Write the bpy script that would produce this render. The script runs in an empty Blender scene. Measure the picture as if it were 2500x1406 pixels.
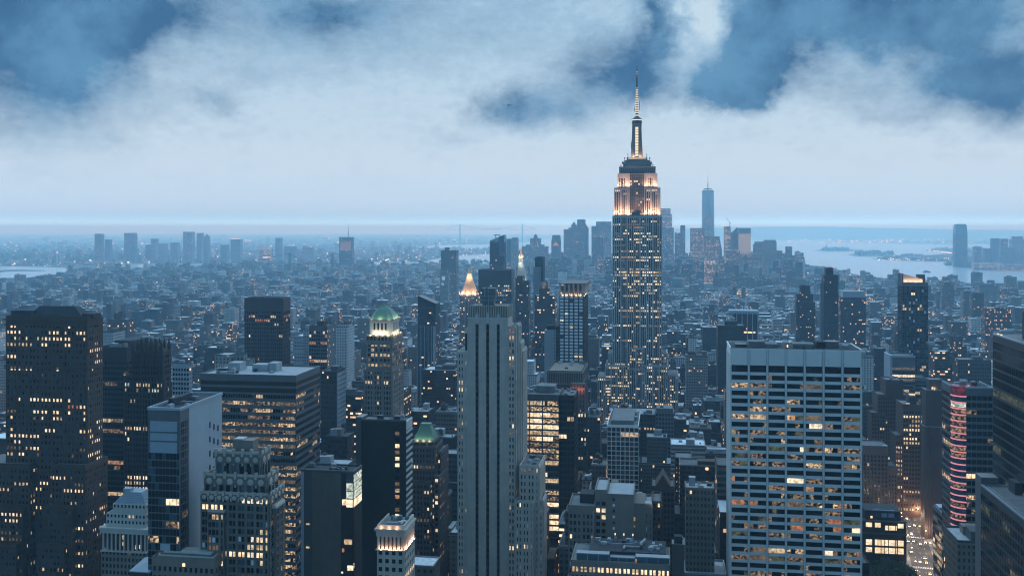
import bpy, math, random
import numpy as np
from mathutils import Vector

R = random.Random(11)
NR = np.random.RandomState(5)
F, CX, YH, H = 2430.0, 1250.0, 562.0, 260.0       # focal length and optical centre in photo pixels, eye height in metres
A = math.radians(8.66)                            # turn of the street grid against the view
CA, SA = math.cos(A), math.sin(A)
scene = bpy.context.scene
COL = scene.collection

# ------------------------------------------------------------------ camera
cam_d = bpy.data.cameras.new("camera")
cam = bpy.data.objects.new("camera", cam_d)
COL.objects.link(cam)
cam.location = (0, 0, H)
cam.rotation_euler = (math.radians(90), 0, 0)
cam_d.sensor_width = 36
cam_d.lens = 36 * F / 2500
cam_d.shift_y = -(703 - YH) / 2500
cam_d.clip_start = 1
cam_d.clip_end = 120000
scene.camera = cam

scene.view_settings.view_transform = 'Standard'
scene.view_settings.look = 'None'
scene.view_settings.exposure = 0
scene.view_settings.gamma = 1
scene.cycles.use_denoising = True
scene.cycles.denoiser = 'OPENIMAGEDENOISE'
scene.cycles.filter_width = 1.15
scene.cycles.max_bounces = 6
scene.cycles.diffuse_bounces = 3
scene.cycles.glossy_bounces = 2
scene.cycles.transmission_bounces = 2
scene.cycles.volume_bounces = 3
scene.cycles.transparent_max_bounces = 4
scene.cycles.sample_clamp_indirect = 4

# ------------------------------------------------------------------ sky (overcast dusk)
world = bpy.data.worlds.new("World")
scene.world = world
world.use_nodes = True
nt = world.node_tree
nt.nodes.clear()

class NG:
    """small wrapper to wire shader nodes"""
    def __init__(s, tree): s.t = tree
    def n(s, kind, **kw):
        x = s.t.nodes.new(kind)
        for k, v in kw.items(): setattr(x, k, v)
        return x
    def l(s, a, b): s.t.links.new(a, b)
    def val(s, sock, v):
        if hasattr(v, 'is_linked') or isinstance(v, bpy.types.NodeSocket): s.l(v, sock)
        else: sock.default_value = v
    def math(s, op, a, b=0.0, c=None, clamp=False):
        x = s.n('ShaderNodeMath', operation=op); x.use_clamp = clamp
        s.val(x.inputs[0], a); s.val(x.inputs[1], b)
        if c is not None: s.val(x.inputs[2], c)
        return x.outputs[0]
    def vec(s, op, a, b=(0, 0, 0), scale=None):
        x = s.n('ShaderNodeVectorMath', operation=op)
        s.val(x.inputs[0], a); s.val(x.inputs[1], b)
        if scale is not None: s.val(x.inputs[3], scale)
        return x.outputs[1] if op in ('LENGTH', 'DISTANCE', 'DOT_PRODUCT') else x.outputs[0]
    def mix(s, f, a, b, kind='MIX'):
        x = s.n('ShaderNodeMix', data_type='RGBA', blend_type=kind)
        s.val(x.inputs[0], f); s.val(x.inputs[6], a); s.val(x.inputs[7], b)
        return x.outputs[2]
    def ramp(s, f, stops, interp='LINEAR'):
        x = s.n('ShaderNodeValToRGB'); x.color_ramp.interpolation = interp
        e = x.color_ramp.elements
        while len(e) < len(stops): e.new(0.5)
        for i, (p, c) in enumerate(stops):
            e[i].position = p; e[i].color = (c[0], c[1], c[2], 1)
        s.l(f, x.inputs[0]); return x.outputs[0]
    def maprange(s, v, a, b, c, d, kind='SMOOTHSTEP'):
        x = s.n('ShaderNodeMapRange', interpolation_type=kind)
        s.val(x.inputs[0], v)
        for i, q in enumerate((a, b, c, d)): x.inputs[i + 1].default_value = q
        return x.outputs[0]
    def noise(s, v, scale, detail=4, rough=0.55, dist=0.0, dim='3D'):
        x = s.n('ShaderNodeTexNoise', noise_dimensions=dim)
        if v is not None: s.val(x.inputs['Vector'], v)
        x.inputs['Scale'].default_value = scale; x.inputs['Detail'].default_value = detail
        x.inputs['Roughness'].default_value = rough; x.inputs['Distortion'].default_value = dist
        return x.outputs

def lin(r, g, b):
    f = lambda c: c / 12.92 / 255 if c <= 10.3 else ((c / 255 + 0.055) / 1.055) ** 2.4
    return (f(r), f(g), f(b))

g = NG(nt)
tc = g.n('ShaderNodeTexCoord')
sep = g.n('ShaderNodeSeparateXYZ'); g.l(tc.outputs['Generated'], sep.inputs[0])
az = g.math('MULTIPLY', g.math('ARCTAN2', sep.outputs[0], sep.outputs[1]), 57.2958)
el = g.math('MULTIPLY', g.math('ARCSINE', sep.outputs[2]), 57.2958)
comb = g.n('ShaderNodeCombineXYZ'); g.l(az, comb.inputs[0]); g.l(el, comb.inputs[1])
P0 = comb.outputs[0]
nz1 = g.noise(P0, 0.22, 6, 0.62)
warp = g.vec('MULTIPLY', g.vec('SUBTRACT', nz1[1], (0.5, 0.5, 0.5)), (7.0, 4.2, 0))
P = g.vec('ADD', P0, warp)
CLOUDS = [(20, 110, 360, 190, 1.0), (60, 30, 380, 90, 0.8), (290, 25, 220, 70, 0.9), (190, 150, 170, 90, 0.45), (520, 240, 90, 36, 0.6),
          (790, 15, 230, 70, 0.75), (1285, 268, 185, 68, 0.9), (1430, 222, 170, 85, 0.5), (1110, 350, 90, 30, 0.3), (1490, 150, 130, 95, 0.85),
          (1600, 110, 95, 110, 0.9), (1612, 10, 55, 80, 0.85), (1570, 210, 130, 60, 0.6), (1840, 110, 130, 150, 1.0), (1790, 215, 110, 60, 0.8),
          (1970, 90, 170, 140, 0.8), (2170, 30, 230, 100, 0.85), (2380, 70, 240, 140, 0.95), (2450, 205, 170, 90, 0.75), (2170, 285, 140, 32, 0.4),
          (1840, -60, 260, 110, 0.9), (2300, -60, 300, 120, 0.9), (100, -80, 500, 110, 0.9), (640, 170, 120, 40, 0.25), (120, 270, 280, 130, 0.4), (1705, 50, 80, 95, -1.2), (2120, 140, 110, 40, -0.3),
          (1800, 165, 150, 105, 0.8), (1785, 235, 120, 55, 0.5), (1215, 255, 90, 50, 0.4), (2320, 190, 280, 120, 0.5), (2480, 265, 170, 70, 0.35), (700, 70, 360, 150, 0.36), (1000, 30, 320, 130, 0.25), (1310, 130, 260, 120, 0.12), (2000, 230, 420, 50, 0.16), (60, 60, 260, 160, 0.3)]
tot = None
for (cx, cy, rx, ry, st) in CLOUDS:
    a0 = math.degrees(math.atan((cx - CX) / F)); e0 = math.degrees(math.atan((YH - cy) / F * math.cos(math.radians(a0))))
    k = math.degrees(1 / F)
    q = g.vec('MULTIPLY', g.vec('SUBTRACT', P, (a0, e0, 0)), (1 / (rx * k * 1.25), 1 / (ry * k * 1.25), 0))
    v = g.math('MULTIPLY', g.maprange(g.vec('LENGTH', q), 1.1, -0.05, 0.0, 1.0), st)
    tot = v if tot is None else g.math('ADD', tot, v)
# elsewhere on the dome: plain broken stratus
behind = g.maprange(g.math('ABSOLUTE', az), 30, 50, 0, 1)
high = g.maprange(el, 15, 24, 0, 1)
else_f = g.math('MAXIMUM', behind, high)
nz2 = g.noise(g.vec('MULTIPLY', P0, (0.5, 1.0, 1)), 0.09, 5, 0.55)
tot = g.math('ADD', tot, g.math('MULTIPLY', else_f, g.maprange(nz2[0], 0.4, 0.65, 0, 0.9)))
nz3 = g.noise(g.vec('MULTIPLY', P0, (1, 2.2, 1)), 0.28, 6, 0.6)
tot = g.math('ADD', tot, g.math('MULTIPLY', g.math('SUBTRACT', nz3[0], 0.5), g.maprange(el, 0.5, 6, 0.1, 0.62)))
nz6 = g.noise(g.vec('MULTIPLY', P, (1, 1.4, 1)), 2.6, 4, 0.6)
tot = g.math('ADD', tot, g.math('MULTIPLY', g.math('SUBTRACT', nz6[0], 0.5), g.maprange(el, 3, 9, 0.0, 0.28)))
nz4 = g.noise(g.vec('MULTIPLY', P0, (1, 1.7, 1)), 1.3, 5, 0.6)
tot = g.math('ADD', tot, g.math('MULTIPLY', g.math('SUBTRACT', nz4[0], 0.5), g.maprange(el, 0.8, 6, 0.0, 0.55)))
cl = g.maprange(tot, 0.0, 1.22, 0.0, 1.0, 'LINEAR')
SKY_STOPS = [(0.0, lin(140, 178, 206)), (0.40, lin(150, 187, 213)), (0.4999, lin(172, 210, 233)), (0.506, lin(198, 222, 238)), (0.521, lin(202, 221, 235)),
             (0.534, lin(194, 216, 232)), (0.547, lin(182, 208, 228)), (0.56, lin(168, 199, 222)), (0.575, lin(156, 190, 216)), (0.60, lin(160, 193, 218)), (0.66, lin(172, 202, 223)), (0.8, lin(150, 185, 212)), (1.0, lin(140, 178, 208))]
base = g.ramp(g.math('ADD', g.math('DIVIDE', el, 90.0 * 2), 0.5), SKY_STOPS)
nz5 = g.noise(g.vec('ADD', P0, (31, 7, 0)), 0.2, 5, 0.6)
dark = g.mix(g.maprange(nz5[0], 0.35, 0.68, 0, 1), lin(54, 97, 138)+(1,), lin(92, 140, 178)+(1,))
lift = g.maprange(tot, -0.5, 0.05, 0.85, 0.0, 'LINEAR')          # thin bright gaps
skyc = g.mix(cl, g.mix(lift, base, lin(200, 221, 234) + (1,)), dark)
# a little of a low-sun clear sky shows between the layers
nishita = g.n('ShaderNodeTexSky', sky_type='NISHITA'); nishita.sun_disc = False
SUN_EL, SUN_AZ = math.radians(3.0), math.radians(70)
nishita.sun_elevation = SUN_EL; nishita.sun_rotation = SUN_AZ
# glow added low over the horizon to offset the dimming by the haze
BAND = g.math('EXPONENT', g.math('MULTIPLY', g.math('POWER', g.math('DIVIDE', el, 0.42), 2.0), -1.0))
BAND2 = g.math('EXPONENT', g.math('MULTIPLY', g.math('POWER', g.math('DIVIDE', el, 2.6), 2.0), -1.0))
skyc = g.vec('ADD', skyc, g.vec('SCALE', nishita.outputs[0], scale=0.004))
# unseen sky: dimmed behind the viewer to darken walls, boosted overhead to brighten haze
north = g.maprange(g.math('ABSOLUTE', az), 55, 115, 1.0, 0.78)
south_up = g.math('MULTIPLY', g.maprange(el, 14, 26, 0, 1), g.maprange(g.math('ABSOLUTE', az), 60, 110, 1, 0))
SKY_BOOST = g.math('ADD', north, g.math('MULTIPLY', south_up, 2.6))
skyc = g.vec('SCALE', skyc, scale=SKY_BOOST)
skyc = g.vec('MULTIPLY', skyc, g.mix(g.maprange(g.math('ABSOLUTE', az), 50, 100, 0, 1), (1, 1, 1, 1), (0.6, 0.92, 1.15, 1)))      # unseen sky tinted blue to cool the ambient light
skyc = g.vec('ADD', skyc, g.vec('SCALE', (0.16, 0.56, 1.0), scale=g.math('ADD', g.math('MULTIPLY', BAND, 7.0), g.math('MULTIPLY', BAND2, 0.07))))
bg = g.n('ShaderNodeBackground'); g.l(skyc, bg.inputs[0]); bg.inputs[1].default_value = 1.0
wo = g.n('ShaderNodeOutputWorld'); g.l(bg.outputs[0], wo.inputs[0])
world.cycles.sampling_method = 'MANUAL'
world.cycles.sample_map_resolution = 512

# ------------------------------------------------------------------ faint last light from behind the western cloud
sun_d = bpy.data.lights.new("sun", 'SUN'); sun = bpy.data.objects.new("sun", sun_d); COL.objects.link(sun)
sun_d.energy = 0.07; sun_d.angle = math.radians(40); sun_d.color = (1.0, 0.93, 0.85)
sun.rotation_euler = (math.radians(62), 0, math.radians(110))
sun.location = (4000, -500, 3000)

# ------------------------------------------------------------------ helpers
def tag(o, label=None, cat=None, group=None, kind=None):
    if label: o["label"] = label
    if cat: o["category"] = cat
    if group: o["group"] = group
    if kind: o["kind"] = kind
    return o

def empty(name, loc=(0, 0, 0), rz=0.0):
    o = bpy.data.objects.new(name, None); COL.objects.link(o)
    o.location = loc; o.rotation_euler = (0, 0, rz); o.empty_display_size = 1
    return o

def link(name, me, parent=None, loc=None):
    o = bpy.data.objects.new(name, me); COL.objects.link(o)
    if parent: o.parent = parent
    if loc is not None: o.location = loc
    return o

class MB:
    """collects solids and links them as ONE mesh object"""
    def __init__(s): s.v = []; s.f = []; s.m = []
    def add(s, vs, fs, m=0):
        k = len(s.v); s.v.extend(vs)
        for q in fs: s.f.append([i + k for i in q]); s.m.append(m)
    def box(s, x0, x1, y0, y1, z0, z1, m=0):
        if x1 < x0: x0, x1 = x1, x0
        if y1 < y0: y0, y1 = y1, y0
        s.add([(x0, y0, z0), (x1, y0, z0), (x1, y1, z0), (x0, y1, z0), (x0, y0, z1), (x1, y0, z1), (x1, y1, z1), (x0, y1, z1)],
              [(3, 2, 1, 0), (4, 5, 6, 7), (0, 1, 5, 4), (1, 2, 6, 5), (2, 3, 7, 6), (3, 0, 4, 7)], m)
    def frus(s, x0, x1, y0, y1, z0, X0, X1, Y0, Y1, z1, m=0):
        s.add([(x0, y0, z0), (x1, y0, z0), (x1, y1, z0), (x0, y1, z0), (X0, Y0, z1), (X1, Y0, z1), (X1, Y1, z1), (X0, Y1, z1)],
              [(3, 2, 1, 0), (4, 5, 6, 7), (0, 1, 5, 4), (1, 2, 6, 5), (2, 3, 7, 6), (3, 0, 4, 7)], m)
    def prism(s, poly, z0, z1, m=0):
        n = len(poly); z1s = z1 if isinstance(z1, (list, tuple)) else [z1] * n
        s.add([(x, y, z0) for x, y in poly] + [(x, y, z) for (x, y), z in zip(poly, z1s)],
              [tuple(range(n - 1, -1, -1)), tuple(range(n, 2 * n))] + [(i, (i + 1) % n, n + (i + 1) % n, n + i) for i in range(n)], m)
    def cyl(s, cx, cy, r0, r1, z0, z1, n=12, m=0, ph=0.0):
        vs = [(cx + r0 * math.cos(ph + 2 * math.pi * i / n), cy + r0 * math.sin(ph + 2 * math.pi * i / n), z0) for i in range(n)]
        vs += [(cx + r1 * math.cos(ph + 2 * math.pi * i / n), cy + r1 * math.sin(ph + 2 * math.pi * i / n), z1) for i in range(n)]
        s.add(vs, [tuple(range(n - 1, -1, -1)), tuple(range(n, 2 * n))] + [(i, (i + 1) % n, n + (i + 1) % n, n + i) for i in range(n)], m)
    def tube(s, p, q, r, n=6, m=0, r2=None):
        p, q = Vector(p), Vector(q); d = (q - p).normalized(); r2 = r if r2 is None else r2
        u = d.orthogonal().normalized(); w = d.cross(u); vs = []
        for c, rr in ((p, r), (q, r2)):
            for i in range(n):
                a = 2 * math.pi * i / n
                vs.append(tuple(c + u * (rr * math.cos(a)) + w * (rr * math.sin(a))))
        s.add(vs, [tuple(range(n - 1, -1, -1)), tuple(range(n, 2 * n))] + [(i, (i + 1) % n, n + (i + 1) % n, n + i) for i in range(n)], m)
    def blob(s, c, rx, ry, rz, nu=8, nv=5, jit=0.15, m=0):
        vs = []
        for j in range(nv + 1):
            t = math.pi * j / nv
            for i in range(nu):
                a = 2 * math.pi * i / nu; k = 1 + R.uniform(-jit, jit)
                vs.append((c[0] + rx * k * math.sin(t) * math.cos(a), c[1] + ry * k * math.sin(t) * math.sin(a), c[2] + rz * k * math.cos(t)))
        s.add(vs, [(j * nu + i, j * nu + (i + 1) % nu, (j + 1) * nu + (i + 1) % nu, (j + 1) * nu + i)[::-1] for j in range(nv) for i in range(nu)], m)
    def mesh(s, name, mats, smooth=False):
        me = bpy.data.meshes.new(name)
        me.from_pydata(s.v, [], s.f)
        mats = mats if isinstance(mats, (list, tuple)) else [mats]
        for m in mats: me.materials.append(m)
        if len(mats) > 1: me.polygons.foreach_set('material_index', s.m)
        if smooth: me.polygons.foreach_set('use_smooth', [True] * len(s.f))
        me.update(); return me
    def build(s, name, mats, parent=None, loc=None, smooth=False):
        if not s.f: return None
        return link(name, s.mesh(name, mats, smooth), parent, loc)

# ------------------------------------------------------------------ materials
MATS = {}
ALB = 0.82
def newmat(name):
    m = bpy.data.materials.new(name); m.use_nodes = True
    t = m.node_tree; t.nodes.clear(); gg = NG(t)
    out = gg.n('ShaderNodeOutputMaterial'); b = gg.n('ShaderNodeBsdfPrincipled'); gg.l(b.outputs[0], out.inputs[0])
    return m, gg, b
def wall_mat(name, col, rough=0.8, var=0.25, scale=0.12, metal=0.0, streak=True, spec=0.3):
    if name in MATS: return MATS[name]
    m, q, b = newmat(name)
    c = q.n('ShaderNodeTexCoord').outputs['Object']
    n1 = q.noise(c, scale, 5, 0.6)[0]
    n2 = q.noise(q.vec('MULTIPLY', c, (1.3, 1.3, 0.06)), 0.9, 3, 0.6)[0] if streak else q.noise(c, 1.5, 3)[0]
    k = q.math('ADD', q.math('MULTIPLY', q.math('SUBTRACT', n1, 0.5), 2 * var), q.math('MULTIPLY', q.math('SUBTRACT', n2, 0.5), 1.4 * var))
    q.val(b.inputs['Base Color'], q.vec('SCALE', [c * ALB for c in col], scale=q.math('ADD', 1.0, k)))
    q.val(b.inputs['Roughness'], rough); b.inputs['Metallic'].default_value = metal
    b.inputs['Specular IOR Level'].default_value = spec
    MATS[name] = m; return m
def glow_mat(name, col, strength, col2=None, scale=0.55, lo=0.25, hi=1.25, basec=0.03):
    """a lit room seen through its window: uneven light from the lamps and furniture inside"""
    m, q, b = newmat(name)
    p = q.n('ShaderNodeNewGeometry').outputs['Position']
    n1 = q.noise(q.vec('MULTIPLY', p, (1, 1, 1.3)), scale * .8, 2, 0.6)[0]
    wn = q.n('ShaderNodeTexWhiteNoise', noise_dimensions='3D'); q.l(q.vec('FLOOR', q.vec('MULTIPLY', p, (.8, .8, .95))), wn.inputs['Vector'])
    n1 = q.math('ADD', n1, q.math('MULTIPLY', q.math('SUBTRACT', wn.outputs[0], .5), .22))
    n2 = q.noise(p, 0.13, 1, 0.5)[0]
    c = q.mix(q.maprange(n2, 0.35, 0.65, 0, 1), tuple(col) + (1,), tuple(col2 or col) + (1,))
    k = q.math('MAXIMUM', q.maprange(n1, 0.32, 0.66, lo, hi, 'LINEAR'), 0.0)
    q.val(b.inputs['Emission Color'], c); q.val(b.inputs['Emission Strength'], q.math('MULTIPLY', k, strength))
    b.inputs['Base Color'].default_value = (basec, basec, basec, 1); b.inputs['Roughness'].default_value = 0.2
    m.cycles.emission_sampling = 'NONE'
    MATS[name] = m; return m
def plain_glow(name, col, strength):
    m, q, b = newmat(name)
    b.inputs['Base Color'].default_value = (0.05, 0.05, 0.05, 1)
    b.inputs['Emission Color'].default_value = tuple(col) + (1,); b.inputs['Emission Strength'].default_value = strength
    m.cycles.emission_sampling = 'NONE'
    MATS[name] = m; return m

G_DARK = wall_mat('dark_glass', (0.012, 0.014, 0.017), 0.12, 0.3, streak=False, spec=0.25)
G_BLUE = wall_mat('sky_glass', (0.06, 0.10, 0.14), 0.08, 0.3, streak=False, spec=0.9)
G_PALE = wall_mat('pale_reflection_glass', (0.85, 0.92, 1.0), 0.3, 0.35, scale=0.3, streak=False)  # pale colour stands in for reflected sky and cool room light
L_HOT = glow_mat('lit_warm_bright', (1.0, 0.70, 0.40), 1.35, (1.0, 0.79, 0.54), lo=.45)
L_MID = glow_mat('lit_warm', (1.0, 0.66, 0.36), 0.72, (0.95, 0.72, 0.42))
L_DIM = glow_mat('lit_dim', (0.9, 0.55, 0.27), 0.20, (0.7, 0.52, 0.30))
L_RED = glow_mat('lit_orange', (1.0, 0.36, 0.16), 0.45, (1.0, 0.5, 0.22))
L_COOL = glow_mat('lit_cool', (0.85, 1.0, 0.85), 0.75, (0.9, 0.95, 0.8))
L_ROOM = glow_mat('lit_office', (1.0, 0.68, 0.38), 0.8, (0.95, 0.62, 0.32), scale=0.9, lo=-0.35, hi=1.3)
L_ROOMD = glow_mat('lit_office_dim', (0.85, 0.60, 0.32), 0.27, (0.9, 0.5, 0.25), scale=0.8, lo=-0.7, hi=1.6)
L_GREEN = glow_mat('lit_office_greenish', (0.75, 0.72, 0.28), 0.10, (0.6, 0.65, 0.3), scale=0.5, lo=0.0, hi=1.4)
WARM = {'glass': [(G_DARK, 1)], 'lit': [(L_HOT, 5), (L_MID, 4), (L_DIM, 3), (L_RED, .7), (L_COOL, .5)]}
OFFICE = {'glass': [(G_DARK, 1)], 'lit': [(L_ROOM, 5), (L_ROOMD, 5), (L_MID, 1), (L_DIM, 1)]}
ROOF = wall_mat('roof_gravel', (0.20, 0.20, 0.20), 0.9, 0.5, 0.25, streak=False)
ROOF_PALE = wall_mat('roof_pale', (0.42, 0.43, 0.44), 0.85, 0.35, 0.2, streak=False)
ROOF_DARK = wall_mat('roof_dark', (0.05, 0.05, 0.055), 0.9, 0.5, 0.25, streak=False)
STEEL = wall_mat('painted_steel', (0.32, 0.34, 0.36), 0.5, 0.25, 0.8, streak=False)
STEEL_DK = wall_mat('dark_steel', (0.06, 0.065, 0.07), 0.5, 0.3, 0.8, streak=False)
WOOD = wall_mat('tank_wood', (0.10, 0.065, 0.045), 0.85, 0.3, 1.0)
COPPER = wall_mat('green_copper', (0.15, 0.27, 0.19), 0.6, 0.35, 0.5)

def pick(ws):
    t = R.random() * sum(w for _, w in ws)
    for m, w in ws:
        t -= w
        if t <= 0: return m
    return ws[-1][0]

def gpt(px, py, z=0.0):
    """ground point seen at a photo pixel"""
    Y = F * (H - z) / (py - YH)
    return ((px - CX) / F * Y, Y)
# ------------------------------------------------------------------ land and water
FAR = 60000.0
def land(name, px_poly, mat, z=0.0, raw=None):
    pts = raw or [gpt(x, y, z) for x, y in px_poly]
    mb = MB(); mb.prism(pts if area2(pts) > 0 else pts[::-1], -4.0, z)
    o = mb.build(name, mat); return tag(o, kind='structure')
def area2(p): return sum(p[i][0] * p[(i + 1) % len(p)][1] - p[(i + 1) % len(p)][0] * p[i][1] for i in range(len(p)))
def inside(x, y, poly):
    c = False; n = len(poly)
    for i in range(n):
        x0, y0 = poly[i]; x1, y1 = poly[(i + 1) % n]
        if (y0 > y) != (y1 > y) and x < (x1 - x0) * (y - y0) / (y1 - y0) + x0: c = not c
    return c

m, q, b = newmat('harbour_water')
pos = q.n('ShaderNodeNewGeometry').outputs['Position']
bump = q.n('ShaderNodeBump'); bump.inputs['Strength'].default_value = 0.25; bump.inputs['Distance'].default_value = 3.0
q.l(q.noise(pos, 0.02, 5, 0.6)[0], bump.inputs['Height']); q.l(bump.outputs[0], b.inputs['Normal'])
b.inputs['Base Color'].default_value = (0.48, 0.53, 0.58, 1); b.inputs['Roughness'].default_value = 0.2; b.inputs['IOR'].default_value = 1.33
WATER = m
m, q, b = newmat('city_ground')
pos = q.n('ShaderNodeNewGeometry').outputs['Position']
n1 = q.noise(pos, 0.004, 4, 0.6)[0]; n2 = q.noise(pos, 0.05, 3, 0.6)[0]
c = q.mix(q.maprange(n1, 0.4, 0.62, 0, 1), (0.05, 0.05, 0.052, 1), (0.035, 0.05, 0.035, 1))
c = q.vec('SCALE', c, scale=q.math('ADD', 0.6, n2))
q.val(b.inputs['Base Color'], c); b.inputs['Roughness'].default_value = 0.9
GROUND = m
mb = MB(); mb.box(-FAR, FAR, -3000, FAR, -6, -3); tag(mb.build('harbour_water', WATER), kind='structure')

MAN_PX = [(2760, 735), (2600, 718), (2500, 710), (2420, 701), (2330, 694), (2200, 690), (2100, 682), (2060, 672), (2035, 661), (1990, 655), (1950, 648), (1940, 640),
          (1900, 634), (1830, 630), (1750, 627), (1600, 625), (1450, 626), (1330, 631), (1240, 638), (1195, 643), (1110, 644), (1000, 646), (700, 650), (400, 657),
          (160, 668), (160, 684), (40, 690), (28, 698), (0, 700), (-300, 712)]
MAN = [gpt(*p) for p in MAN_PX]
MAN = [(3800, 2000), (3800, -2500), (-3800, -2500), (-3800, 3300)][:2] + [(3800, -2500)][:0] + [(-4200, -2500), (-4200, 3600)] + MAN[::-1]
land('manhattan_ground', None, GROUND, 0.0, MAN)
BK_PX = [(-700, 640), (-200, 646), (90, 650), (160, 652), (165, 660), (330, 643), (960, 638), (1030, 639), (1060, 632), (1100, 624), (1200, 619), (1330, 613), (1240, 608), (1035, 607),
         (1000, 602), (1080, 598), (1220, 595), (1300, 590), (1330, 584), (1300, 578), (1260, 573), (-900, 573)]
BK = [gpt(*p) for p in BK_PX]; land('brooklyn_ground', None, GROUND, 0.0, BK)
NJ_PX = [(2330, 640), (2300, 637), (2200, 635), (2133, 632), (2200, 629), (2300, 624), (2322, 617), (2262, 611), (2330, 605), (2420, 606), (2900, 606), (3100, 680), (2800, 667), (2500, 659), (2440, 656), (2370, 653), (2310, 645)]
NJ = [gpt(*p) for p in NJ_PX]; land('jersey_ground', None, GROUND, 0.0, NJ)
SI_PX = [(1240, 581), (1500, 582), (1840, 583), (1990, 584), (2100, 589), (2160, 592), (2330, 595), (2500, 596), (3000, 597), (3300, 573), (1240, 573)]
SI = [gpt(*p) for p in SI_PX]; land('staten_ground', None, GROUND, 0.0, SI)
for nm, pp in (('liberty_island_ground', [(1990, 611), (2020, 613.5), (2060, 613.5), (2102, 612), (2075, 608), (2040, 606), (2015, 607)]),
               ('ellis_island_ground', [(2072, 622), (2090, 625), (2150, 625.5), (2187, 622), (2175, 617), (2110, 614), (2090, 617)]),
               ('bayonne_spit_ground', [(1985, 589), (2050, 591), (2200, 594), (2330, 597), (2330, 592), (2100, 587)]),
               ('river_pier_ground', [(20, 661), (0, 664), (-60, 662), (40, 658), (110, 660)])):
    land(nm, pp, GROUND, 0.0)
# low wooded hills beyond the bay
HILL = wall_mat('wooded_hills', (0.05, 0.07, 0.05), 0.9, 0.4, 0.001, streak=False)
mb = MB(); prof = [(1480, 566), (1620, 560), (1760, 556.5), (1840, 554), (1930, 553.5), (2030, 554), (2120, 556), (2240, 558.5), (2360, 561), (2480, 562), (2700, 563)]
Yh = 30000.0
vs = []; fs = []
for i, (px, py) in enumerate(prof):
    x = (px - CX) / F * Yh; z = H - (py - YH) / F * Yh + R.uniform(-6, 6)
    vs += [(x * 0.9, Yh * 0.9, -2), (x, Yh, z), (x * 1.15, Yh * 1.15, z * 0.9)]
for i in range(len(prof) - 1):
    k = 3 * i; fs += [(k, k + 3, k + 4, k + 1), (k + 1, k + 4, k + 5, k + 2)]
mb.add(vs, fs); tag(mb.build('hills', HILL), kind='structure')

# ------------------------------------------------------------------ the air: even haze from the ground to above the spire
m = bpy.data.materials.new('haze'); m.use_nodes = True; m.node_tree.nodes.clear(); q = NG(m.node_tree)
pv = q.n('ShaderNodeVolumePrincipled'); out = q.n('ShaderNodeOutputMaterial'); q.l(pv.outputs[0], out.inputs['Volume'])
pv.inputs['Color'].default_value = (0.42, 0.75, 1.0, 1); pv.inputs['Absorption Color'].default_value = (1, 1, 1, 1); pv.inputs['Density'].default_value = 1.02e-4; pv.inputs['Anisotropy'].default_value = 0.5
mb = MB(); mb.box(-FAR - 500, FAR + 500, -4000, FAR + 500, -8, 480)
tag(mb.build('haze', m), kind='stuff')
# ------------------------------------------------------------------ buildings with modelled fronts
FOOT = []          # footprints kept free of the smaller buildings: (cx, cy, half w, half d) in grid axes
LAND = []          # landmark names for describing the others: (px, py_top, Y, short name)
RAST = []          # (pl, pr, ptop, pbot, Y) silhouettes for judging what shows
N_WIN = 100
ONE_EACH = {'roof_vent_pipe', 'arch_moulding', 'cornice_trim', 'parapet_edging', 'roof_paving', 'roof_plant_room', 'setback_coping', 'louvre_panel', 'attic_band', 'louvre_band', 'front_pier', 'skylight', 'kerb_edging', 'pale_fin', 'white_fin', 'column', 'roof_beacon', 'wall_strip', 'corner_fin', 'attic_rib', 'roof_storey', 'front_mullion', 'light_band', 'dish_antenna', 'lit_arcade', 'lit_belvedere_window', 'loggia_pier', 'string_course', 'step_coping', 'corner_pier', 'lit_terrace', 'roof_light', 'stair_window', 'lantern_window', 'roof_pipe', 'corner_turret', 'side_pier', 'terrace_rail', 'blue_lit_opening', 'pier_edge', 'frieze_panel', 'roof_lamp', 'glazed_storey'}

def to_grid(x, y): return (x * CA - y * SA, x * SA + y * CA)
def from_grid(u, v): return (u * CA + v * SA, -u * SA + v * CA)

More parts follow.
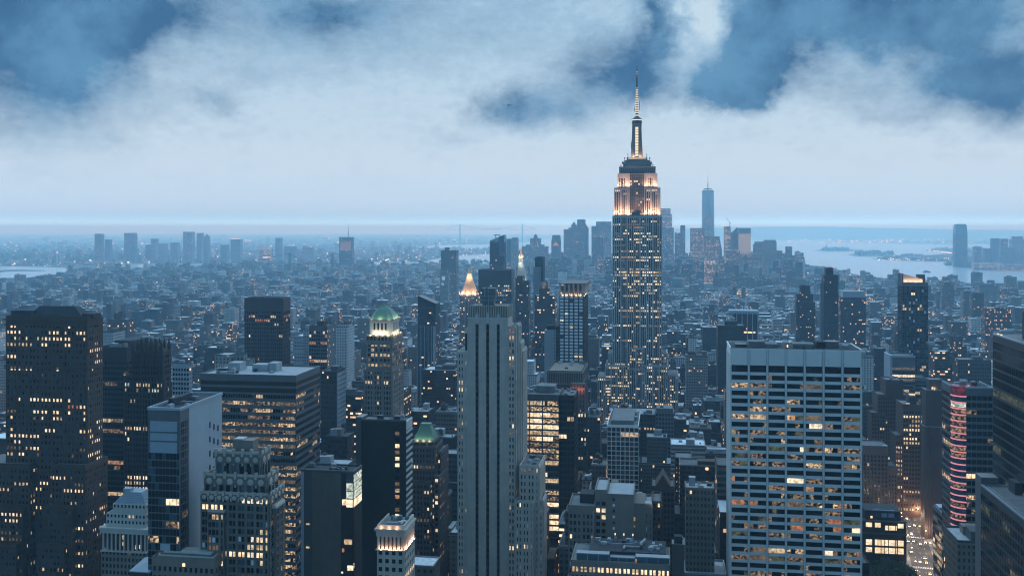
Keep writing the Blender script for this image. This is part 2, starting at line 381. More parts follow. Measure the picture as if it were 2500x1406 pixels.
class Bld:
    def __init__(s, name, label, cat, pl, pr, Y, short=None, group=None, nwin=N_WIN):
        s.Y = Y; Xl = (pl - CX) / F * Y; t = (pr - CX) / F
        s.w = (t * Y - Xl) / (CA + t * SA)
        s.mx = Xl + s.w / 2 * CA; s.my = Y - s.w / 2 * SA
        s.root = tag(empty(name, (s.mx, s.my, 0), -A), label, cat, group)
        s.mbs = {}; s.panes = []; s.nwin = nwin; s.pl, s.pr, s.short = pl, pr, short; s.top = 9999; s.sub = {}
    def x(s, px, yl=0.0):
        t = (px - CX) / F
        return (t * (s.my + yl * CA) - s.mx - yl * SA) / (CA + t * SA)
    def z(s, py, xl=0.0, yl=0.0):
        return H - (py - YH) / F * (s.my - xl * SA + yl * CA)
    def dep(s, px, xl):
        t = (px - CX) / F
        return (t * (s.my - xl * SA) - s.mx - xl * CA) / (SA - t * CA)
    def part(s, name, mat):
        k = (name, mat.name) if name not in ONE_EACH else (name, mat.name, len(s.mbs))
        if k not in s.mbs: s.mbs[k] = (MB(), name, mat)
        return s.mbs[k][0]
    def block(s, x0, x1, y0, y1, z0, z1, name, mat): s.part(name, mat).box(x0, x1, y0, y1, z0, z1)
    def note(s, x0, x1, y0, y1, z1):
        cx, cy = (x0 + x1) / 2, (y0 + y1) / 2
        wx, wy = s.mx + cx * CA + cy * SA, s.my - cx * SA + cy * CA
        u, v = to_grid(wx, wy); FOOT.append((u, v, abs(x1 - x0) / 2, abs(y1 - y0) / 2))
        Yf = s.my + y0 * CA
        pt = YH + (H - z1) / Yf * F; s.top = min(s.top, pt)
        ps = [CX + F * (s.mx + x * CA + y * SA) / (s.my - x * SA + y * CA) for x in (x0, x1) for y in (y0, y1)]
        RAST.append((min(ps), max(ps), pt, YH + H / Yf * F, Yf))
    def face(s, ox, oy, dx, dy, nx, ny, L, z0, z1, st):
        """one front: core wall, piers and floor bands standing proud of it, panes set back between them"""
        mat = st['wall']; W = s.part('wall_cladding', mat); SP = s.part('wall_cladding', st.get('band', mat))
        bay, fl, pier, spd = st['bay'], st['fl'], st['pier'], st['spd']
        pr = st.get('pr', 0.45); grp = st.get('group', 1); gp = st.get('gp', pier)
        n = max(1, int(round(L / bay))); bw = L / n
        zt = z1 - st.get('topblank', 0.0); nr = max(1, int((zt - z0) / fl))
        zb = zt - nr * fl
        def B(mb, s0, s1, o1, a, b, o0=0.0):
            mb.box(ox + dx * s0 + nx * o0, ox + dx * s1 + nx * o1, oy + dy * s0 + ny * o0, oy + dy * s1 + ny * o1, a, b)
        if st.get('topblank', 0) > 0: B(W, 0, L, pr + 0.04, zt, z1)
        if zb - z0 > 0.05: B(SP, 0, L, pr * .7, z0, zb)
        gset = lambda i: (i % grp == (n % grp) // 2) if grp > 1 else True
        for i in range(n + 1):
            p = gp if (gset(i) or i in (0, n)) else pier
            c = i * bw; a, b_ = max(0, c - p / 2), min(L, c + p / 2)
            if b_ - a > 0.02: B(W, a, b_, pr if p == gp else pr * .85, z0, zt)
        for j in range(nr):
            zz = zb + j * fl
            B(SP, 0, L, pr * st.get('sprel', .7), zz, zz + spd)
        lp = st.get('lit', 0.1); corr = st.get('corr', 0.5); pal = st.get('pal', WARM); lo_p = st.get('lowp', 1.0)
        glass = st.get('glass', pal['glass']); litw = st.get('litw', pal['lit'])
        rowset = st.get('rows', {})
        for j in range(nr):
            zz = zb + j * fl
            jt = nr - 1 - j
            pj = rowset.get(jt, lp * (1 - corr + corr * 2.2 * R.random() ** 1.6) * (lo_p + (1 - lo_p) * j / max(1, nr - 1)))
            on = R.random() < pj; keep = st.get('run', 0.55)
            lm = pick(litw)
            for i in range(n):
                pa = gp if (gset(i) or i == 0) else pier; pb = gp if (gset(i + 1) or i == n - 1) else pier
                if R.random() > keep:
                    on = R.random() < pj
                    if R.random() < 0.6: lm = pick(litw)
                a, b_ = i * bw + pa / 2, (i + 1) * bw - pb / 2
                z_a, z_b = zz + spd, zz + fl
                if b_ - a < 0.15: continue
                m = lm if on else pick(glass)
                c0 = (ox + dx * a, oy + dy * a, z_a); c1 = (ox + dx * b_ + nx * .1, oy + dy * b_ + ny * .1, z_b)
                s.panes.append((c0, c1, m, on, ny))
    def tier(s, pl, pr, pt, far=None, d=None, yl=0.0, z0=0.0, st=None, sides='FR', x01=None, z1=None, note=True, roof=None, parapet=1.1, core=True):
        x0, x1 = x01 or (s.x(pl, yl), s.x(pr, yl))
        if z1 is None: z1 = s.z(pt, (x0 + x1) / 2, yl)
        if d is None: d = s.dep(far, x1) - yl
        y0, y1 = yl, yl + d
        if core: s.block(x0, x1, y0, y1, z0, z1, 'wall_cladding', st.get('core', st['wall']))
        if 'bay' in st:
            if 'F' in sides: s.face(x0, y0, 1, 0, 0, -1, x1 - x0, z0, z1, st.get('F', st))
            if 'R' in sides: s.face(x1, y0, 0, 1, 1, 0, y1 - y0, z0, z1, st.get('R', st))
            if 'L' in sides: s.face(x0, y0, 0, 1, -1, 0, y1 - y0, z0, z1, st.get('L', st))
        if roof is not None or parapet:
            s.block(x0 + .3, x1 - .3, y0 + .3, y1 - .3, z1, z1 + .12, 'roof_paving', roof or ROOF)
        if parapet:
            w = .5; P = s.part('parapet_edging', st.get('trim', st['wall']))
            P.box(x0 - .06, x1 + .06, y0 - .06, y0 + w, z1, z1 + parapet); P.box(x0 - .06, x1 + .06, y1 - w, y1 + .06, z1, z1 + parapet)
            P.box(x0 - .06, x0 + w, y0 + w, y1 - w, z1, z1 + parapet); P.box(x1 - w, x1 + .06, y0 + w, y1 - w, z1, z1 + parapet)
        if note: s.note(x0, x1, y0, y1, z1)
        return x0, x1, y0, y1, z1
    def clutter(s, x0, x1, y0, y1, z, n=5, big=1.0, mats=None):
        """plant rooms, fans and ducts on a roof"""
        for k in range(n):
            w, d, h = R.uniform(2, 6) * big, R.uniform(2, 6) * big, R.uniform(1.2, 3.6) * big
            if x1 - x0 < w + 2 or y1 - y0 < d + 2: continue
            cx, cy = R.uniform(x0 + w / 2 + .8, x1 - w / 2 - .8), R.uniform(y0 + d / 2 + .8, y1 - d / 2 - .8)
            m = R.choice(mats or [STEEL, ROOF, ROOF_PALE, STEEL_DK])
            mb = MB(); kind = R.random()
            if kind < .6:
                mb.box(cx - w / 2, cx + w / 2, cy - d / 2, cy + d / 2, z, z + h); mb.box(cx - w / 2 + .2, cx + w / 2 - .2, cy - d / 2 + .2, cy + d / 2 - .2, z + h, z + h + .25)
                mb.build('roof_plant_room', m, s.root)
            elif kind < .8:
                mb.cyl(cx, cy, w * .4, w * .4, z, z + h * .8, 14); mb.cyl(cx, cy, w * .3, w * .34, z + h * .8, z + h * .95, 14)
                mb.build('roof_fan', m, s.root)
            else:
                mb.box(cx - w, cx + w, cy - .4, cy + .4, z + .3, z + 1.1); mb.box(cx + w - .8, cx + w, cy - 1.5, cy + .4, z, z + 1.1)
                mb.build('roof_duct', m, s.root)
    def tank(s, cx, cy, z, k=1.0):
        mb = MB(); mb.cyl(cx, cy, 1.7 * k, 1.7 * k, z + 2.4 * k, z + 5.6 * k, 14); mb.cyl(cx, cy, 1.85 * k, .1, z + 5.6 * k, z + 6.9 * k, 14)
        for a in range(4): mb.tube((cx + 1.2 * k * (1 if a & 1 else -1), cy + 1.2 * k * (1 if a & 2 else -1), z), (cx + 1.2 * k * (1 if a & 1 else -1), cy + 1.2 * k * (1 if a & 2 else -1), z + 2.4 * k), .16 * k)
        mb.build('water_tank', WOOD, s.root)
    def lamp(s, x, y, z, power, col=(1, .72, .5), size=.6, spot=None, rot=None, glow=True):
        ld = bpy.data.lights.new('floodlight', 'SPOT' if spot else 'POINT'); ld.energy = power; ld.color = col
        ld.shadow_soft_size = size
        if spot: ld.spot_size = math.radians(spot); ld.spot_blend = .6
        o = bpy.data.objects.new('floodlight', ld); COL.objects.link(o); o.parent = s.root; o.location = (x, y, z)
        if rot: o.rotation_euler = rot
        return o
    def uplight(s, x, y, z, tx, ty, tz, power, col=(1, .62, .38), size=.6, cone=95):
        d = Vector((tx - x, ty - y, tz - z)); return s.lamp(x, y, z, power, col, size, cone, d.to_track_quat('-Z', 'Y').to_euler())
    def done(s):
        for (mb, name, mat) in s.mbs.values(): mb.build(name, mat, s.root)
        ps = s.panes
        def key(p):
            c0, c1, m, on, ny = p
            wx = s.mx + c0[0] * CA + c0[1] * SA; wy = s.my - c0[0] * SA + c0[1] * CA
            py = YH + (H - c0[2]) / wy * F; px = CX + wx / wy * F
            vis = 0 <= px <= 2500 and py < 1400
            return (0 if vis else 1, 0 if ny < 0 else 1, 0 if on else 1, -c0[2])
        order = sorted(range(len(ps)), key=lambda i: key(ps[i]))
        cache = {}; rest = MB(); rm = []
        for r, i in enumerate(order):
            c0, c1, m, on, ny = ps[i]
            x0, x1 = sorted((c0[0], c1[0])); y0, y1 = sorted((c0[1], c1[1]))
            if r < s.nwin:
                dims = (x1 - x0, y1 - y0, c1[2] - c0[2]); k = tuple(round(d, 2) for d in dims) + (m.name,)
                if k not in cache:
                    mb = MB(); mb.box(0, dims[0], 0, dims[1], 0, dims[2]); cache[k] = mb.mesh('window', m)
                link('window', cache[k], s.root, (x0, y0, c0[2]))
            else:
                if m not in rm: rm.append(m)
                rest.box(x0, x1, y0, y1, c0[2], c1[2], rm.index(m))
        if rest.f: tag(rest.build('window_glazing', rm, s.root), kind='stuff')
        if s.short: LAND.append(((s.pl + s.pr) / 2, s.top, s.Y, s.short))
        return s
# ------------------------------------------------------------------ near towers
BRICK_DK = wall_mat('brown_brick', (0.105, 0.062, 0.044), 0.85, 0.3)
BRICK_DK2 = wall_mat('dark_brick', (0.062, 0.042, 0.033), 0.85, 0.3)
STONE = wall_mat('grey_limestone', (0.56, 0.48, 0.41), 0.8, 0.34)
STONE_D = wall_mat('weathered_limestone', (0.25, 0.205, 0.17), 0.8, 0.28)
STONE_P = wall_mat('pale_limestone', (0.60, 0.56, 0.51), 0.8, 0.2)
STONE_T = wall_mat('tan_stone', (0.13, 0.10, 0.085), 0.8, 0.25)
WHITE = wall_mat('white_panels', (0.42, 0.46, 0.50), 0.6, 0.14)
GREYP = wall_mat('grey_concrete', (0.10, 0.10, 0.10), 0.75, 0.2)
TRAV = wall_mat('white_travertine', (0.86, 0.84, 0.81), 0.55, 0.1)
BLACK = wall_mat('black_cladding', (0.034, 0.026, 0.021), 0.45, 0.3)
BRONZE = wall_mat('bronze_cladding', (0.05, 0.036, 0.03), 0.5, 0.3)
BRONZE2 = wall_mat('brown_metal', (0.085, 0.06, 0.055), 0.5, 0.3)
BLUEGREY = wall_mat('bluegrey_spandrel', (0.15, 0.15, 0.155), 0.45, 0.2)
PANEL_B = wall_mat('light_louvre_panels', (0.36, 0.42, 0.48), 0.5, 0.12)

# -- brown brick tower with a hipped roof, at the left edge
b = Bld('brick_tower', 'massive dark brown brick tower with dark hipped roof, arched top windows and stepped base', 'skyscraper', 15, 212, 640, 'hip-roofed brick tower')
st = dict(wall=BRICK_DK, bay=2.62, fl=3.9, pier=1.15, spd=1.95, pr=.4, group=3, gp=1.9, lit=.2, corr=.9, litw=[(L_HOT, 8), (L_MID, 3), (L_DIM, 2), (L_RED, .5)], pal={'glass': [(G_DARK, 3), (G_BLUE, 2), (BRICK_DK2, 1)], 'lit': WARM['lit']}, topblank=4.5)
x0, x1, y0, y1, z1 = b.tier(15, 212, 776, far=250, st=st)
C = b.part('cornice_trim', BRICK_DK)
for py, e in ((779, 1.3), (792, .8), (893, 1.0), (898, .7)):
    z = b.z(py); C.box(x0 - e, x1 + e, y0 - e - .1, y1 + .2, z - .9, z)
for i in range(11):          # arched heads below the cornice
    cx = x0 + 7 + i * (x1 - x0 - 14) / 10; z = b.z(822)
    mb = b.part('arch_moulding', BRICK_DK)
    for k in range(8):
        a0, a1 = math.pi * k / 8, math.pi * (k + 1) / 8
        mb.tube((cx + 1.7 * math.cos(a0), y0 - .6, z + 1.7 * math.sin(a0)), (cx + 1.7 * math.cos(a1), y0 - .6, z + 1.7 * math.sin(a1)), .22, 5)
mb = b.part('hipped_roof', ROOF_DARK)
rx0, rx1, rz = b.x(70, 4), b.x(205, 4), b.z(747, 0, 8)
mb.frus(rx0, rx1, y0 + 3, y1 - 1, z1, b.x(96, 8), b.x(182, 8), y0 + 8, y1 - 5, rz)
mb.box(b.x(25, 2), b.x(80, 2), y0 + 3, y1 - 3, z1, z1 + 4.2); mb.box(b.x(196, 2), b.x(222, 2), y0 + 4, y1 - 4, z1, z1 + 2.6)
for px in (75, 120): b.block(b.x(px, 3), b.x(px + 30, 3), y0 + 2.4, y0 + 2.8, z1, z1 + 2.2, 'roof_railing', STEEL_DK)
st2 = dict(st, topblank=2.5, lit=.2)
for (pl, pr, pt, far, yl, dd) in ((-70, 72, 1135, None, -7, 30), (126, 207, 1138, 262, -7, None), (60, 130, 1150, None, -1.5, 10), (-70, 56, 1240, None, -11, 12), (104, 176, 1236, None, -11, 12), (92, 158, 1330, None, -14, 10), (-70, 40, 1330, None, -14, 10)):
    X0, X1, Y0, Y1, Z1 = b.tier(pl, pr, pt, far=far, d=dd, yl=yl, st=st2, parapet=1.3)
    b.part('cornice_trim', BRICK_DK).box(X0 - .7, X1 + .7, Y0 - .8, Y0 + .6, Z1 - 1.1, Z1 - .2)
b.done()

# -- dark glass block behind it
b = Bld('glass_office_block', 'black glass office block with a few orange lit floors beside the hip-roofed brick tower', 'office building', 240, 309, 745, 'black glass block with orange floors')
st = dict(wall=BLACK, core=G_DARK, bay=2.4, fl=3.9, pier=.25, spd=1.2, pr=.2, lit=.16, corr=1.0, run=.85, pal={'glass': [(G_DARK, 1)], 'lit': [(L_MID, 3), (L_ROOMD, 4), (L_RED, 1)]}, topblank=9, rows={2: .7, 5: .35, 13: .95, 12: .6, 20: .5, 25: .5})
x0, x1, y0, y1, z1 = b.tier(240, 309, 852, d=42, st=st, parapet=1.5)
b.block(x0 + 6, x1 - 2, y0 + 12, y1 - 6, z1, z1 + 5, 'plant_room', ROOF_DARK); b.clutter(x0, x1, y0, y0 + 12, z1, 4)
b.done()

# -- brown gothic tower with pinnacles
b = Bld('gothic_tower', 'slim dark brown brick tower crowned with a row of pointed gothic pinnacles', 'skyscraper', 303, 398, 705, 'pinnacled brick tower')
st = dict(wall=BRICK_DK2, bay=2.3, fl=3.85, pier=.9, spd=1.5, pr=.5, group=3, gp=1.7, lit=.1, corr=1.0, rows={9: .9, 10: .05, 18: .5, 19: .7, 20: .85, 21: .5, 24: .1, 27: .8, 28: .3, 30: .7}, pal={'glass': [(G_DARK, 1)], 'lit': [(L_HOT, 5), (L_MID, 3), (L_COOL, 2)]})
b.tier(303, 398, 922, far=416, yl=0, st=st)
x0, x1, y0, y1, z1 = b.tier(322, 396, 856, d=12, yl=1.5, z0=b.z(922), st=dict(st, lit=.02, topblank=3), parapet=0)
mb = b.part('pinnacle_crown', BRICK_DK2)
for i in range(7):
    for yy in (y0 - .2, y1 - 1):
        cx = x0 + .8 + i * (x1 - x0 - 1.6) / 6; w = .95
        mb.box(cx - w, cx + w, yy - .5, yy + 1.3, z1 - 11, z1 + 3); mb.frus(cx - w, cx + w, yy - .5, yy + 1.3, z1 + 3, cx - .1, cx + .1, yy + .3, yy + .5, z1 + 8.2)
mb.frus(x0 + 2, x1 - 2, y0 + 2, y1 - 2, z1, x0 + 6, x1 - 6, y0 + 5, y1 - 5, z1 + 5)
b.done()

# -- white hotel slab with a dark glass front
b = Bld('white_slab_tower', 'pale blank-walled slab tower with a dark glass front and recessed roof deck', 'skyscraper', 362, 440, 430, 'blank-walled slab tower')
x0, x1 = b.x(362), b.x(440); z1 = b.z(1001); d = b.dep(543, x1)
st = dict(wall=BLUEGREY, band=BLUEGREY, core=G_DARK, bay=1.62, fl=3.25, pier=.12, spd=.55, pr=.14, lit=.12, corr=1.0, run=.75, pal={'glass': [(G_DARK, 4), (G_BLUE, 1)], 'lit': [(L_ROOM, 3), (L_HOT, 1), (L_ROOMD, 6)]}, topblank=0, rows={0: .3, 1: .15, 2: .1, 3: .02, 4: .02, 5: .25, 6: .5, 7: .05, 8: 0, 9: .3, 11: .3, 12: .2, 14: .3})
zt = b.z(1106)
b.block(x0, x1 - .2, 0, 8, 0, zt, 'wall_cladding', G_DARK); b.face(x0, 0, 1, 0, 0, -1, x1 - x0, 0, zt, st)
b.block(x0, x1 - .2, 0, 8, zt, z1 - .005, 'wall_cladding', BLUEGREY)
for (pa, pb) in ((1028, 1053), (1057, 1075), (1079, 1105)):
    b.block(b.x(367), b.x(433), -.3, 0, b.z(pb), b.z(pa), 'louvre_panel', PANEL_B)
b.block(x1 - .35, x1 + .1, -.3, 8, 0, z1, 'corner_fin', BLUEGREY)
b.face(x1, 0.1, 0, 1, 1, 0, 6.5, 0, z1 - 5, dict(st, lit=.06, rows={}))
b.block(x0 + .05, x1 - .25, 8, d, 0, z1 - .01, 'side_wall', WHITE)
for col, zz in ((.62, 0), (.74, 1.6), (.86, 3.0)):
    for k in range(12):
        za = z1 - 13 - k * 6.5 - zz; yy = 6.7 + (d - 6.7) * col
        b.panes.append(((x1 - .2, yy, za), (x1 - .12 + .1, yy + .9, za + 2.6), G_DARK if k != 6 or col < .7 else L_MID, False, 0))
P = b.part('parapet_edging', WHITE)
P.box(x0 - .2, x1 + .2, -.5, .3, z1, z1 + 1.2); P.box(x0 - .2, x0 + .4, .3, d, z1 - 3, z1 + 1.2); P.box(x1 - .4, x1 + .2, .3, d, z1, z1 + 1.2); P.box(x0 + .4, x1 - .4, d - .5, d, z1 - 3, z1 + 1.2)
b.block(x0 + .4, x1 - .4, .3, d - .5, z1, z1 + .1, 'roof_paving', ROOF_DARK)
b.block(x0 + 4, x1 - 8, 10, d - 14, z1 + .1, z1 + 3.2, 'roof_plant_room', ROOF_DARK); b.clutter(x0, x1, 2, d - 2, z1 + .1, 6, .7)
b.part('roof_crane', STEEL).tube((x0 + 5, 14, z1), (x0 + 5, 14, z1 + 4), .15); b.part('roof_crane', STEEL).tube((x0 + 4, 14, z1 + 4), (x0 + 9, 14, z1 + 3.6), .12)
b.note(x0, x1, 0, d, z1); b.done()

# -- ribbon-window office slab
b = Bld('ribbon_window_office', 'wide flat-roofed office slab with grey floor bands and continuous warm lit ribbon windows', 'office building', 490, 722, 540, 'flat-roofed ribbon-window office')
st = dict(wall=BLUEGREY, band=BLUEGREY, core=G_DARK, bay=1.42, fl=3.78, pier=.22, spd=1.85, pr=.22, sprel=.8, lit=.92, corr=.3, lowp=.9, run=.7, pal={'glass': [(G_DARK, 1)], 'lit': [(L_ROOM, 5), (L_ROOMD, 7), (L_DIM, 2)]}, rows={0: .25})
zt = b.z(962)
x0, x1, y0, y1, z1 = b.tier(490, 722, 917, far=780, st=dict(st, topblank=0), z1=zt, pt=None) if False else (b.x(490), b.x(722), 0.0, b.dep(780, b.x(722)), b.z(917))
b.block(x0, x1, y0, y1, 0, z1, 'wall_cladding', G_DARK)
b.face(x0, y0, 1, 0, 0, -1, x1 - x0, 0, zt, st); b.face(x1, y0, 0, 1, 1, 0, y1 - y0, 0, zt, dict(st, lit=.3, rows={}))
for pa, pb, m in ((917, 930, BLUEGREY), (930, 940, BLACK), (940, 946, BLUEGREY), (946, 957, BLACK), (957, 962, BLUEGREY)):
    e = .3 if m is BLUEGREY else .1
    b.block(x0 - .05, x1 + e, y0 - e, y1, b.z(pb), b.z(pa), 'attic_band' if m is BLUEGREY else 'louvre_band', m)
b.block(x0 + .5, x1 - .5, .5, y1 - .5, z1, z1 + .15, 'roof_paving', ROOF_PALE)
P = b.part('parapet_edging', BLUEGREY); P.box(x0, x1 + .35, -.35, .4, z1, z1 + .8); P.box(x1 - .4, x1 + .35, .4, y1, z1, z1 + .8); P.box(x0, x0 + .5, .4, y1, z1, z1 + .8); P.box(x0 + .5, x1 - .4, y1 - .5, y1, z1, z1 + .8)
for px, w, h in ((575, 7, 4.5), (640, 10, 3.8), (668, 5, 4.8)):
    c = b.x(px, 18); b.block(c - w / 2, c + w / 2, 16, 24, z1 + .15, z1 + h, 'roof_plant_room', ROOF_PALE)
b.clutter(x0, x0 + 22, 3, y1 - 3, z1 + .15, 10, .8); b.clutter(x0, x1, 3, y1 - 3, z1 + .15, 6, .7); b.note(x0, x1, y0, y1, z1); b.done()

# -- art deco tower with scalloped crown
b = Bld('art_deco_tower', 'stepped grey stone art deco tower with scalloped pale-capped parapets and paired lit windows', 'skyscraper', 491, 657, 430, 'scallop-crowned stone tower')
DECO = wall_mat('deco_stone', (0.19, 0.16, 0.135), 0.8, 0.3)
st = dict(wall=DECO, bay=2.05, fl=3.3, pier=.3, spd=1.1, pr=.6, group=2, gp=1.15, lit=.36, corr=.9, run=.8, pal={'glass': [(G_DARK, 5), (G_BLUE, 2), (G_PALE, .6)], 'lit': [(L_HOT, 6), (L_MID, 3), (L_DIM, 2), (L_RED, 1)]}, topblank=1.2, trim=STONE)
def scallop(b, x0, x1, y0, y1, z, n, h, cap=STONE):
    """rounded crest stones along the top of a tier, between pale capped piers"""
    mb = b.part('crest_frieze', STONE)
    for (ax, ay, dx, dy, L) in ((x0, y0, 1, 0, x1 - x0), (x1, y0, 0, 1, y1 - y0)):
        k = n if dx else max(2, int(n * L / (x1 - x0)))
        for i in range(k):
            c = (i + .5) * L / k; r = L / k * .3; px, py = ax + dx * c, ay + dy * c
            ox, oy = (0, -.75) if dx else (.75, 0)
            for a in range(10):
                t0, t1 = 2 * math.pi * a / 10, 2 * math.pi * (a + 1) / 10
                q0 = (px + ox + dx * r * math.cos(t0), py + oy + dy * r * math.cos(t0), z - h * .45 + r * math.sin(t0))
                q1 = (px + ox + dx * r * math.cos(t1), py + oy + dy * r * math.cos(t1), z - h * .45 + r * math.sin(t1))
                q2 = (px + ox * 1.4, py + oy * 1.4, z - h * .45)
                mb.add([q0, q1, q2], [(0, 1, 2)])
        for i in range(k + 1):
            c = i * L / k; px, py = ax + dx * c, ay + dy * c
            cp = MB(); cp.box(px - .55, px + .55, py - .75, py + .55, z - h * .2, z + h * .45)
            cp.box(px - .35, px + .35, py - .55, py + .35, z - h, z - h * .2); cp.build('pier_cap', cap, b.root)
x0, x1, y0, y1, z1 = b.tier(491, 657, 1207, far=691, st=st); scallop(b, x0, x1, y0, y1, z1, 9, 3)
X = b.tier(500, 651, 1163, d=11.5, yl=1.2, z0=z1, st=dict(st, fl=6.5, spd=1.2, lit=.06, bay=3.3, pier=1.9, group=1, topblank=3.6)); scallop(b, X[0], X[1], X[2], X[3], X[4], 6, 4.5)
X2 = b.tier(528, 636, 1108, d=9.5, yl=2.4, z0=X[4], st=dict(st, fl=7.0, spd=1.0, lit=.0, bay=3.3, pier=2.0, group=1, topblank=4)); scallop(b, X2[0], X2[1], X2[2], X2[3], X2[4], 5, 5)
b.block(b.x(569, 4), b.x(618, 4), 4, 9.5, X2[4], b.z(1074, 0, 4), 'tank_house', STONE_D); b.block(b.x(569, 4) + .3, b.x(592, 4), 4.2, 9.2, b.z(1074, 0, 4), b.z(1071, 0, 4), 'tank_house', STONE_P)
b.tier(507, 548, 1250, d=4, yl=-1.4, st=dict(st, group=3, topblank=.8), note=False, sides='F')
Xa = b.tier(657, 672, 1236, d=9.5, yl=3.0, st=dict(st, lit=.05), sides='FR'); b.part('pier_trim', STONE_P).box(Xa[0], Xa[1] + .8, Xa[2] - .8, Xa[3], Xa[4] - .5, Xa[4] + .6)
for i in range(14):
    z = z1 - 4 - i * 3.3
    for k in range(10):
        pass
b.done()

# -- colonnaded temple-topped building
b = Bld('temple_top_tower', 'pale stone tower with a columned loggia and stepped pyramid roof', 'skyscraper', 248, 357, 565, 'temple-topped stone tower')
st = dict(wall=STONE_D, bay=2.3, fl=3.7, pier=1.0, spd=1.6, lit=.08, corr=.6, pr=.3)
b.tier(248, 357, 1345, d=24, yl=.5, st=st, parapet=0)
zc0, zc1 = b.z(1345), b.z(1302)
x0, x1 = b.x(248), b.x(357)
b.block(x0 + 1.2, x1 - 1.2, 2.0, 24, zc0, zc1, 'wall_cladding', BRICK_DK2)
CPT = b.part('entablature', STONE_P); CPT.box(x0 - .6, x1 + .6, -.6, 24.6, zc1, b.z(1293)); CPT.box(x0 - 1.1, x1 + 1.1, -1.1, 25, b.z(1293), b.z(1288)); CPT.box(x0 - .4, x1 + .4, -.4, 24.6, zc0 - .6, zc0)
for i in range(11):
    c = x0 + .9 + i * (x1 - x0 - 1.8) / 10; mb = MB(); mb.cyl(c, .4, .55, .47, zc0, zc1, 10); mb.build('column', STONE_P, b.root)
for i in range(9):
    mb = MB(); mb.cyl(x1 - .9, .6 + 2.4 * (i + 1), .55, .47, zc0, zc1, 10); mb.build('column', STONE_P, b.root)
for k, (i, za) in enumerate(((4, .25), (4, .62), (7, .1), (8, .12))):
    c = x0 + .9 + (i + .5) * (x1 - x0 - 1.8) / 10; z = zc0 + (zc1 - zc0) * za
    b.panes.append(((c - .6, 1.95, z), (c + .6, 2.02, z + 2.2), L_HOT, True, -1))
st3 = dict(wall=STONE_P, bay=2.2, fl=3.4, pier=1.1, spd=1.7, lit=.05, corr=.3, pr=.25, glass=[(G_DARK, 1)])
X = b.tier(260, 356, 1256, d=20, yl=2, z0=b.z(1288), st=st3, parapet=.6); X = b.tier(276, 356, 1232, d=17, yl=3.5, z0=X[4], st=st3, parapet=.4)
za = X[4]; zb = b.z(1200, 0, 8); n = 7; mb = b.part('stepped_roof', PANEL_B)
xa0, xa1, ya0, ya1 = X[0] + .5, X[1] - .5, X[2] + .5, X[3] - .5; dx = (xa1 - xa0) * .26; dyy = (ya1 - ya0) * .26
for k in range(n):
    f = k / n; mb.box(xa0 + dx * f, xa1 - dx * f, ya0 + dyy * f, ya1 - dyy * f, za + (zb - za) * f, za + (zb - za) * (k + 1) / n)
b.block(b.x(303, 9), b.x(320, 9), 8, 12, zb, zb + 1.6, 'roof_cap', PANEL_B)
b.done()

# -- low stone building at the bottom edge
b = Bld('low_stone_building', 'low grey stone building with terraced roof edge and white plant box at the bottom edge', 'office building', 372, 524, 425, 'terraced-roof low stone building', nwin=60)
st = dict(wall=STONE_D, bay=2.4, fl=3.9, pier=1.2, spd=1.8, lit=.06, corr=.4, pr=.3, topblank=3)
x0, x1, y0, y1, z1 = b.tier(372, 524, 1366, d=13, st=st, trim=None) if False else b.tier(372, 524, 1366, d=13, st=st)
for k in range(4): b.block(x0 + .6 + k * .9, x1 - .6 - k * .9, .6 + k * .9, 13 - k * .9, z1 + k * .55, z1 + (k + 1) * .55, 'roof_terrace', STONE_P if k % 2 else BLUEGREY)
b.block(b.x(394, 5), b.x(418, 5), 4, 9, z1 + 2.2, b.z(1328, 0, 5), 'roof_plant_room', WHITE)
b.panes.append(((b.x(446), -.42, b.z(1381)), (b.x(453), -.35, b.z(1373)), L_HOT, True, -1))
b.done()
b = Bld('low_annex', 'small building with a bluish sloping metal roof beside the terraced-roof low stone building', 'annex', 318, 368, 430, None, nwin=20)
x0, x1 = b.x(318), b.x(366); z = b.z(1396); b.block(x0, x1, 0, 12, 0, z, 'wall_cladding', BRICK_DK2)
b.part('sloping_roof', PANEL_B).prism([(x0 - .3, -.4), (x1 + .3, -.4), (x1 + .3, 12.4), (x0 - .3, 12.4)], z, [z + .4, z + .4, z + 5, z + 2.0])
b.block(x0 + 2, x1 - 2, -.08, 0, z - 5, z - 3, 'window', G_DARK); b.note(x0, x1, 0, 12, z); b.done()

# -- blank grey slab with a lit glass corner
b = Bld('blank_wall_slab', 'grey slab with blank windowless front wall and a brightly lit glass corner', 'office building', 735, 863, 470, 'windowless grey slab')
x0, x1 = b.x(735), b.x(863); z1 = b.z(1152); d = b.dep(883, x1)
b.block(x0, x1, 0, d, 0, z1, 'wall_cladding', GREYP)
b.block(b.x(762), b.x(833), -.35, 0, 0, z1 - .4, 'blank_wall', wall_mat('blank_render', (.15, .125, .10), .8, .25)); b.block(x0, b.x(742), -.2, 0, 0, z1, 'corner_strip', PANEL_B)
b.block(b.x(833), x1 - 3.6, -.25, 0, 0, z1 - .4, 'wall_strip', BLACK); b.block(b.x(742), b.x(762), -.12, 0, b.z(1208), z1 - .5, 'wall_strip', GREYP)
b.block(x1 + .003, x1 + .25, .2, d, 0, b.z(1235), 'side_wall', BLACK); b.block(x1 - 3.6, x1 + .01, -.25, 0, 0, b.z(1235), 'wall_strip', BLACK)
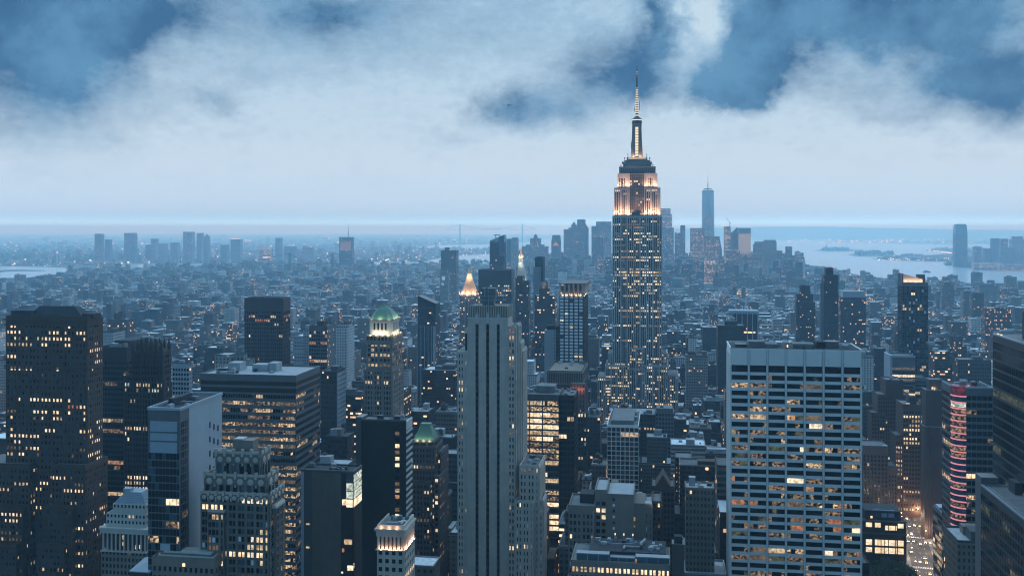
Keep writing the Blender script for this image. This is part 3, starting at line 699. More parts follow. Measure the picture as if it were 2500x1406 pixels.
for i in range(4):
    za, zb = b.z(1155 + 20 * (i + 1)), b.z(1157 + 20 * i)
    m = [L_COOL, L_COOL, L_COOL, L_HOT][i]
    if i: b.panes.append(((x1 - 3.4, -.16, za), (x1 - .3, -.1, zb), m, True, -1))
    for k in range(8): b.panes.append(((x1 + .02, .3 + k * (d - .5) / 8, za), (x1 + .12, .1 + (k + 1) * (d - .5) / 8, zb), m, True, 0))
for (pa, pb, ya, yb, m) in ((836, 855, 1216, 1230, L_HOT), (841, 860, 1313, 1325, L_MID), (836, 841, 1334, 1345, L_RED), (849, 864, 1376, 1388, L_HOT), (866, 882, 1370, 1380, L_MID), (834, 838, 1392, 1396, L_HOT), (748, 756, 1278, 1282, L_MID), (748, 756, 1335, 1339, L_MID)):
    b.panes.append(((b.x(pa), -.5, b.z(yb)), (b.x(min(pb, 863)), -.3, b.z(ya)), m, True, -1))
P = b.part('parapet_edging', GREYP); P.box(x0 - .1, x1 + .3, -.4, .3, z1, z1 + 1); P.box(x1 - .3, x1 + .3, .3, d, z1, z1 + 1); P.box(x0 - .1, x0 + .4, .3, d, z1, z1 + 1); P.box(x0, x1, d - .4, d, z1, z1 + 1)
b.block(x0 + .5, x1 - .5, .4, d - .5, z1, z1 + .1, 'roof_paving', ROOF_DARK); b.clutter(x0, x1, .5, d - .5, z1 + .1, 9, .55); b.note(x0, x1, 0, d, z1); b.done()

# -- black slab with white side fins
b = Bld('black_slab_tower', 'black slab tower with one column of lit windows and white slats on its side', 'skyscraper', 882, 991, 600, 'black slab with white side fins')
x0, x1 = b.x(882), b.x(991); z1 = b.z(1028); d = b.dep(1005, x1)
b.block(x0, x1, 0, d, 0, z1, 'wall_cladding', BLACK)
for i in range(12): b.block(x0 + (i + .5) * (x1 - x0) / 12 - .12, x0 + (i + .5) * (x1 - x0) / 12 + .12, -.18, 0, 0, z1 - 2, 'front_mullion', BLACK)
cx = b.x(965)
for k in range(22):
    m = pick([(L_HOT, 3), (L_MID, 3), (L_DIM, 2), (G_DARK, 5), (L_RED, 1)]); z = z1 - 8 - k * 3.8
    b.panes.append(((cx, -.3, z), (cx + 2.6, -.2, z + 2.2), m, m is not G_DARK, -1))
for k in range(30):
    z = z1 - 7 - k * 3.8; mb = b.part('side_slat', TRAV); mb.box(x1, x1 + .6, .2, d, z, z + 1.35)
b.block(x1 - .2, x1 + .5, .1, d, z1 - 5, z1 + .4, 'side_panel', TRAV); b.block(x0 - 4.5, x0 - .05, 3, d, 0, z1 + 1.5, 'stair_core', BLUEGREY)
P = b.part('parapet_edging', GREYP); P.box(x0 - .1, x1 + .2, -.3, .3, z1, z1 + 1.1); P.box(x0 - .1, x0 + .3, .3, d, z1, z1 + 1.1); P.box(x0, x1, d - .3, d, z1, z1 + 1.1)
b.block(x0 + .4, x1 - .4, .4, d - .5, z1, z1 + .1, 'roof_paving', ROOF); b.clutter(x0, x1, .5, d - .5, z1 + .1, 6, .7); b.note(x0 - 4.5, x1, 0, d, z1); b.done()

# -- lower green-roofed tower
b = Bld('green_hip_tower', 'brown tower with small green copper hip roof, second and lower of the two copper roofs', 'skyscraper', 1008, 1062, 690, 'lower copper-roofed tower')
st = dict(wall=STONE_T, bay=2.4, fl=3.8, pier=1.0, spd=1.7, pr=.35, group=2, gp=1.5, lit=.24, corr=.9, topblank=1)
x0, x1, y0, y1, z1 = b.tier(1008, 1062, 1092, far=1080, st=st)
X = b.tier(1008, 1060, 1076, d=16, yl=1, z0=z1, st=dict(st, lit=.0, bay=5, fl=4, pier=.6), parapet=.6)
mb = b.part('copper_roof', COPPER); xa0, xa1 = X[0] + .3, X[1] - .3
zr = b.z(1036, 0, 7); mb.frus(xa0, xa1, X[2] + .3, X[3] - .3, X[4], b.x(1028, 7), b.x(1050, 7), X[2] + 5.5, X[3] - 5.5, zr)
for i in range(7):
    t = i / 6; mb.tube((xa0 + (xa1 - xa0) * t, X[2] + .3, X[4]), (b.x(1028, 7) + (b.x(1050, 7) - b.x(1028, 7)) * t, X[2] + 5.5, zr), .16, 5)
mb.box(b.x(1028, 7) - .3, b.x(1050, 7) + .3, X[2] + 5.2, X[3] - 5.2, zr, zr + .7)
for f in (.2, .5, .8): b.lamp(xa0 + (xa1 - xa0) * f, X[2] - .9, X[4] + .4, 420, (.8, 1, .7), .3)
b.tier(1062, 1076, 1105, d=24, yl=6, st=st); b.tier(1000, 1050, 1180, d=5, yl=-5.5, st=st); b.tier(1060, 1072, 1165, d=26, yl=-3, st=st)
b.done()

# -- colonnade-crowned corner building, uplit
b = Bld('uplit_colonnade_building', 'stone corner building with its top colonnade glowing in warm uplights', 'office building', 921, 986, 450, 'uplit colonnade building')
st = dict(wall=STONE, bay=3.0, fl=3.7, pier=1.4, spd=1.8, pr=.3, group=1, lit=.03, corr=.3)
x0, x1 = b.x(921), b.x(986); d = b.dep(1011, x1); zc0, zc1 = b.z(1341), b.z(1309); z1 = b.z(1290)
b.block(x0, x1, 0, d, 0, zc0, 'wall_cladding', STONE); b.face(x0, 0, 1, 0, 0, -1, x1 - x0, 0, zc0 - .5, st); b.face(x1, 0, 0, 1, 1, 0, d, 0, zc0 - .5, st)
b.block(x0 + 1.3, x1 - 1.3, 1.3, d, zc0, zc1, 'wall_cladding', BRICK_DK2)
E = b.part('entablature', STONE); E.box(x0 - .4, x1 + .4, -.4, d, zc1, z1 - 1); E.box(x0 - 1.1, x1 + 1.1, -1.1, d, z1 - 1, z1); E.box(x0 - .7, x1 + .7, -.7, d, zc0 - .5, zc0)
for i in range(7):
    c = x0 + .6 + i * (x1 - x0 - 1.2) / 6; mb = MB(); mb.box(c - .5, c + .5, -.2, 1.0, zc0, zc1); mb.build('column', STONE, b.root)
for i in range(8):
    c = .6 + (i + 1) * (d - 1.2) / 8; mb = MB(); mb.box(x1 - 1.0, x1 + .2, c - .45, c + .45, zc0, zc1); mb.build('column', STONE, b.root)
for i in range(6): b.lamp(x0 + .6 + (i + .5) * (x1 - x0 - 1.2) / 6, -.55, zc0 + .5, 260, (1, .62, .40), .12)
for i in range(7): b.lamp(x1 + .55, .6 + (i + .5) * (d - 1.2) / 7, zc0 + .5, 260, (1, .62, .40), .12)
P = b.part('parapet_edging', STONE); P.box(x0, x1, 0, .5, z1, z1 + 1.6); P.box(x1 - .5, x1, .5, d, z1, z1 + 1.6); P.box(x0, x0 + .5, .5, d, z1, z1 + 1.6)
for i in range(3): b.lamp(x0 + 2 + i * 3.6, -.9, z1 + .6, 110, (1, .66, .45), .1)
b.block(x0 + .6, x1 - .6, .6, d - .2, z1, z1 + .15, 'roof_paving', ROOF); b.clutter(x0, x1, 1, d - 1, z1 + .15, 9, .55); b.note(x0, x1, 0, d, z1); b.done()

# -- tall copper-roofed tower with floodlit lantern
b = Bld('copper_roof_tower', 'tall stone tower with floodlit lantern storey under a bright green copper pyramid roof', 'skyscraper', 889, 957, 800, 'floodlit copper-roofed tower')
st = dict(wall=STONE_D, bay=2.5, fl=4.1, pier=1.0, spd=1.75, pr=.5, group=3, gp=2.3, lit=.16, corr=.9, rows={0: .3, 9: .3, 15: .5, 16: .35, 17: .75, 18: .6})
x0, x1, y0, y1, z1 = b.tier(889, 957, 905, far=985, st=st, trim=STONE) if False else b.tier(889, 957, 905, far=985, st=st)
X = b.tier(895, 955, 838, d=y1 - 3, yl=1.5, z0=z1, st=dict(st, bay=3.2, rows={0: .8, 1: .2, 2: .5, 3: .5, 4: .6, 5: .3}, lit=.3))
b.part('cornice_trim', STONE_D).box(X[0] - .9, X[1] + .9, X[2] - .9, X[3] + .4, X[4] - 1.2, X[4] + .4); b.part('cornice_trim', STONE_D).box(x0 - .7, x1 + .7, y0 - .7, y1, z1 - 1.0, z1)
X1 = b.tier(893, 957, 822, d=y1 - 4, yl=.8, z0=X[4], st=dict(st, bay=3, fl=5, lit=0, spd=2), parapet=1.4)
zo0 = X1[4]; zo1 = b.z(783, 0, 4); xo0, xo1, yo0, yo1 = b.x(899, 3), b.x(957, 3), 3.0, y1 - 6
ch = 4.0; octo = [(xo0 + ch, yo0), (xo1 - ch, yo0), (xo1, yo0 + ch), (xo1, yo1 - ch), (xo1 - ch, yo1), (xo0 + ch, yo1), (xo0, yo1 - ch), (xo0, yo0 + ch)]
b.part('lantern_storey', STONE_P).prism(octo, zo0, zo1)
for i in range(4):
    c = xo0 + ch + 1.2 + i * (xo1 - xo0 - 2 * ch - 2.4) / 3; b.block(c - .7, c + .7, yo0 - .12, yo0, zo0 + (zo1 - zo0) * .42, zo0 + (zo1 - zo0) * .86, 'lantern_window', G_DARK)
for i in range(6):
    c = yo0 + ch + 1.2 + i * (yo1 - yo0 - 2 * ch - 2.4) / 5; b.block(xo1, xo1 + .12, c - .6, c + .6, zo0 + (zo1 - zo0) * .35, zo0 + (zo1 - zo0) * .86, 'lantern_window', G_DARK)
e = .7; oc2 = [(x + (e if x > (xo0 + xo1) / 2 else -e), y + (e if y > (yo0 + yo1) / 2 else -e)) for x, y in octo]
b.part('lantern_cornice', STONE_D).prism(oc2, zo1, zo1 + 1.4)
mb = b.part('copper_roof', COPPER); zr = b.z(745, 0, 12); cx, cy = b.x(936, 14), (yo0 + yo1) / 2; k = len(octo)
sec = [(.97, 0), (.80, .33), (.52, .68), (.22, .93), (.10, 1.0)]; zo = zo1 + 1.4
rg = [[(cx * (1 - f) + x * f, cy * (1 - f) + y * f, zo + (zr - zo) * hh) for x, y in octo] for f, hh in sec]
for r0, r1 in zip(rg, rg[1:]):
    mb.add(r0 + r1, [(i, (i + 1) % k, k + (i + 1) % k, k + i) for i in range(k)])
    for pa, pb in zip(r0, r1): mb.tube(pa, pb, .28, 5)
b.block(cx - 1, cx + 1, cy - 2, cy + 2, zr - .3, zr + .8, 'roof_cap', COPPER)
for f in (.12, .38, .62, .88): b.lamp(xo0 + (xo1 - xo0) * f, yo0 - 2.4, zo0 + 1.6, 1100, (1, .90, .58), .3)
for f in (.15, .4, .65, .9): b.lamp(xo1 + 1.3, yo0 + (yo1 - yo0) * f, zo0 + 1.6, 600, (1, .90, .58), .3)
for f in (.1, .5, .9): b.lamp(xo0 + (xo1 - xo0) * f, yo0 - 1.2, zo1 + 2.2, 520, (.85, 1, .7), .3)
for f in (.2, .5, .8): b.lamp(xo1 + 1.2, yo0 + (yo1 - yo0) * f, zo1 + 2.2, 520, (.85, 1, .7), .3)
b.done()

# -- dark brown tower with thin verticals
b = Bld('bronze_tower', 'dark brown windowed tower with slightly tapered top standing beyond the flat-roofed ribbon-window office', 'skyscraper', 597, 690, 1000, 'dark bronze tower')
st = dict(wall=BRONZE2, core=G_DARK, bay=2.2, fl=3.9, pier=.55, spd=1.5, pr=.5, sprel=.4, group=3, gp=1.2, lit=.05, corr=.8, topblank=12, rows={0: .0, 1: .6, 2: .35, 3: .1, 24: .5, 25: .4}, pal={'glass': [(G_DARK, 1)], 'lit': [(L_MID, 3), (L_HOT, 2), (L_RED, 2)]})
x0, x1, y0, y1, z1 = b.tier(597, 691, 731, far=708, st=st, parapet=1.5)
b.part('roof_plant_room', ROOF_DARK).frus(x0 + 3, x1 - 3, 3, y1 - 3, z1, x0 + 5, x1 - 5, 5, y1 - 5, z1 + 2.2)
b.done()
# -- tall grey stone tower with three dark slots
b = Bld('slotted_stone_tower', 'tall grey limestone tower with three dark vertical slots and rooftop tank frame', 'skyscraper', 1117, 1257, 600, 'stone tower with three dark slots')
x0, x1 = b.x(1142), b.x(1240)
st = dict(wall=STONE, bay=2.35, fl=4.05, pier=1.0, spd=1.75, pr=.45, lit=.12, corr=.2, run=.5, group=2, gp=1.9, topblank=.6, pal={'glass': [(G_DARK, 6), (G_BLUE, 1.2), (G_PALE, .5)], 'lit': [(L_HOT, 4), (L_MID, 3), (L_RED, 1), (L_DIM, 2)]})
stR = dict(st, lit=.05)
zc = b.z(776); dC = b.dep(1251, x1)
xs = [x0]
for pa, pb in ((1161, 1168.5), (1187, 1194.5), (1213, 1220)):
    xs += [b.x(pa), b.x(pb)]
xs.append(x1)
b.block(x0, x1, .9, dC, 0, zc, 'wall_cladding', STONE)
for i in range(0, len(xs), 2): b.block(xs[i], xs[i + 1], -.35, .9, 0, zc, 'front_pier', STONE)
for i in range(1, len(xs) - 1, 2):
    a, c = xs[i], xs[i + 1]; b.block(a, c, .6, .9, 0, b.z(792), 'dark_slot', BLACK); b.block(a, c, .2, .9, b.z(790), zc - .05, 'slot_head', STONE)
    mb = b.part('slot_finial', STONE_P); mb.prism([(a, -.6), (c, -.6), (c, .3), (a, .3)], b.z(789), [b.z(771)] * 2 + [b.z(771)] * 2); mb.frus(a, c, -.6, .3, b.z(771), (a + c) / 2 - .1, (a + c) / 2 + .1, -.4, .1, b.z(763))
    for k in range(46): b.panes.append(((a + .1, .5, b.z(795) - k * 4.05 - 2), (c - .1, .6, b.z(795) - k * 4.05), G_DARK, False, -1))
b.block(x0 - .1, x1 + .1, -.5, .9, zc - .7, zc + .2, 'string_course', STONE_P)
za = b.z(747); xa0, xa1 = b.x(1147), b.x(1240)
b.block(xa0, xa1, .3, dC - 1, zc, za, 'attic', STONE_D)
for i in range(17):
    c = xa0 + .3 + i * (xa1 - xa0 - .6) / 16; h = .6 if i % 2 else 0; b.block(c - .22, c + .22, -.15, .3, zc + .2, za + h, 'attic_rib', STONE)
for i in range(8):
    c = .8 + i * (dC - 2) / 7; b.block(xa1, xa1 + .4, c - .22, c + .22, zc + .2, za + .4, 'attic_rib', STONE)
# rooftop frame, tank and pipes
F0 = b.part('roof_tank', BLUEGREY); fx0, fx1 = b.x(1171, 6), b.x(1218, 6)
F0.box(fx0 + 1.5, fx1 - 2, 5, 11, za + 4.5, b.z(703, 0, 6)); F0.box(fx0 + 2, fx1 - 3, 5, 11, za, za + 4.4)
fr = b.part('roof_frame', STEEL)
for zz in (za + 3.2, za + 5.6):
    for yy in (3.2, 12): fr.tube((fx0 - 1, yy, zz), (fx1 + 3, yy, zz), .16)
    for xx in (fx0 - 1, fx1 + 3): fr.tube((xx, 3.2, zz), (xx, 12, zz), .16)
for xx in (fx0 - 1, (fx0 + fx1) / 2, fx1 + 3):
    for yy in (3.2, 12): fr.tube((xx, yy, za), (xx, yy, za + 6.6), .17)
for xx in (fx1 - 1.2, fx1 + .6, fx1 + 2.0, fx0 + 3.5):
    pp = b.part('roof_pipe', STEEL); zt = b.z(705, 0, 6)
    pp.tube((xx, 4.4, za + 5), (xx, 4.4, zt), .32); pp.tube((xx, 4.4, zt), (xx + .9, 4.4, zt + 1.0), .32); pp.tube((xx + .9, 4.4, zt + 1.0), (xx + 2.0, 4.4, zt + .4), .32); pp.tube((xx + 2.0, 4.4, zt + .4), (xx + 2.0, 4.4, zt - 2), .32)
L = b.part('roof_truss', STEEL); lx0, lx1 = b.x(1128, 3), b.x(1163, 3)
for i in range(6):
    t0, t1 = lx0 + (lx1 - lx0) * i / 6, lx0 + (lx1 - lx0) * (i + 1) / 6; zq = b.z(738)
    L.tube((t0, 2, zq), (t1, 2, zq), .14); L.tube((t0, 2, zq + 2.2), (t1, 2, zq + 2.2), .14); L.tube((t0, 2, zq), (t1, 2, zq + 2.2), .12)
L.tube((b.x(1138, 3), 2, b.z(860)), (b.x(1138, 3), 2, b.z(735)), .7); L.tube((b.x(1146, 3), 2, zc), (b.x(1146, 3), 2, b.z(735)), .45)
b.block(b.x(1134), b.x(1142), .5, dC - 4, b.z(861), b.z(803), 'shoulder', STONE); b.block(b.x(1135.5), b.x(1140), .35, .5, b.z(856), b.z(815), 'shoulder_window', G_DARK)
b.tier(1117, 1142, 861, d=30, yl=.4, st=st, sides='F'); b.part('wing_cap', STONE_P).box(b.x(1116), b.x(1142), .1, 2, b.z(863), b.z(858))
X = b.tier(1240, 1258, 801, d=dC + 4, yl=.4, st=dict(st, rows={0: .7, 1: .5, 5: .6, 6: .5}), R=None) if False else b.tier(1240, 1258, 801, d=dC + 4, yl=.4, st=dict(st, bay=2.2, rows={1: .6, 2: .0, 4: .6, 5: .5, 6: .6, 7: .7}))
for k, (pa, pb, pt, yl, dd) in enumerate(((1258, 1264, 796, 5, 14), (1258, 1270, 838, 9, 16), (1258, 1275, 858, 13, 20))):
    b.tier(pa, pb, pt, d=dd, yl=yl, st=dict(stR, group=1, bay=2.6, pier=1.5, gp=1.5), sides='FR', note=False)
Xb = b.tier(1268, 1316, 1140, far=1330, yl=-4, st=dict(st, lit=.08, rows={0: .5, 1: .1})); b.clutter(Xb[0], Xb[1], Xb[2], Xb[3], Xb[4], 5, .6)
b.tier(1258, 1302, 1225, d=6, yl=-8, st=dict(st, lit=.06)); b.tier(1316, 1326, 1222, d=16, yl=-4, st=stR)
b.note(x0, x1, 0, dC, zc); b.done()

# -- brightly lit office block behind it
b = Bld('bright_office_block', 'office block almost fully lit floor by floor, beside the stone tower with three slots', 'office building', 1262, 1364, 690, 'almost fully lit office block')
st = dict(wall=GREYP, core=G_DARK, bay=2.0, fl=4.1, pier=.15, spd=1.25, pr=.25, sprel=1.3, lit=.78, corr=.35, run=.85, topblank=3.5, lowp=.55, rows={0: .55, 1: .95, 2: 1, 3: 1, 4: .95, 5: 1, 6: .9}, pal={'glass': [(G_DARK, 1)], 'lit': [(L_ROOM, 6), (L_HOT, 4), (L_MID, 2), (L_ROOMD, 2)]})
x0, x1, y0, y1, z1 = b.tier(1262, 1364, 966, d=32, st=st, sides='F')
for k, c in enumerate((.3, .62)): b.block(x0 + (x1 - x0) * c - .4, x0 + (x1 - x0) * c + .4, -.5, 0, 0, z1 - 3, 'front_pier', GREYP)
b.clutter(x0, x1, 3, y1 - 3, z1 + .1, 9, .9); b.block(x0 + 12, x1 - 4, 12, 26, z1, z1 + 5, 'roof_plant_room', ROOF); b.done()
b = Bld('dark_office_block', 'nearly unlit black office slab on the right of the almost fully lit office block', 'office building', 1366, 1400, 700, None, nwin=60)
st = dict(wall=BLACK, core=BLACK, bay=2.4, fl=4.1, pier=.5, spd=1.4, pr=.25, lit=.04, corr=.9, topblank=2)
x0, x1, y0, y1, z1 = b.tier(1366, 1402, 968, d=30, st=st); b.clutter(x0, x1, 2, y1 - 2, z1 + .1, 4, .7); b.done()

# -- ornate dark building with a red-lit loggia
b = Bld('red_loggia_building', 'dark ornate building with a red lit loggia under its top cornice', 'office building', 1335, 1418, 905, 'building with red lit loggia')
st = dict(wall=BRICK_DK2, bay=2.6, fl=4.2, pier=1.0, spd=1.6, lit=.1, corr=.8, pr=.4, group=3, gp=1.8)
x0, x1, y0, y1, z1 = b.tier(1336, 1420, 908, far=1433, st=dict(st, topblank=14, lit=.05))
b.part('cornice_trim', STONE_D).box(x0 - 1, x1 + 1, -1, y1, z1 - 1, z1 + .3); b.part('cornice_trim', STONE_D).box(x0 - .7, x1 + .7, -.7, y1, b.z(937) - .3, b.z(937) + .6)
for i in range(15):
    c = x0 + 1 + i * (x1 - x0 - 2) / 14; b.block(c - .35, c + .35, -.75, 0, b.z(936), z1 - 1, 'attic_rib', STONE_D)
X = b.tier(1392, 1428, 938, d=10, yl=-11, st=dict(st, wall=STONE_T, bay=2.7, pier=1.4, fl=4.4, spd=2.0, lit=0, rows={0: 0, 1: 0, 3: .3, 5: .4}, topblank=.5, group=1), parapet=.6)
for i in range(5): b.lamp(X[0] + 1.2 + i * (X[1] - X[0] - 2.4) / 4, -13.0, X[4] - 4.6, 380, (1, .28, .14), .3)
for i in range(3): b.lamp(b.x(1345) + i * 2, -1.6, b.z(948), 200, (1, .3, .15), .3)
b.tier(1338, 1352, 950, d=5, yl=-6, st=st, note=False); b.clutter(x0, x1, 2, y1 - 2, z1 + .1, 6, .8)
b.tier(1404, 1432, 1010, d=9, yl=-21, st=dict(st, wall=BRICK_DK2, lit=.3, bay=2.6), parapet=.8); b.done()

# -- hotel tower with a flaring uplit crown and gridded pale windows
b = Bld('flared_crown_tower', 'slim tower with pale gridded windows and a flared crown glowing from uplights', 'skyscraper', 1366, 1424, 1000, 'flared-crown gridded tower')
st = dict(wall=BRONZE, core=G_DARK, bay=4.7, fl=3.28, pier=1.35, spd=1.15, pr=.35, lit=.05, corr=.2, topblank=.3, pal={'glass': [(G_PALE, 8), (G_BLUE, .4)], 'lit': [(L_COOL, 2), (L_MID, 1), (L_HOT, 1)]})
x0, x1, y0, y1, z1 = b.tier(1366, 1424, 723, far=1435, st=dict(st, R=dict(st, glass=[(G_DARK, 1)])), parapet=0)
zt = b.z(693); fl = b.part('crown_fin', STONE_T); cw = 1.6
b.block(x0 + 1.5, x1 - 1.5, 1.5, y1 - 1.5, z1, zt - 3, 'crown_core', BRONZE2)
for i in range(6):
    c = x0 + .7 + i * (x1 - x0 - 1.4) / 5; mb = MB()
    mb.frus(c - .65, c + .65, -.1, 1.6, z1, c - .9, c + .9, -3.0, 1.6, zt); mb.build('crown_fin', STONE, b.root)
for i in range(4):
    c = .9 + i * (y1 - 1.8) / 3; mb = MB(); mb.frus(x1 - 1.6, x1 + .1, c - .6, c + .6, z1, x1 - 1.6, x1 + 3.0, c - .8, c + .8, zt); mb.build('crown_fin', STONE, b.root)
b.part('crown_rim', BRONZE).box(x0 - 1.5, x1 + 3, -3, y1 + 2, zt, zt + .6)
for i in range(5): b.lamp(x0 + .7 + (i + .5) * (x1 - x0 - 1.4) / 5, .7, z1 + .8, 1200, (1, .70, .38), .3)
for i in range(3): b.lamp(x1 - .2, .9 + (i + .5) * (y1 - 1.8) / 3, z1 + .8, 1000, (1, .70, .38), .3)
b.done()
b = Bld('pale_panel_tower', 'pale panelled slab with one column of small dark windows left of the flared-crown gridded tower', 'apartment tower', 1329, 1357, 1040, 'pale panelled slab', nwin=40)
st = dict(wall=WHITE, bay=2.6, fl=3.6, pier=1.6, spd=2.3, lit=.0, pr=.1)
x0, x1 = b.x(1329), b.x(1357); z1 = b.z(806); b.block(x0, x1, 0, 14, 0, z1, 'wall_cladding', WHITE)
b.face(x1 - 2.4, -.05, 1, 0, 0, -1, 2.3, 0, z1, st); b.tier(1357, 1366, 800, d=12, yl=2, st=dict(st, wall=GREYP)); b.block(x0 + 2, x1 - 1, 3, 10, z1, z1 + 5, 'roof_plant_room', BRICK_DK2); b.note(x0, x1, 0, 14, z1); b.done()

# -- the great art deco skyscraper
b = Bld('spire_skyscraper', 'tallest art deco skyscraper with floodlit upper setbacks, glowing mast and needle antenna', 'skyscraper', 1495, 1615, 1250, 'tall spired skyscraper')
LIME = wall_mat('skyscraper_limestone', (0.22, 0.19, 0.165), 0.75, 0.2); LIME_P = wall_mat('limestone_piers', (0.46, 0.43, 0.40), 0.7, 0.15); LIME_U = wall_mat('upper_limestone', (0.40, 0.36, 0.33), 0.75, 0.15)
SPAND = wall_mat('dark_spandrel', (0.06, 0.05, 0.045), 0.5, 0.25)
st = dict(wall=LIME_P, band=SPAND, core=SPAND, bay=2.6, fl=3.72, pier=.95, spd=1.75, pr=.6, sprel=.35, group=3, gp=1.9, lit=.3, corr=1.0, run=.3, topblank=1.5,
          pal={'glass': [(G_DARK, 1)], 'lit': [(L_HOT, 6), (L_MID, 4), (L_DIM, 3), (L_RED, .4)]},
          rows={1: .5, 2: .75, 7: .55, 8: .2, 13: .7, 14: .55, 17: .6, 18: .65, 19: .6, 22: .4, 24: .4, 25: .3, 28: .35, 30: .3, 31: .75, 32: .1})
x0, x1, y0, y1, z1 = b.tier(1495, 1615, 529, d=40, st=st, parapet=1)
lowst = dict(st, lit=.34, corr=.5, rows={}, run=.2)
b.tier(1537, 1573, 850, d=5, yl=-3, st=dict(lowst, wall=LIME_P), sides='F', parapet=.8, note=False)
for (pl, pr, pt, yl, dd) in ((1484, 1495, 862, 2, 36), (1615, 1627, 862, 2, 36), (1477, 1537, 893, -8, 52), (1573, 1630, 893, -8, 52), (1459, 1478, 921, -4, 46), (1630, 1655, 916, -4, 46)):
    b.tier(pl, pr, pt, d=dd, yl=yl, st=lowst, sides='F' if pr < 1600 else 'FR', parapet=.8)
b.tier(1537, 1573, 900, d=8, yl=-6, st=lowst, sides='F', parapet=.8, note=False)
# floodlit setbacks: two wings either side of a recessed centre bay
cx0, cx1 = b.x(1537.5), b.x(1572.5)
zA, zB, zC = b.z(459), b.z(423), b.z(407)
up = dict(wall=LIME_U, band=SPAND, core=SPAND, bay=2.75, fl=3.72, pier=1.0, spd=1.75, pr=.6, sprel=.3, group=3, gp=2.6, lit=.12, corr=1.0, topblank=2.5, rows={7: .6, 8: .1, 12: .4}, pal=st['pal'])
xw0, xw1 = b.x(1499), b.x(1611)
b.block(xw0 + .5, xw1 - .5, 4.2, 36, z1, zA, 'wall_cladding', SPAND)
for (a, c) in ((xw0, cx0), (cx1, xw1)):
    b.block(a, c, 1.5, 37, z1, zA, 'wall_cladding', SPAND); b.face(a, 1.5, 1, 0, 0, -1, c - a, z1, zA, up); b.block(a - .2, c + .2, 1.0, 2, zA - .8, zA + .3, 'setback_coping', LIME_U)
b.face(xw1, 1.5, 0, 1, 1, 0, 34, z1, zA, up)
b.face(cx0, 4.2, 1, 0, 0, -1, cx1 - cx0, z1, zB, dict(st, wall=LIME, lit=.1, gp=1.2, rows={8: .6, 9: .3, 13: .5}))
xu0, xu1 = b.x(1507.5), b.x(1604.5); e2 = dict(up, gp=4.0, bay=3.6, fl=4.6, lit=.0, rows={}, topblank=6)
for (a, c) in ((xu0, cx0), (cx1, xu1)):
    b.block(a, c, 4.0, 34, zA, zB, 'wall_cladding', LIME_U); b.face(a, 4.0, 1, 0, 0, -1, c - a, zA, zB, e2)
    for i in range(4): b.block(a + (i + .5) * (c - a) / 4 - .35, a + (i + .5) * (c - a) / 4 + .35, 1.8, 2.5, zA, zA + 1.2, 'terrace_rail', LIME)
b.block(cx0, cx1, 4.3, 34, zA, zB + 2, 'wall_cladding', SPAND)
b.block(b.x(1511), b.x(1600), 5.5, 33, zB, zC, 'wall_cladding', LIME); b.block(b.x(1510.5), b.x(1600.5), 5.2, 33.3, zC - 1.2, zC + .4, 'setback_coping', LIME)
for i in range(18):
    c = b.x(1511) + .8 + i * (b.x(1600) - b.x(1511) - 1.6) / 17; b.block(c - .35, c + .35, 5.1, 5.5, zB + 1, zC - 1.2, 'attic_rib', SPAND)
WARMF = (1, .56, .34)
for (a, c) in ((xw0, cx0), (cx1, xw1)):
    for f in (.08, .36, .64, .92):
        x_ = a + (c - a) * f; near = (f > .9) if a == xw0 else (f < .1)
        b.uplight(x_, -4.2, z1 + .4, x_, 1.5, z1 + 13, 30000 if near else 19000, WARMF, .8, 100)
for f in (.1, .4, .7): b.uplight(xw1 + 5, 2 + 32 * f, z1 + .4, xw1, 2 + 32 * f, z1 + 13, 15000, WARMF, .8, 100)
for (a, c) in ((xu0, cx0), (cx1, xu1)):
    for f in (.12, .5, .88): b.uplight(a + (c - a) * f, -1.6, zA + .6, a + (c - a) * f, 4, zA + 9, 13000, WARMF, .6, 100)
# observation terraces
zD, zE = b.z(390), b.z(382)
ctr = (b.x(1533, 19) + b.x(1577, 19)) / 2; cy = 19
T = b.part('observation_terrace', LIME)
T.box(b.x(1521, 7), b.x(1590, 7), 7, 31, zC, zC + 5); T.box(b.x(1518, 6.5), b.x(1592, 6.5), 6.5, 31.5, zC + 5, zC + 6); T.box(b.x(1524, 9), b.x(1587, 9), 9, 29, zC + 6, zD)
T.box(b.x(1530, 10), b.x(1580, 10), 10, 28, zD, zE - .4)
b.block(b.x(1522, 7), b.x(1589, 7), 6.85, 7, zC + 1.2, zC + 3.2, 'observation_window', G_BLUE)
for i in range(26):
    c = b.x(1519, 6.6) + i * (b.x(1591, 6.6) - b.x(1519, 6.6)) / 25; b.block(c - .09, c + .09, 6.6, 6.75, zC + 6, zC + 8.2, 'terrace_fence', STEEL_DK)
GLOWB = plain_glow('mast_light_band', (1.0, .80, .52), 1.2); GLOWM = plain_glow('mast_glass', (1.0, .82, .50), 1.0)
b.block(b.x(1534, 10), b.x(1577, 10), 9.7, 10, zE - 2.2, zE - 1.3, 'light_band', GLOWB); b.block(b.x(1532, 10), b.x(1579, 10), 9.6, 10, zD - .9, zD - .1, 'light_band', GLOWB)
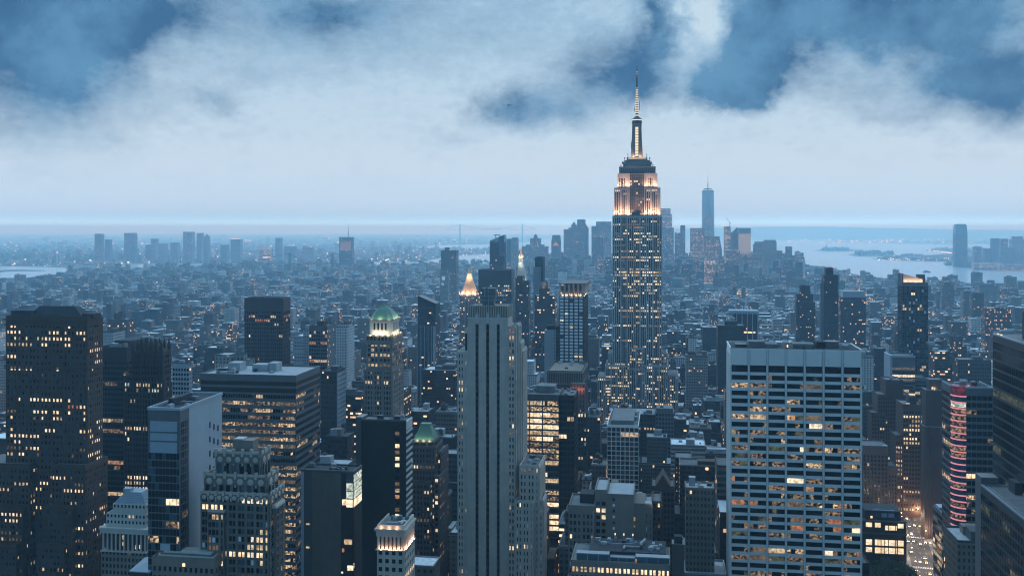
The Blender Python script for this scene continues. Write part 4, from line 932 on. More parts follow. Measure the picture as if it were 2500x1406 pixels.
# mast with four buttresses and lit glass fronts
zF = b.z(299); hw0, hw1 = (b.x(1571, 14) - b.x(1540.5, 14)) / 2, (b.x(1567.5, 14) - b.x(1544.5, 14)) / 2
M1 = b.part('mast', wall_mat('mast_metal', (0.20, 0.19, 0.185), 0.45, 0.15))
nseg = 8
for k in range(nseg):
    f0, f1 = k / nseg, (k + 1) / nseg; w0 = hw1 + (hw0 - hw1) * (1 - f0) ** 1.8; w1 = hw1 + (hw0 - hw1) * (1 - f1) ** 1.8
    za_, zb_ = zE + (zF - zE) * f0, zE + (zF - zE) * f1
    M1.frus(ctr - w0, ctr + w0, cy - w0 * .55, cy + w0 * .55, za_, ctr - w1, ctr + w1, cy - w1 * .55, cy + w1 * .55, zb_)
    M1.frus(ctr - w0 * .55, ctr + w0 * .55, cy - w0, cy + w0, za_, ctr - w1 * .55, ctr + w1 * .55, cy - w1, cy + w1, zb_)
gw = (b.x(1558.5, 10) - b.x(1551, 10)) / 2
ng = 11
for k in range(ng):
    f0, f1 = (k + .08) / ng, (k + .9) / ng; wf = hw1 + (hw0 - hw1) * (1 - f0) ** 1.8
    z0_, z1_ = zE + .8 + (zF - 5 - zE) * f0, zE + .8 + (zF - 5 - zE) * f1
    mb = MB(); mb.box(ctr - gw, ctr + gw, cy - wf - .25, cy - wf + .1, z0_, z1_); mb.build('mast_window', GLOWM, b.root)
    mb = MB(); mb.box(ctr + wf - .1, ctr + wf + .25, cy - gw, cy + gw, z0_, z1_); mb.build('mast_window', GLOWM, b.root)
for sx in (-1, 1):
    b.lamp(ctr + sx * 5.2, cy - 9, zE + 1, 2600, (1, .62, .40), .5)
mb = b.part('mast_cap', STEEL_DK); mb.cyl(ctr, cy, hw1 * 1.02, hw1 * 1.06, zF, b.z(291), 16); mb.cyl(ctr, cy, hw1 * 1.12, hw1 * 1.12, b.z(296), b.z(294.5), 16); mb.cyl(ctr, cy, hw1 * 1.15, hw1 * 1.15, b.z(288.4), b.z(287), 16); mb.cyl(ctr, cy, hw1 * 1.0, hw1 * .35, b.z(287), b.z(280), 16)
b.part('light_band', GLOWB).cyl(ctr, cy, hw1 * 1.1, hw1 * 1.1, b.z(291), b.z(289), 16)
an = b.part('antenna', STEEL_DK); zz = [b.z(p, 0, 19) for p in (280, 262, 240, 208, 180, 160)]; rr = [2.0, 1.8, 1.6, 1.3, .9, .35]
for i in range(5): an.cyl(ctr, cy, rr[i], rr[i + 1], zz[i], zz[i + 1], 8)
LR = b.part('antenna_light', GLOWB)
for k in range(24):
    py = 277 - k * 4.35; z = b.z(py, 0, 19); r = 2.05 - 1.3 * (k / 24); LR.cyl(ctr, cy, r * 1.06, r * 1.06, z, z + (.95 if k < 14 else .7), 8)
for (px, py0, py1) in ((1561, 264, 243), (1541, 360, 343), (1533, 382, 372), (1579, 382, 373), (1548.5, 268, 258)): an.tube((b.x(px, 17), 17, b.z(py0)), (b.x(px, 17), 17, b.z(py1)), .35)
an.tube((b.x(1549, 18), 18, b.z(265)), (b.x(1562, 18), 18, b.z(265)), .3)
for px, py in ((1521, 399), (1587, 399), (1516, 407), (1594, 407), (1525, 389), (1586, 389)):
    b.part('dish_antenna', STEEL_DK).tube((b.x(px, 8), 8, b.z(py)), (b.x(px, 8), 8, b.z(py - 5)), .5); b.part('dish_antenna', STEEL_DK).cyl(b.x(px, 8), 8, 1.1, .2, b.z(py - 4), b.z(py - 6), 8)
b.done()

# -- white gridded tower and the low pale roof behind it
b = Bld('white_grid_tower', 'small tower with a white square grid front over red-brown unlit windows', 'office building', 1482, 1559, 800, 'white gridded tower')
G_RB = wall_mat('red_brown_glass', (0.10, 0.045, 0.03), 0.3, 0.5, scale=.4, streak=False)
st = dict(wall=TRAV, core=G_DARK, bay=3.45, fl=3.8, pier=.55, spd=.6, pr=.5, sprel=.8, lit=.02, corr=.3, topblank=.8, glass=[(G_RB, 3), (G_DARK, 2)])
x0, x1, y0, y1, z1 = b.tier(1482, 1559, 1041, far=1563.5, st=dict(st, R=dict(wall=TRAV)), sides='F', parapet=1.2)
b.block(x0 + 3, x1 - 4, 5, y1 - 3, z1, z1 + 4, 'roof_plant_room', ROOF); b.clutter(x0, x1, 1, y1 - 1, z1 + .1, 6, .8); b.done()
b = Bld('pale_roof_block', 'broad low block with a flat pale roof just in front of the tall spired skyscraper', 'loft building', 1500, 1585, 960, 'broad pale-roofed block', nwin=60)
st = dict(wall=BRICK_DK2, bay=2.8, fl=4, pier=1.2, spd=1.8, lit=.1, corr=.8, pr=.3)
x0, x1, y0, y1, z1 = b.tier(1500, 1600, 1012, d=34, st=st, roof=ROOF_PALE, parapet=.8); b.clutter(x0, x1, 3, 30, z1 + .1, 6); X = b.tier(1600, 1645, 1010, d=26, yl=6, st=dict(st, wall=BLUEGREY)); b.tank(X[0] + 6, 14, X[4]); b.block(X[0] + 1, X[1] - 1, 8, 26, X[4], X[4] + 5, 'roof_plant_room', BLUEGREY); b.done()

# -- the white travertine slab
b = Bld('white_office_slab', 'huge white office slab with blank top frieze and seven bays of ribbon windows', 'skyscraper', 1783, 2103, 540, 'huge white office slab')
x0, x1 = b.x(1783), b.x(2103); d = 30; z1 = b.z(853); zt = b.z(893)
st = dict(wall=TRAV, core=G_DARK, bay=(x1 - x0) / 28, fl=4.22, pier=.12, spd=1.62, pr=.5, sprel=.75, group=4, gp=1.15, lit=.40, corr=.8, run=.72, topblank=0,
          rows={0: .0, 1: .22, 2: .42, 3: .2, 4: .3, 9: .55, 10: .7, 11: .45}, pal={'glass': [(G_DARK, 1)], 'lit': [(L_ROOM, 2.5), (L_ROOMD, 10), (L_DIM, 3), (L_HOT, .6), (L_MID, .7), (L_RED, .5), (L_GREEN, 2)]})
b.block(x0, x1, 0, d, 0, zt, 'wall_cladding', G_DARK)
n = 28; bw = (x1 - x0) / n
# shift the wide piers to the ends and every fourth line
W = b.part('wall_cladding', TRAV)
nr = int((zt - 1.2) / 4.22); zb = zt - 1.2 - nr * 4.22
for i in range(8):
    c = x0 + i * (x1 - x0) / 7; a0, a1 = max(x0 - .3, c - .62), min(x1 + .3, c + .62); mb = MB(); mb.box(a0, a1, -.6, .05, 0, zt); mb.build('front_pier', TRAV, b.root)
    if 0 < i < 7: b.block(c - .62, c - .54, -.72, -.6, 0, z1, 'pier_edge', GREYP); b.block(c + .54, c + .62, -.72, -.6, 0, z1, 'pier_edge', GREYP)
for j in range(nr):
    z = zb + j * 4.22; W.box(x0, x1, -.4, 0, z, z + 1.66)
    jt = nr - 1 - j; pj = st['rows'].get(jt, .12 + .7 * R.random() ** 1.3)
    for i in range(7):
        on = R.random() < pj; m = pick(st['pal']['lit'])
        for k in range(4):
            if R.random() < .35: on = R.random() < pj; m = pick(st['pal']['lit'])
            s0 = x0 + (i * 4 + k) * bw + (.62 if k == 0 else .05); s1 = x0 + (i * 4 + k + 1) * bw - (.62 if k == 3 else .05)
            b.panes.append(((s0, -.1, z + 1.66), (s1, -.02, z + 4.22), m if on else G_DARK, on, -1))
b.block(x0, x1, -.2, d, zt, z1, 'top_frieze', TRAV)
for i in range(7):
    b.block(x0 + i * (x1 - x0) / 7 + .62, x0 + (i + 1) * (x1 - x0) / 7 - .62, -.5, -.2, zt - .05, z1, 'frieze_panel', TRAV)
P = b.part('parapet_edging', TRAV); P.box(x0 - .2, x0 + .4, -.3, d, z1, z1 + .7); P.box(x1 - .4, x1 + .2, -.3, d, z1, z1 + .7); P.box(x0 + .4, x1 - .4, d - .4, d, z1, z1 + .7)
b.block(x0 - .3, x0, 0, d, 0, zt, 'side_wall', TRAV)
for k in range(6): b.block(x0 - .55, x0 - .3, 2 + k * 4.6, 2.9 + k * 4.6, 0, z1 - 3, 'side_pier', TRAV)
b.block(x0 + .4, x1 - .4, -.1, d - .4, z1, z1 + .06, 'roof_paving', ROOF_DARK)
for (pa, pb, h, m) in ((1828, 1866, 3.2, ROOF), (1868, 1898, 2.0, ROOF), (1935, 1985, 2.4, ROOF), (1795, 1822, 1.6, STEEL_DK)):
    b.block(b.x(pa, 8), b.x(pb, 8), 6, 16, z1, z1 + h, 'roof_plant_room', m)
b.block(b.x(1993, 9), b.x(2010, 9), 8, 20, z1, z1 + 3.4, 'roof_plant_room', ROOF_DARK)
mb = MB(); c = b.x(2031, 10); mb.cyl(c, 12, 4.2, 4.0, z1, z1 + 3.2, 20); mb.cyl(c, 12, 4.3, 4.3, z1 + 3.2, z1 + 3.6, 20); mb.build('cooling_tower', BLUEGREY, b.root)
mb = MB(); c = b.x(1921, 8); mb.box(c - .7, c + .7, 5.2, 6.6, z1, z1 + 2.8); mb.build('roof_stair_head', STEEL_DK, b.root); mb = MB(); mb.box(c - .35, c + .35, 5.1, 5.18, z1 + .5, z1 + 2.0); mb.build('lit_doorway', L_HOT, b.root)
for k in range(2):
    mb = MB(); q0 = b.x(2060 + 7 * k, 4)
    for a in range(6): mb.tube((q0 + a * 1.1, 3 + a * .3, z1 + 2.2 - .35 * a), (q0 + (a + 1) * 1.1, 3.3 + a * .3, z1 + 2.2 - .35 * (a + 1)), .15)
    mb.build('roof_hose_rail', STEEL, b.root)
b.clutter(x0, x1, 2, d - 2, z1 + .1, 12, .6); b.note(x0, x1, 0, d, z1); b.done()
# ------------------------------------------------------------------ right-hand cluster, near
b = Bld('ribbed_tan_building', 'dark tan stone building with arched vertical ribs right beside the huge white office slab', 'office building', 2108, 2190, 880, 'ribbed tan building', nwin=60)
st = dict(wall=STONE_T, bay=2.9, fl=3.7, pier=1.3, spd=1.4, pr=.7, sprel=.3, lit=.015, corr=.2, topblank=7, group=1)
x0, x1, y0, y1, z1 = b.tier(2106, 2168, 1091, d=26, st=st, sides='F'); b.tier(2168, 2190, 1140, d=22, yl=3, st=st, sides='F')
n = int(round((x1 - x0) / 2.9))
for i in range(n):
    c = x0 + (i + .5) * (x1 - x0) / n; mb = b.part('arch_moulding', STONE_T)
    for k in range(6):
        a0, a1 = math.pi * k / 6, math.pi * (k + 1) / 6; mb.tube((c + 1.0 * math.cos(a0), -.55, z1 - 7 + 1.3 * math.sin(a0)), (c + 1.0 * math.cos(a1), -.55, z1 - 7 + 1.3 * math.sin(a1)), .2, 4)
b.part('corner_cap', PANEL_B).prism([(x1 - 5, -.4), (x1 - .2, -.4), (x1 - .2, 5), (x1 - 3, 5)], z1 + 1.1, z1 + 1.5); b.done()

b = Bld('lit_masonry_block', 'dark masonry block with rows of paired lit windows beside the brown ribbed shaft', 'office building', 2190, 2254, 905, 'masonry block with paired lit windows')
st = dict(wall=BRICK_DK, bay=2.5, fl=4.0, pier=.9, spd=1.9, pr=.35, group=2, gp=1.5, lit=.2, corr=1.0, run=.75, topblank=5, rows={0: .0, 1: .8, 2: .85, 3: .3, 5: .6, 6: .6, 7: .8, 8: .3, 9: .5, 14: .02, 15: .8})
b.tier(2204, 2254, 990, d=28, st=st); X = b.tier(2186, 2204, 1065, d=24, yl=1, st=dict(st, lit=.3)); b.part('roof_light_strip', GLOWB).box(b.x(2212, 3), b.x(2221, 3), 2.6, 3.0, b.z(990) + 1.2, b.z(990) + 1.7)
b.block(b.x(2218, 6), b.x(2238, 6), 6, 14, b.z(990), b.z(968, 0, 6), 'roof_plant_room', ROOF_DARK); b.done()

b = Bld('stepped_grey_building', 'stepped grey brick building with a row of small lit arched windows near its top', 'office building', 2150, 2225, 985, 'stepped grey brick building')
st = dict(wall=BRICK_DK, bay=2.3, fl=3.9, pier=1.2, spd=1.9, pr=.3, lit=.1, corr=.9, topblank=8, rows={0: .1, 3: .7})
x0, x1, y0, y1, z1 = b.tier(2162, 2205, 930, d=24, st=dict(st, topblank=16, lit=0, rows={})); b.tier(2143, 2222, 966, d=26, yl=-2, st=dict(st, rows={0: .6, 1: .05, 2: .4}, topblank=2)); b.tier(2128, 2160, 1010, d=20, yl=-5, st=dict(st, topblank=2)); b.clutter(x0, x1, y0, y1, z1, 4); b.done()

b = Bld('framed_glass_tower', 'blue glass office tower with pale side frame and bright ribbon floors near its top', 'office building', 2176, 2234, 1080, 'pale-framed glass tower')
st = dict(wall=BLUEGREY, core=G_DARK, bay=1.6, fl=4.0, pier=.15, spd=1.5, pr=.2, lit=.2, corr=1.0, run=.85, topblank=11, rows={0: .85, 1: .1, 2: .5, 3: .2, 5: .6, 6: .6, 7: .5})
x0, x1, y0, y1, z1 = b.tier(2178, 2234, 872, d=30, st=st, sides='F', parapet=1.4); b.block(x0 - 2.2, x0, -1.5, 30, 0, z1 + 2, 'side_frame', PANEL_B); b.block(x0, x1, -1.5, 0.1, z1 - .2, z1 + 2, 'top_frame', PANEL_B)
b.tier(2234, 2262, 925, d=28, yl=3, st=dict(st, topblank=2, rows={}, lit=.25), sides='F'); b.done()

b = Bld('brown_ribbed_shaft', 'dark brown windowless ribbed shaft with an uplit top step', 'skyscraper', 2258, 2302, 840, 'brown ribbed shaft', nwin=10)
x0, x1 = b.x(2258), b.x(2301); xm = b.x(2272)
za, zb, zc_ = b.z(928), b.z(953), b.z(1042)
b.block(xm, x1, 3, 14, 0, za, 'wall_cladding', BRONZE2); b.block(x0, x1, 0, 14, 0, zc_, 'wall_cladding', BRONZE2); b.block(x0 + 1, x1, .9, 14, zc_, zb, 'wall_cladding', BRONZE2)
for i in range(8):
    c = x0 + .4 + i * (x1 - x0 - .8) / 7; mb = MB(); mb.cyl(c, .3, .62, .62, 0, zc_ - .2, 10); mb.build('shaft_rib', BRONZE2, b.root)
for zz, xx, yy in ((za, xm, 3), (zb, x0 + 1, .9), (zc_, x0, 0)): b.part('step_coping', STEEL).box(xx - .2, x1 + .2, yy - .3, yy + .3, zz, zz + .45); b.part('step_coping', STEEL).box(xx - .3, xx + .25, yy, 14, zz, zz + .45)
b.lamp(b.x(2282, 2), 2.1, zb + 1.2, 500, (1, .66, .35), .2); b.panes.append(((xm + 1.6, 2.85, zb + .5), (xm + 2.6, 2.95, zb + 2.6), L_HOT, True, -1))
b.note(x0, x1, 0, 14, zb); b.done()

b = Bld('pink_banded_tower', 'glass office tower with a rounded corner ringed by glowing pink neon bands', 'skyscraper', 2329, 2424, 570, 'pink neon-banded tower')
x0, x1 = b.x(2329), b.x(2424); d = b.dep(2300, x0); z1 = b.z(948)
st = dict(wall=BLUEGREY, core=G_DARK, bay=2.9, fl=4.05, pier=.25, spd=1.5, pr=.2, lit=.3, corr=1.0, run=.8, topblank=4.2, rows={0: 0, 1: .02, 2: .3, 3: .35, 4: .3, 5: .3, 6: .25, 7: .0, 8: .0, 9: .0, 10: .4, 11: .35, 12: .5, 13: .5, 14: .5, 15: .5, 16: .8, 17: .2}, pal={'glass': [(G_DARK, 1)], 'lit': [(L_ROOM, 3), (L_HOT, 1), (L_COOL, 1), (L_ROOMD, 5), (L_GREEN, 1)]})
x2 = x0 + 6.5
b.block(x2, x1, 0, d, 0, z1, 'wall_cladding', G_DARK); b.block(x0 + .05, x2, 6.5, d, 0, z1, 'wall_cladding', G_DARK)
b.face(x2, 0, 1, 0, 0, -1, x1 - x2, 0, z1, st); b.face(x0 + .05, 6.5, 0, 1, -1, 0, d - 6.5, 0, z1, dict(st, bay=3.5, lit=.25, rows={}))
b.part('corner_drum', G_BLUE).cyl(x0 + 6.4, 6.4, 6.2, 6.2, 0, z1 - 2, 28)
PINK = plain_glow('pink_neon', (1.0, .34, .40), .75); PINKD = glow_mat('pink_lit_screen', (.75, .08, .16), .16, (.5, .1, .18), scale=.7)
for k in range(24):
    z = b.z(970) - k * 3.55; mb = MB(); mb.cyl(x0 + 6.4, 6.4, 6.55, 6.55, z, z + .7, 28); mb.build('neon_band', PINK, b.root)
    if k in (1, 2, 3, 4, 5, 6): b.part('lit_drum_storey', L_COOL if k < 2 else L_ROOMD).cyl(x0 + 6.4, 6.4, 6.32, 6.32, z - 2.5, z - .1, 28)
    elif k in (8, 9, 14, 17, 19, 21): b.part('lit_drum_storey', L_ROOMD).cyl(x0 + 6.4, 6.4, 6.32, 6.32, z - 2.3, z - .4, 28)
b.part('neon_screen', PINKD).cyl(x0 + 6.4, 6.4, 6.4, 6.4, b.z(968), b.z(945), 28)
b.block(x0 + .5, x1 - .5, 6.6, d - .5, z1, z1 + .12, 'roof_paving', ROOF_DARK); P = b.part('parapet_edging', PANEL_B); P.box(x2, x1, -.2, .3, z1, z1 + .9); P.box(x1 - .3, x1 + .1, .3, d, z1, z1 + .9); P.box(x0, x0 + .3, 6.5, d, z1, z1 + .9)
b.block(x1 - .1, x1 + .5, -.4, .2, 0, z1 + 2, 'corner_fin', PANEL_B)
b.lamp(b.x(2364, 8), 9, z1 + 2.5, 120, (1, .75, .45), .3); b.clutter(x0 + 1, x1 - 1, 7, d - 1, z1 + .1, 10, .7); b.note(x0, x1, 0, d, z1); b.done()

b = Bld('black_angled_tower', 'very dark glass tower at the right edge with faint yellow-green lit floors', 'skyscraper', 2720, 3300, 322, 'very dark glass tower', nwin=100)
x0, x1 = b.x(2720), b.x(2900); d = b.dep(2425, x0)
z1 = b.z(850) + 60 * 0; z1 = H - (817 - YH) / F * (b.my - x0 * SA + d * CA)
st = dict(wall=STEEL_DK, core=G_DARK, bay=2.6, fl=4.1, pier=.15, spd=1.1, pr=.15, lit=.20, corr=1.0, run=.85, topblank=3, pal={'glass': [(G_DARK, 1)], 'lit': [(L_GREEN, 12), (L_DIM, 1)]})
b.block(x0, x1, 0, d, 0, z1, 'wall_cladding', G_DARK); b.face(x0, 0, 0, 1, -1, 0, d, 0, z1, st)
b.block(x0 - .3, x0 + 1, -.2, d + .2, z1, z1 + .6, 'roof_edge', STEEL); b.block(x0 + 6, x1, 10, d - 18, z1, z1 + 12, 'crown_screen', STEEL_DK); b.block(x0 + 1, x1, 0, d, z1, z1 + .2, 'roof_paving', ROOF)
for k in range(2): b.part('roof_light', GLOWB).box(x0 + .6, x0 + 1.0, d - 5 - 4 * k, d - 3.4 - 4 * k, z1 + .62, z1 + 1.0)
b.note(x0, x1, 0, d, z1); b.done()

b = Bld('dark_corner_building', 'dark building in the bottom right corner with a flat kerbed bluish roof', 'office building', 2560, 2900, 330, 'dark building in the bottom corner', nwin=80)
x0, x1 = b.x(2610), b.x(2990); d = b.dep(2396, x0); z1 = H - (1185 - YH) / F * (b.my - x0 * SA + d * CA)
st = dict(wall=STEEL_DK, core=G_DARK, bay=3.0, fl=4.0, pier=.3, spd=1.3, pr=.25, lit=.12, corr=1.0, run=.8, topblank=3, pal={'glass': [(G_DARK, 1)], 'lit': [(L_DIM, 3), (L_GREEN, 5), (L_ROOMD, 1)]})
b.block(x0, x1, 0, d, 0, z1, 'wall_cladding', G_DARK); b.face(x0, 0, 0, 1, -1, 0, d, 0, z1, st)
b.block(x0 + .6, x1, .5, d - .5, z1, z1 + .1, 'roof_paving', ROOF); P = b.part('kerb_edging', STEEL); P.box(x0 - .2, x0 + .6, -.2, d + .2, z1, z1 + .7); P.box(x0 + .6, x1, d - .6, d + .2, z1, z1 + .7); b.block(x0 + 1.8, x0 + 2.1, 2, d - 2, z1 + .1, z1 + .5, 'roof_rail', STEEL)
b.block(b.x(2470, d - 10), b.x(2470, d - 10) + 8, d - 14, d - 6, z1 + .1, z1 + 5, 'roof_plant_room', STEEL_DK)
b.block(x0 - .1, x0 + 7, d, d + 8, 0, z1 + 3.5, 'stair_tower', BLUEGREY); b.note(x0, x1, 0, d, z1); b.done()

b = Bld('lit_corner_store', 'narrow glass-fronted building with warm lit storeys along the busy avenue', 'shop building', 2313, 2336, 668, 'narrow lit avenue building', nwin=80)
x0, x1 = b.x(2313), b.x(2336); z1 = b.z(1270); d = b.dep(2279, x0)
st = dict(wall=BLUEGREY, core=G_DARK, bay=2.2, fl=4.0, pier=.3, spd=1.2, pr=.2, lit=.55, corr=.7, run=.7, topblank=1.5, rows={0: .1}, pal={'glass': [(G_DARK, 1)], 'lit': [(L_ROOM, 2), (L_ROOMD, 5), (L_MID, 2), (L_HOT, 1)]})
b.tier(2313, 2336, 1270, x01=(x0, x1), d=d, st=dict(st, L=dict(st, lit=.5)), sides='FL', trim=None) if False else b.tier(2313, 2336, 1270, x01=(x0, x1), d=d, st=st, sides='FL')
b.block(x0 + 1, x1 - 1, 2, d * .5, z1, z1 + .4, 'roof_light_well', ROOF_DARK); b.block(x0 + 1, x1 - 1, d * .7, d - 1, z1, z1 + 2, 'roof_plant_room', PANEL_B); b.done()

b = Bld('pale_roof_box', 'small pale bluish building with an open walled roof at the bottom edge', 'annex', 2352, 2396, 560, 'small pale open-roofed building', nwin=10)
x0, x1 = b.x(2352), b.x(2394); d = b.dep(2341, x0); z1 = b.z(1379)
b.block(x0, x1, 0, d, 0, z1 - 3, 'wall_cladding', WHITE); P = b.part('parapet_edging', WHITE); P.box(x0, x1, 0, .4, z1 - 3, z1); P.box(x0, x0 + .4, .4, d, z1 - 3, z1); P.box(x1 - .4, x1, .4, d, z1 - 3, z1); P.box(x0 + .4, x1 - .4, d - .4, d, z1 - 3, z1)
for i in range(4): b.block(x0 + 1 + i * 2.4, x0 + 2.2 + i * 2.4, -.1, 0, z1 - 9, z1 - 5.5, 'window', G_DARK)
b.block(x0 + 2, x1 - 3, 4, d - 3, z1 - 3, z1 - 1, 'roof_plant_room', ROOF); b.note(x0, x1, 0, d, z1); b.done()

b = Bld('grand_window_building', 'low dark building with big warm glowing windows behind the dark park trees', 'office building', 2104, 2212, 745, 'dark building with big glowing windows', nwin=60)
x0, x1 = b.x(2104), b.x(2212); z1 = b.z(1272)
b.block(x0, x1, 0, 26, 0, z1, 'wall_cladding', BRICK_DK2)
L_GRAND = glow_mat('lit_grand_hall', (1.0, .72, .42), 1.15, (1.0, .80, .55), scale=.35, lo=.6, hi=1.15)
for pa, pb, c0, c1 in ((1276, 1287, 0, 2), (1317, 1331, 0, 1), (1336, 1348, 0, 1), (1282, 1293, 2, 7), (1317, 1331, 1, 7), (1336, 1350, 1, 7)):
    for i in range(7):
        if not (c0 <= i < c1 or (i == 6 and c1 == 2)) : continue
        if pa == 1282 and i in (2, 6): continue
        e = [(2114, 2129), (2136, 2150), (2152, 2159), (2161, 2168), (2170, 2185), (2187, 2189), (2192, 2206)][i]
        b.panes.append(((b.x(e[0]), -.1, b.z(pb)), (b.x(e[1]), -.02, b.z(pa)), L_GRAND, True, -1))
for k in range(12): b.block(x0 + k * (x1 - x0) / 11.2, x0 + k * (x1 - x0) / 11.2 + .8, -.5, -.12, 0, b.z(1312), 'front_pier', BRICK_DK2) if k in (0, 11) else None
b.block(x0 - .5, x1 + .5, -.9, .2, b.z(1303), b.z(1300), 'cornice_trim', STONE_T); b.block(x0 - .5, x1 + .5, -1, .2, z1 - .4, z1 + .6, 'cornice_trim', STONE_T)
b.block(x0 + 3, x1 - 3, 4, 24, z1, b.z(1246, 0, 4), 'roof_storey', ROOF_DARK)
for i in range(3): b.block(b.x(2135 + 17 * i, 4), b.x(2149 + 17 * i, 4), 3.85, 4, b.z(1262, 0, 4), b.z(1252, 0, 4), 'skylight', PANEL_B if i else G_BLUE)
b.block(b.x(2131, 4), b.x(2183, 4), 3.6, 4.4, b.z(1246, 0, 4), b.z(1244, 0, 4), 'roof_edge', PANEL_B); b.panes.append(((b.x(2125, 3), 3, z1 + 1.2), (b.x(2130, 3), 3.3, z1 + 2.8), L_HOT, True, -1))
b.note(x0, x1, 0, 26, z1); b.done()

# ------------------------------------------------------------------ masonry cluster, bottom centre
b = Bld('blank_gable_building', 'stepped grey masonry building with blank side wall, roof terrace and external pipe', 'office building', 1388, 1548, 520, 'masonry building with external pipe')
st = dict(wall=STONE_D, bay=2.35, fl=3.55, pier=.9, spd=1.5, pr=.35, group=3, gp=1.5, lit=.2, corr=1.0, run=.7, topblank=3.5, pal={'glass': [(G_DARK, 5), (G_BLUE, 1.5), (G_PALE, .5)], 'lit': [(L_HOT, 5), (L_MID, 3), (L_DIM, 1), (L_RED, .5)]}, rows={0: .0, 1: .1, 3: .5, 5: .6})
x0, x1, y0, y1, z1 = b.tier(1388, 1452, 1238, d=24, st=st, sides='F'); b.block(b.x(1416, 9), b.x(1450, 9), 8, 18, z1, z1 + 5, 'roof_plant_room', ROOF_DARK)
Xc = b.tier(1452, 1482, 1200, d=26, yl=1, st=dict(st, group=2, bay=3.4, topblank=5, rows={0: .1, 1: .8, 2: .8, 5: .4}), sides='F', roof=ROOF_PALE)
b.block(b.x(1482, 1), b.x(1548, 1), .4, 26, 0, b.z(1207), 'blank_wall', STONE_D); b.block(b.x(1484, 1), b.x(1546, 1), 1.4, 25, b.z(1207), b.z(1207) + .15, 'roof_paving', ROOF_PALE)
P = b.part('parapet_edging', STONE_D); P.box(b.x(1482, 1), b.x(1548, 1), .2, .8, b.z(1207), b.z(1204)); P.box(b.x(1548, 1) - .5, b.x(1548, 1), .8, 26, b.z(1207), b.z(1204))
for k in range(6):
    z = b.z(1215 + 14 * k); b.block(b.x(1495.5), b.x(1501), .3, .4, b.z(1221 + 14 * k), z, 'stair_window', G_PALE if k % 2 else G_DARK)
b.block(b.x(1548, 3), b.x(1574, 3), 3, 24, 0, b.z(1228), 'wall_cladding', STONE_D); b.panes.append(((b.x(1547), .2, b.z(1268)), (b.x(1551), .3, b.z(1259)), L_MID, True, -1)); b.panes.append(((b.x(1547), .2, b.z(1284)), (b.x(1551), .3, b.z(1276)), L_DIM, True, -1))
b.tier(1574, 1592, 1236, d=20, yl=4, st=dict(st, lit=.05), roof=ROOF_PALE); b.block(b.x(1575, 5), b.x(1591, 5), 4.5, 9, b.z(1236, 0, 4), b.z(1224, 0, 4), 'roof_plant_room', WHITE); b.lamp(b.x(1593, 3), 3, b.z(1228), 60, (1, .75, .5), .2)
mb = MB(); mb.tube((b.x(1448.5), -1.2, b.z(1336)), (b.x(1448.5), -1.2, b.z(1246)), .32, 8); mb.build('external_pipe', STEEL, b.root)
b.tier(1592, 1614, 1228, d=20, yl=8, st=dict(wall=BRICK_DK, bay=3, fl=3.6, pier=1.3, spd=1.7, pr=.3, lit=.3, corr=.9)); b.done()

b = Bld('skylight_building', 'low building with framed rooftop glazing above a full row of lit windows', 'office building', 1396, 1636, 470, 'low building with framed rooftop glazing')
st = dict(wall=STONE_D, bay=2.05, fl=4.0, pier=.65, spd=1.6, pr=.35, group=2, gp=1.2, lit=.1, corr=0, topblank=2.4, rows={0: .97, 1: .03}, pal={'glass': [(G_DARK, 5), (G_BLUE, 1)], 'lit': [(L_HOT, 8), (L_MID, 1)]})
x0, x1, y0, y1, z1 = b.tier(1394, 1636, 1374, d=26, st=st, sides='F', parapet=.5)
for (pa, pb, yl, pt, pbm) in ((1408, 1487, .8, 1354, 1372), (1490, 1550, 2.2, 1360, 1375), (1552, 1634, .8, 1356, 1373)):
    xa, xb, za, zb = b.x(pa, yl), b.x(pb, yl), b.z(pbm, 0, yl), b.z(pt, 0, yl); b.block(xa, xb, yl + .1, yl + 4, z1 - .2, zb - .2, 'glazed_storey', G_BLUE)
    f = b.part('glazing_frame', STEEL); f.box(xa, xb, yl - .1, yl + .2, zb - .35, zb); f.box(xa, xb, yl - .1, yl + .2, za - .1, za + .25)
    for k in range(4): c = xa + k * (xb - xa) / 3; f.box(c - .15, c + .15, yl - .12, yl + .18, za, zb)
    f.box(xa - .1, xb + .1, yl - .2, yl + 4.2, zb, zb + .12)
b.panes.append(((b.x(1551), -.2, b.z(1371)), (b.x(1555), -.1, b.z(1362)), L_RED, True, -1))
zr = z1 + 3.5; b.block(x0 + 8, x1 - 2, 6, 25.5, z1, zr, 'roof_storey', ROOF_DARK)
rp = b.part('roof_pipe', STEEL)
for k in range(14):
    a0, a1 = math.pi * (1 + k / 14), math.pi * (1 + (k + 1) / 14); c = b.x(1508, 16)
    rp.tube((c + 9 * math.cos(a0), 17 + 4 * math.sin(a0), zr + 1.5), (c + 9 * math.cos(a1), 17 + 4 * math.sin(a1), zr + 1.5), .3)
for px in (1502, 1523, 1545): b.part('roof_vent_pipe', STEEL).tube((b.x(px, 20), 20, zr), (b.x(px, 20), 20, zr + 4.5), .3); b.part('roof_lamp', GLOWB).box(b.x(px, 20) - .3, b.x(px, 20) + .3, 19.6, 19.7, zr + 3.6, zr + 4.6)
rp.tube((b.x(1562, 14), 14, zr + 1.4), (b.x(1575, 22), 22, zr + 1.4), .7); rp.tube((b.x(1525, 12), 12, zr + .8), (b.x(1568, 12), 12, zr + .8), .5); rp.tube((b.x(1525, 12), 12, zr + .8), (b.x(1522, 8), 8, zr + .8), .6)
b.clutter(x0 + 9, x1 - 3, 7, 24, zr, 16, .55); b.done()

